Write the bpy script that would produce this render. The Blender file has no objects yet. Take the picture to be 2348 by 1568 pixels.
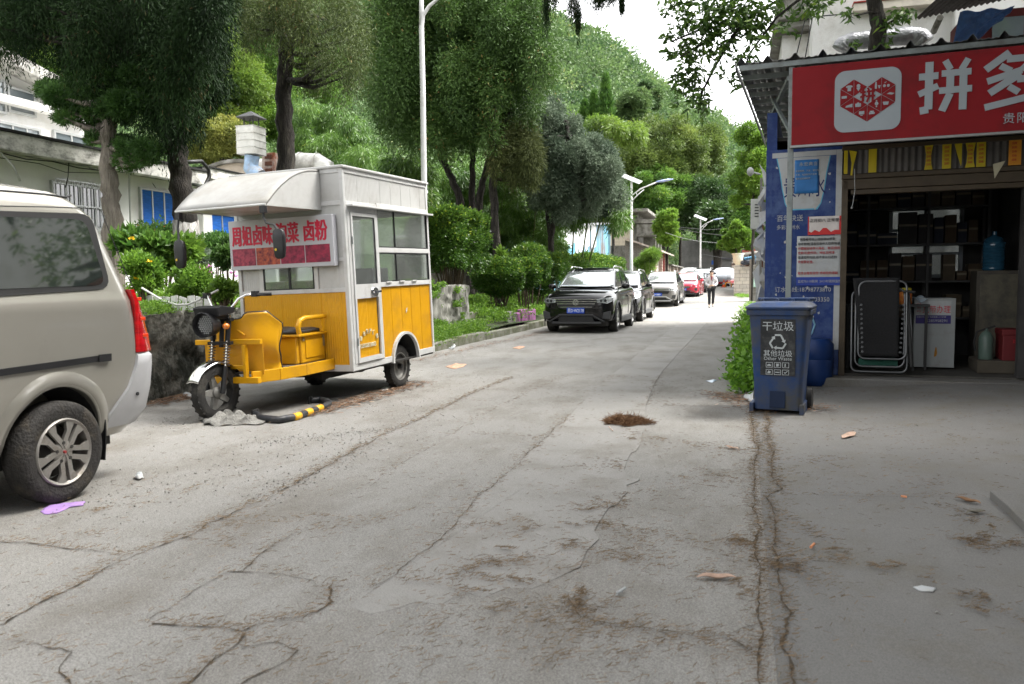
import bpy, bmesh, math, random
import numpy as np
from mathutils import Vector, Matrix
rad = math.radians
SC = bpy.context.scene
COL = SC.collection
rng = np.random.default_rng(11)
random.seed(5)

# ------------------------------------------------------------ camera, sky, sun, exposure
CH, CF, CX, CY = 1.25, 1825.0, 1173.5, 784.0          # eye height, focal length and centre in photo units (2347 wide)
YAW, PITCH, ROLL = rad(16.1), rad(4.2), 0.009


def ray(px, py):
    u = (px - CX) / CF
    v = -(py - CY) / CF
    c, s = math.cos(ROLL), math.sin(ROLL)
    u, v = u * c + v * s, -u * s + v * c
    c, s = math.cos(PITCH), math.sin(PITCH)
    d = (u, c + v * s, -s + v * c)
    c, s = math.cos(YAW), math.sin(YAW)
    return Vector((d[0] * c - d[1] * s, d[0] * s + d[1] * c, d[2]))


def G(px, py, z=0.0):
    d = ray(px, py)
    return Vector((0, 0, CH)) + d * ((z - CH) / d.z)


def AY(px, py, y):
    d = ray(px, py)
    return Vector((0, 0, CH)) + d * (y / d.y)


def AX(px, py, x):
    d = ray(px, py)
    return Vector((0, 0, CH)) + d * (x / d.x)


cam = bpy.data.cameras.new('camera')
camo = bpy.data.objects.new('camera', cam)
COL.objects.link(camo)
fw = ray(CX, CY)
rt = ray(CX + CF, CY) - fw
up = ray(CX, CY - CF) - fw
camo.matrix_world = Matrix(((rt.x, up.x, -fw.x, 0), (rt.y, up.y, -fw.y, 0), (rt.z, up.z, -fw.z, CH), (0, 0, 0, 1)))
cam.sensor_width = 36
cam.lens = CF / 2347 * 36
cam.clip_start = 0.05
cam.clip_end = 3000
cam.dof.use_dof = True
cam.dof.focus_distance = 11.0
cam.dof.aperture_fstop = 4.0
SC.camera = camo

SUN_EL, SUN_AZ = rad(56), rad(62)       # azimuth from +Y towards +X
w = bpy.data.worlds.new('World')
SC.world = w
w.use_nodes = True
nt = w.node_tree
bg = nt.nodes['Background']
sky = nt.nodes.new('ShaderNodeTexSky')
sky.sky_type = 'NISHITA'
sky.sun_disc = False
sky.sun_elevation = SUN_EL
sky.sun_rotation = SUN_AZ
sky.dust_density = 4.0
sky.air_density = 1.0
hs = nt.nodes.new('ShaderNodeHueSaturation')
hs.inputs['Saturation'].default_value = 0.06
hs.inputs['Value'].default_value = 1.0
nt.links.new(sky.outputs[0], hs.inputs['Color'])
nt.links.new(hs.outputs[0], bg.inputs[0])
bg.inputs[1].default_value = 0.15
sl = bpy.data.lights.new('sun', 'SUN')
sl.energy = 1.5
sl.angle = rad(24)
sl.color = (1.0, 0.95, 0.87)
so = bpy.data.objects.new('sun', sl)
COL.objects.link(so)
sd = Vector((math.sin(SUN_AZ) * math.cos(SUN_EL), math.cos(SUN_AZ) * math.cos(SUN_EL), math.sin(SUN_EL)))
so.rotation_euler = sd.to_track_quat('Z', 'Y').to_euler()
SC.view_settings.view_transform = 'Standard'
SC.view_settings.look = 'None'
SC.view_settings.exposure = 2.27
SC.view_settings.gamma = 1.0
SC.render.engine = 'CYCLES'
SC.cycles.max_bounces = 6
SC.cycles.diffuse_bounces = 3
SC.cycles.glossy_bounces = 3
SC.cycles.transmission_bounces = 4
SC.cycles.transparent_max_bounces = 8
SC.cycles.use_denoising = True

# ------------------------------------------------------------ helpers
MATS = {}


def mat(name, col, rough=0.6, metal=0.0, var=0.12, scale=6.0, bump=0.0, bscale=None, col2=None, coat=0.0, spec=0.35, detail=6.0,
        dirt=None, dscale=2.0, damt=0.5, trans=0.0, stretch=None, emit=0.0):
    """Principled material whose colour, roughness and surface vary with procedural noise."""
    if name in MATS:
        return MATS[name]
    m = bpy.data.materials.new(name)
    m.use_nodes = True
    t = m.node_tree
    L = t.links.new
    p = t.nodes['Principled BSDF']
    tc = t.nodes.new('ShaderNodeTexCoord')
    mp = t.nodes.new('ShaderNodeMapping')
    L(tc.outputs['Object'], mp.inputs[0])
    if stretch:
        mp.inputs['Scale'].default_value = stretch
    n = t.nodes.new('ShaderNodeTexNoise')
    n.inputs['Scale'].default_value = scale
    n.inputs['Detail'].default_value = detail
    n.inputs['Roughness'].default_value = 0.65
    L(mp.outputs[0], n.inputs['Vector'])
    r = t.nodes.new('ShaderNodeValToRGB')
    c1 = col
    if col2 is None:
        r.color_ramp.elements[0].color = tuple(c * (1 - var) for c in c1) + (1,)
        r.color_ramp.elements[1].color = tuple(min(1, c * (1 + var)) for c in c1) + (1,)
    else:
        r.color_ramp.elements[0].color = tuple(c1) + (1,)
        r.color_ramp.elements[1].color = tuple(col2) + (1,)
    r.color_ramp.elements[0].position = 0.32
    r.color_ramp.elements[1].position = 0.68
    L(n.outputs[0], r.inputs[0])
    out = r.outputs[0]
    if dirt is not None:
        n2 = t.nodes.new('ShaderNodeTexNoise')
        n2.inputs['Scale'].default_value = dscale
        n2.inputs['Detail'].default_value = 8
        n2.inputs['Roughness'].default_value = 0.7
        L(mp.outputs[0], n2.inputs['Vector'])
        r2 = t.nodes.new('ShaderNodeValToRGB')
        r2.color_ramp.elements[0].position = 0.64 - damt * 0.3
        r2.color_ramp.elements[1].position = 0.80 - damt * 0.2
        L(n2.outputs[0], r2.inputs[0])
        mx = t.nodes.new('ShaderNodeMix')
        mx.data_type = 'RGBA'
        L(r2.outputs[0], mx.inputs[0])
        L(out, mx.inputs[6])
        mx.inputs[7].default_value = tuple(dirt) + (1,)
        out = mx.outputs[2]
    L(out, p.inputs['Base Color'])
    p.inputs['Roughness'].default_value = rough
    p.inputs['Metallic'].default_value = metal
    p.inputs['Specular IOR Level'].default_value = spec
    p.inputs['Coat Weight'].default_value = coat
    p.inputs['Coat Roughness'].default_value = 0.04
    p.inputs['Transmission Weight'].default_value = trans
    if emit:
        p.inputs['Emission Color'].default_value = tuple(col) + (1,)
        p.inputs['Emission Strength'].default_value = emit
    if bump:
        b = t.nodes.new('ShaderNodeBump')
        b.inputs['Strength'].default_value = min(1.0, bump)
        b.inputs['Distance'].default_value = 0.02 if bump <= 1 else 0.02 * bump
        nb = t.nodes.new('ShaderNodeTexNoise')
        nb.inputs['Scale'].default_value = bscale or scale * 4
        nb.inputs['Detail'].default_value = 8
        L(mp.outputs[0], nb.inputs['Vector'])
        L(nb.outputs[0], b.inputs['Height'])
        L(b.outputs[0], p.inputs['Normal'])
    MATS[name] = m
    return m


def leafmat(name, ca, cb, cc=None, rough=0.5, transl=0.35):
    """Leaf material: tint attribute mixes the colours from leaf to leaf; some light passes through."""
    if name in MATS:
        return MATS[name]
    if transl >= .2:        # living leaves lean a little towards yellow
        ca, cb, cc = [tuple((c[0] * 1.12, c[1] * 1.0, c[2] * .88)) if c else None for c in (ca, cb, cc)]
    m = bpy.data.materials.new(name)
    m.use_nodes = True
    t = m.node_tree
    L = t.links.new
    p = t.nodes['Principled BSDF']
    a = t.nodes.new('ShaderNodeAttribute')
    a.attribute_name = 'tint'
    r = t.nodes.new('ShaderNodeValToRGB')
    r.color_ramp.elements[0].color = tuple(ca) + (1,)
    r.color_ramp.elements[1].color = tuple(cb) + (1,)
    if cc:
        e = r.color_ramp.elements.new(0.93)
        e.color = tuple(cb) + (1,)
        r.color_ramp.elements[-1].color = tuple(cc) + (1,)
    L(a.outputs['Fac'], r.inputs[0])
    L(r.outputs[0], p.inputs['Base Color'])
    p.inputs['Roughness'].default_value = rough
    p.inputs['Specular IOR Level'].default_value = 0.35 if transl >= .2 else .12
    tr = t.nodes.new('ShaderNodeBsdfTranslucent')
    mg = t.nodes.new('ShaderNodeHueSaturation')
    mg.inputs['Value'].default_value = 1.35
    L(r.outputs[0], mg.inputs['Color'])
    L(mg.outputs[0], tr.inputs[0])
    mx = t.nodes.new('ShaderNodeMixShader')
    mx.inputs[0].default_value = transl
    L(p.outputs[0], mx.inputs[1])
    L(tr.outputs[0], mx.inputs[2])
    L(mx.outputs[0], t.nodes['Material Output'].inputs[0])
    MATS[name] = m
    return m


def tag(o, label=None, cat=None, group=None, kind=None):
    if label:
        o['label'] = label
    if cat:
        o['category'] = cat
    if group:
        o['group'] = group
    if kind:
        o['kind'] = kind
    return o


def thing(name, label, cat, loc=(0, 0, 0), rz=0.0, group=None, rot=None):
    o = bpy.data.objects.new(name, None)
    o.empty_display_size = 0.2
    COL.objects.link(o)
    o.location = loc
    o.rotation_euler = rot if rot else (0, 0, rz)
    return tag(o, label, cat, group)


def kids(o):
    return [c for c in bpy.data.objects if c.parent == o]


def copy_tree(o, parent=None):
    c = o.copy()
    COL.objects.link(c)
    c.parent = parent
    for k in kids(o):
        copy_tree(k, c)
    return c


def rawobj(name, verts, faces, ms, mi=None, smooth=True, parent=None, tint=None):
    """fast mesh from numpy arrays; faces (n,k)"""
    me = bpy.data.meshes.new(name)
    verts = np.asarray(verts, dtype=np.float32)
    faces = np.asarray(faces, dtype=np.int32)
    nf, k = faces.shape
    me.vertices.add(len(verts))
    me.vertices.foreach_set('co', verts.ravel())
    me.loops.add(nf * k)
    me.loops.foreach_set('vertex_index', faces.ravel())
    me.polygons.add(nf)
    me.polygons.foreach_set('loop_start', np.arange(0, nf * k, k, dtype=np.int32))
    if mi is not None:
        me.polygons.foreach_set('material_index', np.asarray(mi, dtype=np.int32))
    if smooth:
        me.polygons.foreach_set('use_smooth', np.ones(nf, dtype=bool))
    if tint is not None:
        at = me.attributes.new('tint', 'FLOAT', 'POINT')
        at.data.foreach_set('value', np.asarray(tint, dtype=np.float32))
    for m_ in (ms if isinstance(ms, (list, tuple)) else [ms]):
        me.materials.append(m_)
    me.update(calc_edges=True)
    o = bpy.data.objects.new(name, me)
    COL.objects.link(o)
    o.parent = parent
    return o


class MB:
    def __init__(s):
        s.v, s.f, s.m = [], [], []

    def add(s, vs, fs, mi=0, M=None):
        b = len(s.v)
        if M is not None:
            vs = [M @ Vector(v) for v in vs]
        s.v.extend([tuple(v) for v in vs])
        for f in fs:
            s.f.append(tuple(i + b for i in f))
            s.m.append(mi)
        return s

    def box(s, a, b, mi=0, M=None):
        x0, y0, z0 = a
        x1, y1, z1 = b
        vs = [(x0, y0, z0), (x1, y0, z0), (x1, y1, z0), (x0, y1, z0), (x0, y0, z1), (x1, y0, z1), (x1, y1, z1), (x0, y1, z1)]
        return s.add(vs, [(0, 3, 2, 1), (4, 5, 6, 7), (0, 1, 5, 4), (1, 2, 6, 5), (2, 3, 7, 6), (3, 0, 4, 7)], mi, M)

    def cbox(s, c, d, mi=0, M=None):
        return s.box([c[i] - d[i] / 2 for i in range(3)], [c[i] + d[i] / 2 for i in range(3)], mi, M)

    def bar(s, p0, p1, w, h, mi=0, upv=(0, 0, 1)):
        p0, p1 = Vector(p0), Vector(p1)
        d = (p1 - p0)
        L = d.length
        d.normalize()
        u = Vector(upv)
        if abs(d.dot(u)) > 0.98:
            u = Vector((0, 1, 0))
        x = d.cross(u).normalized()
        z = x.cross(d).normalized()
        M = Matrix(((x.x, d.x, z.x, p0.x), (x.y, d.y, z.y, p0.y), (x.z, d.z, z.z, p0.z), (0, 0, 0, 1)))
        return s.box((-w / 2, 0, -h / 2), (w / 2, L, h / 2), mi, M)

    def tube(s, path, r, n=10, mi=0, closed=False, caps=True):
        P = [Vector(p) for p in path]
        R = r if isinstance(r, (list, tuple)) else [r] * len(P)
        b = len(s.v)
        prev = None
        for i, p in enumerate(P):
            if closed:
                d = P[(i + 1) % len(P)] - P[i - 1]
            else:
                d = P[min(i + 1, len(P) - 1)] - P[max(i - 1, 0)]
            if d.length < 1e-9:
                d = Vector((0, 0, 1))
            d.normalize()
            if prev is None:
                u = Vector((0, 0, 1)) if abs(d.z) < 0.9 else Vector((1, 0, 0))
            else:
                u = prev
            x = d.cross(u)
            if x.length < 1e-6:
                x = d.cross(Vector((0, 1, 0.3)))
            x.normalize()
            z = x.cross(d).normalized()
            prev = z
            for k in range(n):
                a = 2 * math.pi * k / n
                s.v.append(tuple(p + (x * math.cos(a) + z * math.sin(a)) * R[i]))
        m = len(P)
        for i in range(m if closed else m - 1):
            for k in range(n):
                i2 = (i + 1) % m
                s.f.append((b + i * n + k, b + i * n + (k + 1) % n, b + i2 * n + (k + 1) % n, b + i2 * n + k))
                s.m.append(mi)
        if caps and not closed:
            s.f.append(tuple(b + k for k in range(n))[::-1])
            s.f.append(tuple(b + (m - 1) * n + k for k in range(n)))
            s.m += [mi, mi]
        return s

    def cyl(s, p0, p1, r, r1=None, n=20, mi=0):
        return s.tube([p0, p1], [r, r if r1 is None else r1], n, mi)

    def lathe(s, prof, n=32, mi=0, M=None, closed=False):
        """prof: [(r, z)] turned about Z; M places it"""
        b = len(s.v)
        vs = []
        for (r, z) in prof:
            for k in range(n):
                a = 2 * math.pi * k / n
                vs.append((r * math.cos(a), r * math.sin(a), z))
        fs = []
        m = len(prof)
        for i in range(m if closed else m - 1):
            for k in range(n):
                i2 = (i + 1) % m
                fs.append((i * n + k, i * n + (k + 1) % n, i2 * n + (k + 1) % n, i2 * n + k))
        return s.add(vs, fs, mi, M)

    def prism(s, poly, d0, d1, axis='y', mi=0, M=None):
        """poly of (a,b) in the plane across axis, pushed from d0 to d1"""
        def P(a, b_, d):
            return {'x': (d, a, b_), 'y': (a, d, b_), 'z': (a, b_, d)}[axis]
        n = len(poly)
        vs = [P(a, b_, d0) for a, b_ in poly] + [P(a, b_, d1) for a, b_ in poly]
        fs = [tuple(range(n)), tuple(range(2 * n - 1, n - 1, -1))] + [(i, i + n, (i + 1) % n + n, (i + 1) % n) for i in range(n)]
        return s.add(vs, fs, mi, M)

    def sphere(s, c, r, n=14, m=9, mi=0, M=None):
        rr = r if isinstance(r, (tuple, list)) else (r, r, r)
        vs, fs = [], []
        for i in range(m + 1):
            t = math.pi * i / m
            for k in range(n):
                a = 2 * math.pi * k / n
                vs.append((c[0] + rr[0] * math.sin(t) * math.cos(a), c[1] + rr[1] * math.sin(t) * math.sin(a), c[2] + rr[2] * math.cos(t)))
        for i in range(m):
            for k in range(n):
                fs.append((i * n + k, (i + 1) * n + k, (i + 1) * n + (k + 1) % n, i * n + (k + 1) % n))
        return s.add(vs, fs, mi, M)

    def sheet(s, fn, nu, nv, mi=0, M=None):
        vs = [fn(i / nu, j / nv) for j in range(nv + 1) for i in range(nu + 1)]
        fs = [(j * (nu + 1) + i, j * (nu + 1) + i + 1, (j + 1) * (nu + 1) + i + 1, (j + 1) * (nu + 1) + i) for j in range(nv) for i in range(nu)]
        return s.add(vs, fs, mi, M)

    def build(s, name, ms, parent=None, smooth=False, bevel=0, seg=2, sub=0, solid=0, fix=True, label=None):
        me = bpy.data.meshes.new(name)
        me.from_pydata(s.v, [], s.f)
        for m_ in (ms if isinstance(ms, (list, tuple)) else [ms]):
            me.materials.append(m_)
        for p, mi in zip(me.polygons, s.m):
            p.material_index = mi
        if fix:
            bm = bmesh.new()
            bm.from_mesh(me)
            bmesh.ops.remove_doubles(bm, verts=bm.verts, dist=1e-5)
            bmesh.ops.recalc_face_normals(bm, faces=bm.faces)
            bm.to_mesh(me)
            bm.free()
        o = bpy.data.objects.new(name, me)
        COL.objects.link(o)
        o.parent = parent
        if smooth:
            for p in me.polygons:
                p.use_smooth = True
            if smooth != 'full':
                try:
                    me.set_sharp_from_angle(angle=rad(38))
                except Exception:
                    pass
        if solid:
            q = o.modifiers.new('thickness', 'SOLIDIFY')
            q.thickness = solid
            q.offset = 0
        if bevel:
            q = o.modifiers.new('bevel', 'BEVEL')
            q.width = bevel
            q.segments = seg
            q.limit_method = 'ANGLE'
            q.angle_limit = rad(35)
            q.harden_normals = False
        if sub:
            q = o.modifiers.new('sub', 'SUBSURF')
            q.levels = sub
            q.render_levels = sub
        if label:
            o['label'] = label
        return o


def bake(o):
    """replace a mesh with its modified result"""
    dg = bpy.context.evaluated_depsgraph_get()
    me = bpy.data.meshes.new_from_object(o.evaluated_get(dg))
    o.modifiers.clear()
    o.data = me
    return o


def text(s_, size, m, parent, loc, rot=(rad(90), 0, 0), name='lettering', bold=0.0, align='LEFT', ext=0.002, sx=1.0, sy=1.0, shear=0.0, space=1.0, valign='BOTTOM_BASELINE'):
    cu = bpy.data.curves.new(name, 'FONT')
    cu.body = s_
    cu.size = size
    cu.offset = bold
    cu.extrude = ext
    cu.align_x = align
    cu.shear = shear
    cu.space_character = space
    cu.resolution_u = 2
    tmp = bpy.data.objects.new('t', cu)
    COL.objects.link(tmp)
    dg = bpy.context.evaluated_depsgraph_get()
    me = bpy.data.meshes.new_from_object(tmp.evaluated_get(dg))
    bpy.data.objects.remove(tmp)
    me.materials.clear()
    me.materials.append(m)
    for v in me.vertices:
        v.co.x *= sx
        v.co.y *= sy
    o = bpy.data.objects.new(name, me)
    COL.objects.link(o)
    o.parent = parent
    o.location = loc
    o.rotation_euler = rot
    return o


def sstep(a, b, x):
    t = np.clip((x - a) / (b - a), 0, 1)
    return t * t * (3 - 2 * t)


def gz(x, y):
    """height of the paved ground: level near the camera, climbing gently up the lane"""
    return 0.028 * max(0.0, y - 36.0)
# ------------------------------------------------------------ ground, road, kerb, cracks
def g3(px, py, lift=0.0):
    p = G(px, py)
    if p.y > 36:
        for _ in range(6):
            p = G(px, py, gz(0, p.y))
    p.z += lift
    return p


def gridsheet(name, xs, ys, hz, m, kind='structure'):
    X, Y = np.meshgrid(xs, ys)
    Z = hz(X, Y)
    V = np.stack([X, Y, Z], -1).reshape(-1, 3)
    nx, ny = len(xs), len(ys)
    a = (np.arange(ny - 1)[:, None] * nx + np.arange(nx - 1)[None]).ravel()
    o = rawobj(name, V, np.stack([a, a + 1, a + nx + 1, a + nx], -1), m)
    o['kind'] = kind
    return o


m_soil = mat('soil', (0.07, 0.055, 0.035), 0.95, var=0.4, scale=3, bump=1.0, bscale=30, dirt=(0.05, 0.075, 0.02), dscale=1.2, damt=0.9)
m_conc = mat('road_concrete', (0.232, 0.225, 0.209), 0.88, var=0.09, scale=0.9, bump=0.45, bscale=130, detail=10, dirt=(0.165, 0.152, 0.132), dscale=1.1, damt=0.6, stretch=(1.6, .8, 1))
m_patch = mat('patch_concrete', (0.236, 0.229, 0.214), 0.85, var=0.08, scale=1.6, bump=0.25, bscale=110, detail=9, dirt=(0.172, 0.158, 0.138), dscale=1.7, damt=0.5)
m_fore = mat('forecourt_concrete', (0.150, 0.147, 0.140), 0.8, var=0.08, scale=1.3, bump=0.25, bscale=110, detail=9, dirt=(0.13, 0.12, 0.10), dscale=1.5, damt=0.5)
m_kerb = mat('kerb_concrete', (0.24, 0.235, 0.2), 0.9, var=0.2, scale=3, bump=0.8, bscale=25, dirt=(0.09, 0.10, 0.045), dscale=2.2, damt=0.9)


def fine_speckle(m, sc=160, amt=0.16, moss=None):
    """small aggregate grains in a concrete colour"""
    t = m.node_tree
    p = t.nodes['Principled BSDF']
    src = p.inputs['Base Color'].links[0].from_socket
    n = t.nodes.new('ShaderNodeTexNoise')
    n.inputs['Scale'].default_value = sc
    n.inputs['Detail'].default_value = 3
    n.inputs['Roughness'].default_value = 0.8
    tc = [q for q in t.nodes if q.type == 'TEX_COORD'][0]
    t.links.new(tc.outputs['Object'], n.inputs['Vector'])
    mr = t.nodes.new('ShaderNodeMapRange')
    mr.inputs[1].default_value = 0.35
    mr.inputs[2].default_value = 0.65
    mr.inputs[3].default_value = 1 - amt
    mr.inputs[4].default_value = 1 + amt
    t.links.new(n.outputs[0], mr.inputs[0])
    mx = t.nodes.new('ShaderNodeMix')
    mx.data_type = 'RGBA'
    mx.blend_type = 'MULTIPLY'
    mx.inputs[0].default_value = 1
    t.links.new(src, mx.inputs[6])
    cc = t.nodes.new('ShaderNodeCombineColor')
    for i in range(3):
        t.links.new(mr.outputs[0], cc.inputs[i])
    t.links.new(cc.outputs[0], mx.inputs[7])
    t.links.new(mx.outputs[2], p.inputs['Base Color'])


for m_, a_ in ((m_conc, 0.42), (m_patch, 0.24), (m_fore, 0.24), (m_kerb, 0.2)):
    fine_speckle(m_, 170, a_)

vgz = lambda X, Y: 0.028 * np.maximum(0.0, Y - 36.0)
ys_far = np.concatenate([np.linspace(-30, 36, 12), np.linspace(38, 130, 24), [200, 500, 1500]])
gridsheet('ground', np.concatenate([[-900, -300], np.linspace(-80, 80, 33), [300, 900]]), ys_far, lambda X, Y: 0.028 * np.clip(Y - 36, 0, 70) - 0.03 + 0 * X, m_soil)


def bumpy(X, Y):
    return 0.008 * np.sin(X * 1.7 + Y * 0.6) + 0.006 * np.sin(Y * 1.3 - X * 0.9)


def road_h(X, Y):
    return vgz(X, Y) + 0.004


gridsheet('road', np.linspace(-5.62, 0.12, 12), np.concatenate([np.linspace(-12, 36, 50), np.linspace(38, 100, 32)]), road_h, m_conc)
gridsheet('lane_verge', np.linspace(0.12, 6, 8), np.concatenate([np.linspace(10.9, 36, 20), np.linspace(38, 100, 32)]), lambda X, Y: vgz(X, Y) + 0.002, m_conc)


def fore_h(X, Y):
    return 0.004 + 0.10 * sstep(5.0, 9.9, Y) * sstep(1.0, 2.6, X)


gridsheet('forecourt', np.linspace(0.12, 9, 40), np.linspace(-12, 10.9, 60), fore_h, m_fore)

# patch of smoother cement with a ragged broken edge along the right side
left = [(1625, 690), (1600, 706), (1560, 738), (1480, 800), (1390, 870), (1303, 957), (1245, 1009), (1195, 1059), (1100, 1140), (1055, 1190), (1005, 1239), (960, 1276), (883, 1334), (834, 1361)]
low = [(800, 1395), (850, 1410), (900, 1400), (960, 1380), (1010, 1390), (1060, 1360), (1110, 1372), (1160, 1350), (1220, 1352), (1270, 1330)]
right = [(1330, 1303), (1344, 1267), (1373, 1239), (1362, 1221), (1374, 1200), (1385, 1181), (1396, 1166), (1416, 1158), (1426, 1142), (1439, 1131), (1436, 1115), (1462, 1106), (1466, 1100), (1439, 1100),
         (1430, 1081), (1436, 1060), (1446, 1041), (1458, 1036), (1466, 1024), (1468, 1018), (1473, 986), (1480, 930), (1500, 880), (1520, 850), (1575, 790), (1625, 735), (1650, 706), (1655, 690)]
mb = MB()
poly = [(g3(a, b).x, g3(a, b).y) for a, b in left + low + right]
mb.prism(poly, 0.0025, 0.0095, 'z')
nl, nw = len(left), len(low)
mb.v = [(x, y, .0052 if (i >= len(poly) and nl - 1 <= i - len(poly) < nl + nw) else z) for i, (x, y, z) in enumerate(mb.v)]
o = mb.build('road_patch', m_patch, fix=True)
o['kind'] = 'structure'
m_crack = mat('crack_dirt', (0.03, 0.027, 0.022), 0.95, var=0.5, scale=30, col2=(0.10, 0.075, 0.05))
CR = [
    (7, [(-60, 1462), (0, 1432), (83, 1388), (181, 1342), (264, 1300), (312, 1278), (420, 1234), (464, 1215), (532, 1178), (610, 1144), (684, 1107), (732, 1080), (802, 1041), (874, 1000), (951, 968), (1073, 907), (1172, 867)]),
    (7, [(-20, 1244), (15, 1244), (63, 1245), (98, 1250), (146, 1261), (210, 1263), (249, 1271), (293, 1277)]),
    (3, [(420, 1234), (488, 1244), (561, 1263)]),
    (5, [(669, 1227), (586, 1278), (552, 1310), (518, 1315), (586, 1317), (659, 1324), (732, 1339), (802, 1354)]),
    (8, [(752, 1349), (762, 1383), (732, 1407), (684, 1420), (630, 1425), (586, 1437), (552, 1451), (513, 1442), (415, 1439), (371, 1437), (322, 1432)]),
    (4, [(322, 1432), (381, 1398), (439, 1359), (518, 1315)]),
    (7, [(562, 1456), (532, 1490), (498, 1510), (464, 1534), (435, 1568), (400, 1610)]),
    (5, [(24, 1468), (88, 1478), (122, 1488), (181, 1495), (160, 1520), (146, 1544), (180, 1580)]),
    (5, [(552, 1488), (635, 1478), (684, 1495), (659, 1520), (600, 1550), (540, 1590)]),
    (5, [(1303, 957), (1245, 1009), (1195, 1059), (1100, 1140), (1055, 1190), (1005, 1239), (960, 1276), (883, 1334), (834, 1361)]),
    (4, [(1245, 1009), (1160, 1003), (1080, 995)]),
    (9, [(1303, 1379), (1335, 1420), (1389, 1434), (1457, 1443), (1525, 1452), (1604, 1461), (1659, 1466), (1713, 1496), (1735, 1500)]),
    (9, [(1723, 939), (1727, 990), (1730, 1036), (1733, 1144), (1735, 1281), (1740, 1413), (1742, 1568), (1744, 1700)]),
    (9, [(1755, 944), (1764, 1027), (1769, 1085), (1791, 1124), (1762, 1144), (1777, 1188), (1772, 1232), (1786, 1271), (1781, 1315), (1801, 1349), (1811, 1408), (1801, 1461), (1811, 1568), (1815, 1700)]),
    (4, [(1796, 1136), (1889, 1138), (1987, 1140), (2133, 1141), (2255, 1143)]),
    (3, [(847, 1117), (928, 1063), (992, 1023), (1090, 960), (1200, 905), (1300, 862)]),
    (3, [(1842, 978), (1930, 990), (2050, 985), (2160, 972), (2347, 955)]),
    (3, [(1860, 1290), (1960, 1270), (2050, 1262)]),
    (3, [(1480, 930), (1500, 880), (1560, 800), (1610, 730)]),
    (3, [(1385, 880), (1440, 830), (1500, 780)]),
    (2, [(1560, 735), (1640, 737)]), (2, [(1420, 800), (1620, 805)]), (3, [(1280, 860), (1480, 868)]),
    (4, [(1741, 1430), (1700, 1446), (1655, 1464)]), (3, [(1730, 1036), (1762, 1040)]), (4, [(1737, 1330), (1781, 1325)]),
]
CPTS = []
mb = MB()
for wd, pts in CR:
    P = [g3(a, b) for a, b in pts]
    Q = []
    for a, b in zip(P[:-1], P[1:]):
        d = (b - a).length
        n = max(2, int(d / 0.035))
        for k in range(n):
            Q.append(a.lerp(b, k / n))
    off = 0.0
    vs, wts = [], []
    for i, q in enumerate(Q):
        a, b = Q[max(0, i - 1)], Q[min(len(Q) - 1, i + 1)]
        d = (b - a)
        nrm = Vector((-d.y, d.x, 0))
        if nrm.length < 1e-6:
            nrm = Vector((1, 0, 0))
        nrm.normalize()
        off = off * 0.8 + random.gauss(0, 0.006)
        q2 = q + nrm * off
        hw = wd * 0.0005 * (0.4 + 1.5 * random.random() ** 1.8) * (.8 + .28 * math.sin(i * .21 + wd))
        h = (0.004 if 1190 < pts[0][0] < 1310 else 0.0) + 0.008
        z = max(h, (float(fore_h(q2.x, q2.y)) + 0.003) if q2.x > 0.12 else h) + gz(0, q2.y)
        vs.append((q2 + nrm * hw, q2 - nrm * hw, z))
        CPTS.append((q2.x, q2.y, z, wd))
    V = []
    for a, b, z in vs:
        V += [(a.x, a.y, z), (b.x, b.y, z)]
    mb.add(V, [(2 * i, 2 * i + 1, 2 * i + 3, 2 * i + 2) for i in range(len(vs) - 1)])
cr = mb.build('road_cracks', m_crack, fix=False)
cr['kind'] = 'structure'

gridsheet('road_edge', np.linspace(-6.35, -5.60, 4), np.linspace(-12, 12.5, 30), lambda X, Y: 0.001 + 0 * X, m_conc)
# raised slab corner at the right
mb = MB()
poly = [(g3(a, b).x, g3(a, b).y) for a, b in [(2268, 1144), (2290, 1163), (2309, 1180), (2330, 1203), (2360, 1232), (2600, 1420), (2900, 1400), (2700, 1144)]]
mb.prism(poly, 0.0, 0.05, 'z')
o = mb.build('raised_slab', m_fore, bevel=0.006)
o['kind'] = 'structure'

# ---------------- dry needles, gravel and dust as uncountable stuff
m_needle = leafmat('dry_needles', (0.10, 0.07, 0.042), (0.23, 0.165, 0.105), (0.32, 0.25, 0.17), 0.9, 0.0)


def ground_z(x, y):
    z = np.where(x > 0.12, fore_h(x, y), 0.004) + vgz(x, y)
    return z


def slivers(name, x, y, L, W, m, lift=0.008, jit=0.006):
    n = len(x)
    a = rng.uniform(0, math.pi, n)
    z = ground_z(x, y) + lift + rng.uniform(0, jit, n)
    dx, dy = np.cos(a) * L / 2, np.sin(a) * L / 2
    wx, wy = -np.sin(a) * W / 2, np.cos(a) * W / 2
    tz = rng.uniform(-0.002, 0.004, n)
    V = np.stack([np.stack([x - dx - wx, y - dy - wy, z], -1), np.stack([x + dx - wx, y + dy - wy, z + tz], -1),
                  np.stack([x + dx + wx, y + dy + wy, z + tz + 0.0015], -1), np.stack([x - dx + wx, y - dy + wy, z + 0.0015], -1)], 1).reshape(-1, 3)
    F = np.arange(4 * n).reshape(-1, 4)
    o = rawobj(name, V, F, m, smooth=False, tint=np.repeat(rng.uniform(0, 1, n), 4))
    o['kind'] = 'stuff'
    return o


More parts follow.
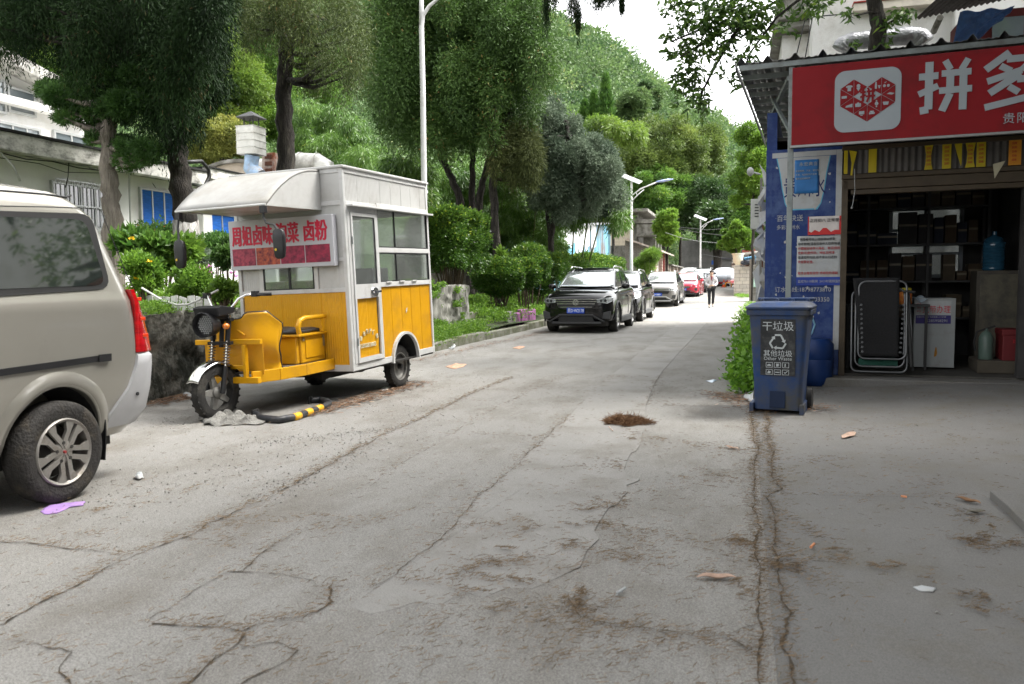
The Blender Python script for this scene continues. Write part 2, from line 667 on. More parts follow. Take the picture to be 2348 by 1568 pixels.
cp = np.array(CPTS)
cp = cp[cp[:, 1] < 12]
prob = cp[:, 3] ** 2
idx = rng.choice(len(cp), 9000, p=prob / prob.sum())
sp = 0.02 + 0.05 * rng.random(9000) ** 3
xs_ = cp[idx, 0] + rng.normal(0, 1, 9000) * sp
ys_ = cp[idx, 1] + rng.normal(0, 1, 9000) * sp
blobs = [(1160, 1290, 70, 420), (1095, 1345, 110, 520), (1230, 1395, 90, 380), (1420, 1275, 120, 500), (1500, 1290, 80, 260), (1330, 1380, 60, 400), (1330, 1480, 160, 450), (1400, 1160, 70, 450), (1410, 1230, 90, 500),
         (1380, 1070, 50, 200), (1480, 1010, 60, 300), (1560, 1500, 150, 450), (1160, 1215, 70, 300), (1700, 1250, 60, 400), (1790, 1300, 40, 400), (1640, 1350, 90, 300), (1870, 1278, 60, 260), (2290, 1260, 70, 700), (2200, 1180, 70, 250),
         (2040, 1310, 60, 200), (2260, 1400, 60, 350), (2120, 925, 60, 150), (1880, 1060, 60, 150), (1660, 1030, 70, 300), (1620, 1100, 80, 250), (1680, 920, 60, 300), (2000, 1120, 300, 500), (1600, 1200, 400, 1500), (900, 1250, 500, 1300), (2050, 1000, 200, 300),
         (640, 1190, 120, 350), (300, 1150, 120, 350), (1540, 930, 40, 120), (1900, 900, 60, 160), (2100, 865, 150, 300), (1250, 1500, 250, 600)]
for bx, by, sg, n in blobs:
    n = int(n * .65)
    c = g3(bx, by)
    e = g3(bx + sg, by)
    s_ = abs(e.x - c.x) + abs(e.y - c.y)
    nb = 7
    sc_ = rng.normal(0, 1, (nb, 2)) * s_ * 0.5
    so2 = rng.uniform(.08, .32, nb) * s_
    an = rng.uniform(0, 3.14, nb)
    kb = rng.integers(0, nb, n)
    q1, q2 = rng.normal(0, 1, n) * so2[kb] * 1.8, rng.normal(0, 1, n) * so2[kb] * .5
    r_ = sc_[kb] + np.stack([q1 * np.cos(an[kb]) - q2 * np.sin(an[kb]), q1 * np.sin(an[kb]) + q2 * np.cos(an[kb])], -1)
    xs_ = np.concatenate([xs_, c.x + r_[:, 0]])
    ys_ = np.concatenate([ys_, c.y + r_[:, 1]])
n_bg = 5000
xs_ = np.concatenate([xs_, rng.uniform(-5, 5, n_bg)])
ys_ = np.concatenate([ys_, 1.8 + 9.4 * rng.random(n_bg) ** 1.3])
k = (ys_ > 1.2) & (ys_ < 10.6)
xs_, ys_ = xs_[k], ys_[k]
slivers('pine_needle_litter', xs_, ys_, rng.uniform(0.012, 0.038, len(xs_)), rng.uniform(0.001, 0.0018, len(xs_)), m_needle, 0.014)

# gravel: small stones as octahedra
def stones(name, x, y, s, m, lift=0.0):
    n = len(x)
    z = ground_z(x, y) + lift
    base = np.array([[1, 0, 0], [0, 1, 0], [-1, 0, 0], [0, -1, 0], [0, 0, 0.7], [0, 0, -0.7]], float)
    V = base[None] * s[:, None, None] * rng.uniform(0.6, 1.35, (n, 6, 1))
    a = rng.uniform(0, 6.28, n)
    ca, sa = np.cos(a)[:, None], np.sin(a)[:, None]
    vx = V[..., 0] * ca - V[..., 1] * sa
    vy = V[..., 0] * sa + V[..., 1] * ca
    V = np.stack([vx + x[:, None], vy + y[:, None], V[..., 2] + z[:, None] + s[:, None] * 0.3], -1).reshape(-1, 3)
    f = np.array([[0, 1, 4], [1, 2, 4], [2, 3, 4], [3, 0, 4], [1, 0, 5], [2, 1, 5], [3, 2, 5], [0, 3, 5]])
    F = (np.arange(n)[:, None, None] * 6 + f[None]).reshape(-1, 3)
    o = rawobj(name, V, F, m, smooth=False, tint=np.repeat(rng.uniform(0, 1, n), 6))
    o['kind'] = 'stuff'
    return o


m_grav = leafmat('gravel_stone', (0.16, 0.155, 0.14), (0.32, 0.31, 0.29), (0.40, 0.39, 0.36), 0.95, 0.0)
gx, gy = [], []
for (ax, ay, bx, by, sp_, n) in [(250, 1130, 1000, 960, 0.3, 800), (40, 1230, 500, 1090, 0.25, 350), (600, 1150, 850, 1010, 0.10, 800), (560, 1020, 900, 985, 0.1, 700), (380, 960, 470, 975, 0.25, 500), (900, 960, 1080, 850, 0.3, 600), (1480, 880, 1700, 900, 0.6, 220), (1000, 830, 1250, 765, 0.25, 900)]:
    A, B = g3(ax, ay), g3(bx, by)
    t_ = rng.random(n)
    gx.append(A.x + (B.x - A.x) * t_ + rng.normal(0, sp_, n))
    gy.append(A.y + (B.y - A.y) * t_ + rng.normal(0, sp_, n))
gx.append(rng.uniform(-4.5, 4.5, 900))
gy.append(rng.uniform(1.8, 12, 900))
gx, gy = np.concatenate(gx), np.concatenate(gy)
k = (gx > -5.5)
gx, gy = gx[k], gy[k]
stones('gravel', gx, gy, 0.0018 + 0.006 * rng.random(len(gx)) ** 4, m_grav, 0.004)

# kerb stones, left side, step by step
mb = MB()
kk = thing('kerb', None, None, (0, 0, 0))
kk['kind'] = 'structure'
y = 12.2
while y < 52:
    L = random.uniform(1.0, 2.0)
    h = 0.17 + random.uniform(-0.02, 0.03)
    dx = random.uniform(-0.02, 0.02)
    z0 = gz(0, y)
    mb2 = MB()
    mb2.box((-5.62 + dx, y, z0 - 0.05), (-5.46 + dx, y + L - 0.015, z0 + h))
    mb2.build('kerb_stone', m_kerb, kk, bevel=0.02)
    y += L
# ------------------------------------------------------------ foliage engine
def unit(n):
    v = rng.normal(0, 1, (n, 3))
    return v / np.linalg.norm(v, axis=1)[:, None]


def leaves(name, C, D, L, W, m, parent=None, tint=None, N=None, fold=0.0):
    """one rhombus leaf per row: base C, direction D, length L, width W"""
    n = len(C)
    D = D / (np.linalg.norm(D, axis=1)[:, None] + 1e-9)
    if N is None:
        N = unit(n)
    S = np.cross(D, N)
    S = S / (np.linalg.norm(S, axis=1)[:, None] + 1e-9)
    L = np.broadcast_to(L, (n,))[:, None]
    W = np.broadcast_to(W, (n,))[:, None]
    U = np.cross(S, D)
    mid = C + D * L * 0.45 + U * W * fold
    V = np.stack([C, mid - S * W / 2, C + D * L, mid + S * W / 2], 1).reshape(-1, 3)
    if tint is None:
        tint = rng.random(n)
    return rawobj(name, V, np.arange(4 * n).reshape(-1, 4), m, parent=parent, tint=np.repeat(np.clip(tint, 0, 1), 4), smooth=False)


def lumps_in(center, radii, k, r, shell=0.55, zmin=-1.0):
    out = []
    c = np.array(center, float)
    R = np.array(radii, float)
    while len(out) < k:
        d = rng.normal(0, 1, 3)
        d /= np.linalg.norm(d)
        if d[2] < zmin:
            continue
        q = c + d * R * rng.uniform(shell, 1.0)
        rr = r * rng.uniform(0.45, 1.4)
        out.append((q, np.array([rr, rr, rr * 0.8])))
    return out


def crown_pts(lumps, n, hang=0.0, out=0.8, fill=0.5):
    """points and growth directions on and in a set of lumps; tint varies lump by lump (each branch has its own green)"""
    vol = np.array([l[1].prod() ** (2 / 3) for l in lumps])
    k = rng.choice(len(lumps), n, p=vol / vol.sum())
    cc = np.array([l[0] for l in lumps])[k]
    rr = np.array([l[1] for l in lumps])[k]
    d = unit(n)
    s = 1 - fill * rng.random(n) ** 1.8
    wob = 1 + 0.22 * np.sin(d[:, 0] * 7 + k * 1.7) * np.sin(d[:, 1] * 6 + k) + 0.12 * np.sin(d[:, 2] * 13 + k * 3.1)
    C = cc + d * rr * (s * wob)[:, None]
    st_ = (rng.random(n) < .24)[:, None]
    C = C + st_ * d * rr * (0.45 * rng.random((n, 1)) ** 1.5) + st_ * np.array([0, 0, -.25 * min(1, max(0, hang))]) * rr * rng.random((n, 1))
    D = d * out + unit(n) * 0.6 + np.array([0, 0, -hang])
    lt = rng.uniform(-0.28, 0.28, len(lumps))[k]
    t = np.clip(0.42 + lt + rng.normal(0, 0.16, n), 0, 1)
    return C, D, t, k


def trunk_mesh(mb, path, r0, r1, n=9, gn=0.0):
    P = []
    pts = [Vector(p) for p in path]
    m_ = 6
    for a, b in zip(pts[:-1], pts[1:]):
        for i in range(m_):
            P.append(a.lerp(b, i / m_))
    P.append(pts[-1])
    N = len(P)
    P = [p + Vector((random.gauss(0, gn), random.gauss(0, gn), 0)) if 0 < i < N - 1 else p for i, p in enumerate(P)]
    R = [(r0 + (r1 - r0) * i / (N - 1)) * random.uniform(0.94, 1.06) for i in range(N)]
    R[0] *= 1.12
    mb.tube(P, R, n)
    return P


m_bark = mat('dark_bark', (0.028, 0.024, 0.021), 0.95, var=0.4, scale=9, bump=2.5, bscale=22, stretch=(3, 3, .5), dirt=(0.09, 0.08, 0.065), dscale=5, damt=.5)
m_bark2 = mat('pale_bark', (0.24, 0.21, 0.18), 0.95, var=0.25, scale=9, bump=2.5, bscale=20, stretch=(3, 3, .4), dirt=(0.10, 0.085, 0.07), dscale=6, damt=.6)
m_lime = mat('limewashed_bark', (0.45, 0.44, 0.42), 0.95, var=0.12, scale=8, bump=2, bscale=22, stretch=(3, 3, .6), dirt=(0.14, 0.12, 0.10), dscale=7, damt=0.7)
m_twig = mat('twig', (0.10, 0.075, 0.05), 0.9, var=0.3, scale=20)

M_CEDAR = leafmat('cedar_needles', (0.004, 0.011, 0.004), (0.018, 0.042, 0.010), (0.07, 0.05, 0.022), 0.7, 0.12)
M_JUN = leafmat('juniper_sprays', (0.024, 0.068, 0.018), (0.084, 0.195, 0.045), (0.202, 0.240, 0.064), 0.6, 0.25)
M_CYP = leafmat('cypress_sprays', (0.027, 0.068, 0.018), (0.092, 0.188, 0.045), (0.252, 0.195, 0.076), 0.6, 0.25)
M_BLUE = leafmat('bluish_sprays', (0.045, 0.07, 0.045), (0.19, 0.24, 0.165), (0.33, 0.38, 0.28), 0.6, 0.18)
M_LEAF = leafmat('broad_leaves', (0.034, 0.098, 0.019), (0.126, 0.255, 0.045), (0.252, 0.345, 0.064), 0.45, 0.35)
M_HILL = leafmat('hill_leaves', (0.035, 0.085, 0.036), (0.125, 0.215, 0.08), (0.24, 0.30, 0.12), 0.6, 0.3)  # greyer, paler green: distance haze put into the leaf colour
M_YEL = leafmat('yellow_green_leaves', (0.06, 0.13, 0.02), (0.145, 0.235, 0.04), (0.27, 0.33, 0.06), 0.5, 0.4)
M_BAM = leafmat('bamboo_leaves', (0.034, 0.090, 0.019), (0.118, 0.240, 0.045), (0.302, 0.405, 0.089), 0.4, 0.3)
M_BOX = leafmat('hedge_leaves', (0.025, 0.075, 0.013), (0.09, 0.19, 0.028), (0.30, 0.40, 0.05), 0.35, 0.3)
M_BRIGHT = leafmat('bright_leaves', (0.055, 0.13, 0.02), (0.15, 0.28, 0.04), (0.30, 0.40, 0.08), 0.4, 0.4)
M_DULL = leafmat('olive_leaves', (0.05, 0.095, 0.023), (0.15, 0.225, 0.055), (0.25, 0.29, 0.09), 0.55, 0.3)


def spray_tree(name, label, cat, base, trunks, lumps, n, m, bark=None, L=(0.08, 0.2), W=(0.012, 0.03), hang=0.2, group=None, limb=True, fill=0.55, out=0.8, tn=0.02, stems=True):
    t = thing(name, label, cat, base, group=group)
    b = Vector(base)
    mb = MB()
    tops = []
    for path, r0, r1 in trunks:
        P = trunk_mesh(mb, [Vector(p) - b for p in path], r0, r1, gn=tn)
        tops.append(P)
    if limb:
        for c, r in lumps[::2]:
            best = None
            c_ = Vector(c) - b
            for P in tops:
                for q in P[len(P) // 3:]:
                    if q.z < c_.z + 0.3:
                        d = (q - c_).length
                        if best is None or d < best[0]:
                            best = (d, q)
            if best and best[0] < 9:
                q = best[1]
                mid = q.lerp(c_, 0.5) + Vector((0, 0, -0.08 * best[0]))
                mb.tube([q, mid, c_], [0.05 + 0.008 * best[0], 0.04, 0.012], 5)
    mb.build('trunk', bark or m_bark, t, smooth='full', fix=False)
    C, D, tt, k = crown_pts(lumps, n, hang, out, fill)
    C = C - np.array(base)
    leaves('crown', C, D, rng.uniform(L[0], L[1], n), rng.uniform(W[0], W[1], n), m, t, tt)
    return t


# ------------------------------------------------------------ the hill behind the lane
AZ = np.radians([-85, -60, -45, -30, -20, -14, -9, -4.5, 0, 4, 8, 14, 25])
EL = np.array([16, 20, 23, 23.5, 20.5, 17.3, 15.3, 12.4, 9.2, 6.3, 4.5, 3, 2])
RR = 250.0


def toe(az):
    return np.interp(az, np.radians([-85, -50, -30, -15, 0, 25]), [34, 36, 52, 85, 105, 120])


def hill_h(x, y):
    r = np.hypot(x, y)
    az = np.arctan2(x, y)
    el = np.interp(az, AZ, EL)
    r0 = toe(az)
    t_ = np.clip((r - r0) / (RR - r0), 0, 1.0)
    prof = 0.55 * t_ + 0.45 * t_ * t_ * (3 - 2 * t_)
    back = np.clip((r - RR) / 300, 0, 1)
    H = (RR * np.tan(np.radians(el)) - 4) * prof * (1 - back * 0.7)
    return H + 0.028 * 40 * (r > r0) * t_ + 2.5 * np.sin(az * 23) * t_ - 1.0 * (t_ <= 0)


azs = np.linspace(-1.5, 0.44, 90)
rs = np.concatenate([np.linspace(33, 130, 30), np.linspace(135, 260, 26), np.linspace(280, 560, 8)])
A_, R_ = np.meshgrid(azs, rs)
X_, Y_ = R_ * np.sin(A_), R_ * np.cos(A_)
Z_ = hill_h(X_, Y_)
nx, ny = len(azs), len(rs)
a_ = (np.arange(ny - 1)[:, None] * nx + np.arange(nx - 1)[None]).ravel()
hill = rawobj('hill', np.stack([X_, Y_, Z_], -1).reshape(-1, 3), np.stack([a_, a_ + 1, a_ + nx + 1, a_ + nx], -1), mat('hill_undergrowth', (0.018, 0.038, 0.012), 0.95, var=0.4, scale=0.4, col2=(0.05, 0.08, 0.025)))
hill['kind'] = 'structure'

# forest on it: thousands of crowns that read as one mass
NC = 2600
az = rng.uniform(rad(-50), rad(9), NC * 3)
r = np.sqrt(rng.uniform(toe(az) ** 2, (RR + 6) ** 2))
x, y = r * np.sin(az), r * np.cos(az)
h = hill_h(x, y)
keep = []
cell = {}
for i in range(len(x)):
    key = (int(x[i] // 4.2), int(y[i] // 4.2))
    if key in cell or len(keep) >= NC:
        continue
    cell[key] = 1
    keep.append(i)
keep = np.array(keep)
x, y, h, r = x[keep], y[keep], h[keep], r[keep]
nc = len(x)
rad_c = rng.uniform(2.2, 4.6, nc)
Cs, Ds, Ts, Ls, Ws = [], [], [], [], []
for i in range(nc):
    n = int(np.clip(60000 / r[i], 260, 900))
    R0 = rad_c[i]
    ll = lumps_in((x[i], y[i], h[i] + R0 * 1.0 + 1.0), (R0 * .8, R0 * .8, R0 * .85), 7, R0 * .5, 0.5, -0.3)
    C, D, t_, k_ = crown_pts(ll, n, 0.1, 0.9, 0.35)
    C, D = C, D
    up_ = D.copy()
    up_[:, 2] += 0.15
    sc = np.clip(r[i] / 85, 0.75, 2.6)
    Cs.append(C)
    Ds.append(up_)
    Ts.append(np.clip(t_ * 0.55 + rng.uniform(-0.1, 0.55), 0, 1))
    Ls.append(rng.uniform(0.22, 0.5, n) * sc)
    Ws.append(rng.uniform(0.12, 0.28, n) * sc)
hf = leaves('hillside_forest', np.concatenate(Cs), np.concatenate(Ds), np.concatenate(Ls), np.concatenate(Ws), M_HILL, None, np.concatenate(Ts))
hf['kind'] = 'stuff'
# ------------------------------------------------------------ buildings
m_white = mat('white_render', (0.82, 0.815, 0.80), 0.9, var=0.04, scale=1.5, bump=0.25, bscale=25, dirt=(0.66, 0.63, 0.58), dscale=0.9, damt=0.35)
m_stain = mat('stained_fascia', (0.66, 0.65, 0.61), 0.9, var=0.12, scale=3, bump=0.6, bscale=12, dirt=(0.10, 0.10, 0.085), dscale=2.4, damt=.6, stretch=(1, 1.2, 2.0))
m_black = mat('tar_edge', (0.02, 0.02, 0.02), 0.8)
m_alu = mat('window_aluminium', (0.55, 0.56, 0.56), 0.45, 0.6, var=0.08)
m_glassd = mat('window_glass', (0.03, 0.04, 0.045), 0.06, 0.0, var=0.2, scale=0.7, spec=1.0, coat=0.6)
m_glassl = mat('window_glass_pale', (0.16, 0.19, 0.21), 0.05, 0.0, var=0.3, scale=0.5, spec=1.0, coat=0.8)
m_bluecur = mat('blue_blind', (0.02, 0.14, 0.55), 0.7, var=0.35, scale=6, stretch=(1, 1, 12))
m_rust = mat('rust', (0.12, 0.05, 0.03), 0.9, var=0.4, scale=12)
m_wire = mat('black_cable', (0.02, 0.02, 0.02), 0.5)
m_wirew = mat('white_cable', (0.5, 0.5, 0.48), 0.5)
m_conc2 = mat('old_concrete', (0.26, 0.25, 0.23), 0.95, var=0.2, scale=2, bump=0.8, bscale=18, dirt=(0.09, 0.085, 0.07), dscale=1.6, damt=0.9)
m_galv = mat('galvanised_metal', (0.42, 0.43, 0.44), 0.4, 0.8, var=0.2, scale=8, bump=0.1)


def window(parent, M, w, h, nx=2, ny=1, glass=None, frame=None, bars=0, fw_=0.05, sill=False, name='window', curtain=None):
    """framed window in the plane y=0 of M, looking towards -y"""
    mb = MB()
    f = fw_
    mb.box((0, -0.03, 0), (w, 0.05, f), 0, M)
    mb.box((0, -0.03, h - f), (w, 0.05, h), 0, M)
    mb.box((0, -0.03, f), (f, 0.05, h - f), 0, M)
    mb.box((w - f, -0.03, f), (w, 0.05, h - f), 0, M)
    for i in range(1, nx):
        x = w * i / nx
        mb.box((x - f * .4, -0.02, f), (x + f * .4, 0.04, h - f), 0, M)
    for j in range(1, ny):
        z = h * j / ny
        mb.box((f, -0.017, z - f * .4), (w - f, 0.037, z + f * .4), 0, M)
    fo = mb.build(name, frame or m_alu, parent, bevel=0.004)
    g = MB()
    g.box((f, 0.0, f), (w - f, 0.012, h - f), 0, M)
    g.build('pane', glass or m_glassd, fo)
    if curtain:
        c = MB()
        c.box((f + .01, 0.02, f + h * .18), (w - f - .01, 0.03, h - f), 0, M)
        c.build('blind', curtain, fo)
    if bars:
        b = MB()
        for i in range(bars + 1):
            x = w * i / bars
            b.cyl(M @ Vector((x, -0.12, -0.03)), M @ Vector((x, -0.12, h + 0.03)), 0.009, n=6)
        for z in (-0.03, h * .5, h + 0.03):
            b.bar(M @ Vector((0, -0.12, z)), M @ Vector((w, -0.12, z)), 0.025, 0.025)
        b.build('security_bars', m_alu, fo)
    if sill:
        s_ = MB()
        s_.box((-0.12, -0.14, -0.09), (w + .12, 0.0, -0.002), 0, M)
        s_.build('sill', m_white, fo, bevel=0.01)
    return fo


def wallM(x, y0):
    """wall whose outer face is at world x looking towards +x; local x runs along +Y"""
    return Matrix(((0, -1, 0, x), (1, 0, 0, y0), (0, 0, 1, 0), (0, 0, 0, 1)))


def MT(M, a, z, d=0.0):
    return M @ Matrix.Translation((a, d, z))


# raised garden terrace behind the retaining wall
TZ = 0.93
mb = MB()
mb.sheet(lambda u, v: (-6.32 - 24 * u, 3.0 + 14.6 * v, TZ + 0.05 * math.sin(u * 40) * math.sin(v * 30)), 30, 30)
o = mb.build('terrace', m_soil, smooth=True, fix=False)
o['kind'] = 'structure'
mb = MB()
mb.sheet(lambda u, v: (-5.62 - 24 * u, 17.0 + 30 * v, 0.18 + min(0.5, u * 5) + 0.05 * math.sin(u * 60 + v * 20) + gz(0, 17 + 30 * v)), 30, 30)
o = mb.build('planting_bed', mat('bed_soil', (0.05, 0.05, 0.028), 0.95, var=0.4, scale=3, bump=1, bscale=30, dirt=(0.03, 0.06, 0.015), dscale=1.3, damt=0.9), smooth=True, fix=False)
o['kind'] = 'structure'

# dark stone retaining wall
m_stonew = mat('retaining_stone', (0.27, 0.26, 0.23), 0.95, var=0.5, scale=3.5, bump=2.5, bscale=9, dirt=(0.02, 0.022, 0.015), dscale=2.2, damt=1.05)
m_stonel = mat('limed_stone', (0.40, 0.39, 0.35), 0.95, var=0.2, scale=3, bump=2.0, bscale=8, dirt=(0.05, 0.05, 0.035), dscale=3.2, damt=0.9, stretch=(1, 1, .45))


def rough_wall(name, label, pts, z0, z1, th, m, bumps=0.07):
    """wall following pts, its face pushed in and out stone by stone"""
    t = thing(name, label, 'wall', (pts[0][0], pts[0][1], 0))
    P = [Vector((a, b, 0)) for a, b in pts]
    segs = []
    for a, b in zip(P[:-1], P[1:]):
        n = max(2, int((b - a).length / 0.07))
        segs += [a.lerp(b, i / n) for i in range(n)]
    segs.append(P[-1])
    nz = int((z1 - z0) / 0.07)
    cells = [(random.uniform(-0.5, len(segs) * 0.07 + .5), random.uniform(z0, z1), random.random()) for _ in range(int(len(segs) * nz * 0.035) + 8)]
    V = []
    for j in range(nz + 1):
        z = z0 + (z1 - z0) * j / nz
        for i, q in enumerate(segs):
            s_ = i * 0.07
            ds = sorted(((s_ - c[0]) ** 2 + ((z - c[1]) * 1.3) ** 2, c[2]) for c in cells)[:2]
            e = math.sqrt(ds[1][0]) - math.sqrt(ds[0][0])
            off = bumps * (min(1, e / 0.09)) * (0.55 + 0.7 * ds[0][1]) + random.uniform(-.008, .008)
            V.append(((q - P[0]).x + off, (q - P[0]).y - off * 0.3, z + (random.uniform(-.02, .03) if j == nz else 0)))
    n = len(segs)
    F = [(j * n + i, j * n + i + 1, (j + 1) * n + i + 1, (j + 1) * n + i) for j in range(nz) for i in range(n - 1)]
    mb = MB()
    mb.add(V, F)
    # back and top
    for i in range(n - 1):
        a, b = segs[i] - P[0], segs[i + 1] - P[0]
        k = nz * n + i
        mb.add([V[k], V[k + 1], (b.x - th, b.y, z1 - .01), (a.x - th, a.y, z1 - .01)], [(0, 1, 2, 3)])
    mb.build('stonework', m, t, smooth='full', fix=False)
    return t


rough_wall('retaining_wall', 'dark mossy stone retaining wall behind the yellow food tricycle', [(-6.1, 2.5), (-6.12, 7.0), (-6.3, 8.4), (-6.3, 12.5)], 0, TZ + 0.02, 0.3, m_stonew)
rough_wall('limed_wall', 'pale limewashed stone wall end with creepers right of the food cart', [(-6.35, 12.5), (-6.05, 16.6), (-6.1, 17.5)], 0, 1.22, 0.35, m_stonel, 0.05)
t = thing('garden_steps', 'low concrete steps beside the pale stone wall and kerb', 'steps', (-5.75, 17.9, 0))
for i in range(3):
    mb = MB()
    mb.box((-0.35 * i - 0.35, 0, 0), (-0.35 * i, 1.5, 0.2 + 0.17 * i))
    mb.build('step', m_kerb, t, bevel=0.02)
# painted border stones
t = thing('border_stones', 'row of purple and black painted border stones by the kerb', 'border stones', (-5.75, 19.6, 0.1))
m_pur = mat('purple_paint', (0.30, 0.10, 0.26), 0.8, var=0.25, scale=6, dirt=(0.12, 0.09, 0.10), dscale=5, damt=.7)
for i in range(7):
    mb = MB()
    mb.box((-0.12, i * 0.42, 0), (0.0 + random.uniform(-.02, .02), i * 0.42 + 0.40, 0.40 + random.uniform(-.05, .05)))
    mb.build('border_stone', m_pur if i > 1 else m_conc2, t, bevel=0.03)

# ---------------------------------------------------------------- long white building on the left
wb = thing('white_building', 'long white single storey building with raised clerestory on the left', 'building', (-12.9, 6, 0))
M = wallM(0, 0)      # local to the empty
OY = 6.0
mb = MB()
mb.box((-9, -4, 0.5), (0, 16.2, 3.70))
mb.build('wall', m_white, wb)
for y in (3.9, 8.15, 10.9, 14.0):
    mb = MB()
    mb.box((-0.1, y - OY + 6, 0.5), (0.14, y - OY + 6.35, 3.69))
    mb.build('pilaster', m_white, wb, bevel=0.01)
mb = MB()
mb.box((-9.3, -4.2, 3.71), (0.55, 10.3, 3.86))
mb.box((0.552, -4.2, 3.62), (0.74, 10.3, 3.93))
mb.box((-9.3, 10.32, 3.76), (0.6, 16.4, 3.95))
mb.box((0.602, 10.32, 3.80), (0.76, 16.4, 4.05))
mb.build('eave', m_stain, wb, bevel=0.012)
mb = MB()
mb.box((.3, -4.2, 3.932), (0.78, 10.3, 3.98))
mb.box((.3, 10.32, 4.052), (0.80, 16.4, 4.08))
mb.build('roof_edge', m_black, wb)


def yz(px, py, x=-12.85):
    p = AX(px, py, x)
    return p.y - OY, p.z


def win_px(px0, py0, px1, py1, x, **k):
    a, b = AX(px0, py1, x), AX(px1, py0, x)
    za, zb = min(a.z, b.z), max(a.z, AX(px0, py0, x).z)
    return window(wb, Matrix(((0, -1, 0, x + 12.9), (1, 0, 0, a.y - OY), (0, 0, 1, za), (0, 0, 0, 1))), b.y - a.y, zb - za, **k)


win_px(325, 429, 400, 560, -12.86, nx=3, ny=1, curtain=m_bluecur, bars=0, name='window', glass=m_bluecur)
win_px(122, 414, 245, 520, -12.86, nx=4, ny=2, bars=13, glass=m_glassd)
win_px(478, 486, 540, 600, -12.86, nx=2, ny=2, glass=m_bluecur)
# clerestory
CXo = -14.6
cl = MB()
cx = CXo + 12.9
cl.box((cx - 6, -4.0, 3.87), (cx, 9.2, 5.0))
p0 = AX(0, 250, CXo)
cl.box((cx - 6, -4.0, 5.001), (cx + 0.25, 9.2, 5.16))
cl.build('clerestory_wall', m_white, wb, bevel=0.01)
a = AX(0, 128, CXo)
b = AX(150, 205, CXo)
za, zb = a.z, b.z
mb = MB()
s_ = (zb - za) / (b.y - a.y)
ya, yb = -3.0, b.y - OY + 0.6
f = lambda y: za + s_ * (y + OY - a.y)
mb.prism([(ya, f(ya)), (yb, f(yb)), (yb, f(yb) - 0.26), (ya, f(ya) - 0.26)], cx - 6, cx + 0.45, 'x')
mb.build('clerestory_roof', m_stain, wb, bevel=0.012)
mb = MB()
mb.prism([(ya, f(ya) - .27), (yb - .4, f(yb - .4) - .27), (yb - .4, 5.161), (ya, 5.161)], cx - 5, cx - 0.02, 'x')
mb.build('gable_wall', m_white, wb)


def win2(px0, py0, px1, py1, x, **k):
    a = AX(px0, py1, x)
    b = AX(px1, py1, x)
    c = AX(px0, py0, x)
    return window(wb, Matrix(((0, -1, 0, x + 12.9), (1, 0, 0, a.y - OY), (0, 0, 1, a.z), (0, 0, 0, 1))), b.y - a.y, c.z - a.z, **k)


win2(-60, 165, 14, 246, CXo + .04, nx=1, glass=m_glassl)
win2(18, 196, 82, 256, CXo + .04, nx=1, glass=m_glassl)
win2(-40, 268, 92, 300, CXo + .04, nx=4, glass=m_glassl)
win2(123, 297, 203, 327, CXo + .04, nx=2, glass=m_glassl)
# cables slung under the eave
for i, (pts, m_, r_) in enumerate([([(0, 350), (60, 365), (120, 370), (180, 385), (240, 392)], m_wire, .012), ([(0, 362), (90, 375), (150, 395), (240, 397)], m_wire, .008), ([(0, 348), (30, 380), (46, 415)], m_wirew, .02),
                           ([(150, 330), (158, 370), (156, 405), (150, 430)], m_wire, .010), ([(290, 360), (296, 400), (297, 450), (300, 540)], m_wirew, .02), ([(275, 380), (300, 385), (360, 392), (400, 398)], m_wire, .008)]):
    mb = MB()
    P = [AX(a, b, -12.3 if i < 3 else -12.6) for a, b in pts]
    mb.tube([p - wb.location for p in P], r_, 6)
    mb.build('cable', m_, wb, smooth='full')
mb = MB()
P = [AX(a, b, -11.9) - wb.location for a, b in [(420, 372), (462, 370), (478, 388), (480, 405), (470, 425), (452, 437), (430, 437)]]
mb.tube(P, 0.045, 8)
mb.build('conduit', m_wire, wb, smooth='full')
for q in ((212, 380), (422, 403)):
    mb = MB()
    p = AX(q[0], q[1], -12.5) - wb.location
    mb.sphere(p, 0.09, 8, 5)
    mb.cyl(p, p + Vector((-0.4, 0, 0.05)), 0.025, n=6)
    mb.build('lamp', m_galv, wb, smooth=True)

# arched shed roof behind with kitchen duct and chimney
ab = thing('arched_shed', 'old shed with arched roof and cracked plaster behind the white building', 'shed', (-15.0, 24.0, 0))
mb = MB()
c_ = AY(540, 410, 24) - ab.location
R0 = 1.75
poly = [(c_.x + R0 * math.cos(math.pi * i / 24), c_.z - 0.25 + R0 * 0.52 * math.sin(math.pi * i / 24)) for i in range(25)]
mb.prism([(c_.x + R0 - .05, 0.5)] + [(a * 1.0, b - .1) for a, b in poly] + [(c_.x - R0 + .05, 0.5)], 0.05, 5.0, 'y')
mb.build('end_wall', mat('peeling_plaster', (0.42, 0.36, 0.29), 0.95, var=0.2, scale=2, bump=1, bscale=10, dirt=(0.2, 0.17, 0.14), dscale=2, damt=.6), ab)
mb = MB()
for i in range(24):
    a, b = poly[i], poly[i + 1]
    mb.prism([a, b, (b[0], b[1] - 0.12), (a[0], a[1] - 0.12)], -0.1, 5.1, 'y')
mb.build('roof', m_conc2, ab)

ck = thing('duct_chimney', 'boxy pale metal chimney with flat cowl above a blue duct', 'chimney', AY(578, 395, 19.8))
D0 = 19.8


def rel(px, py, y, o):
    return AY(px, py, y) - o.location


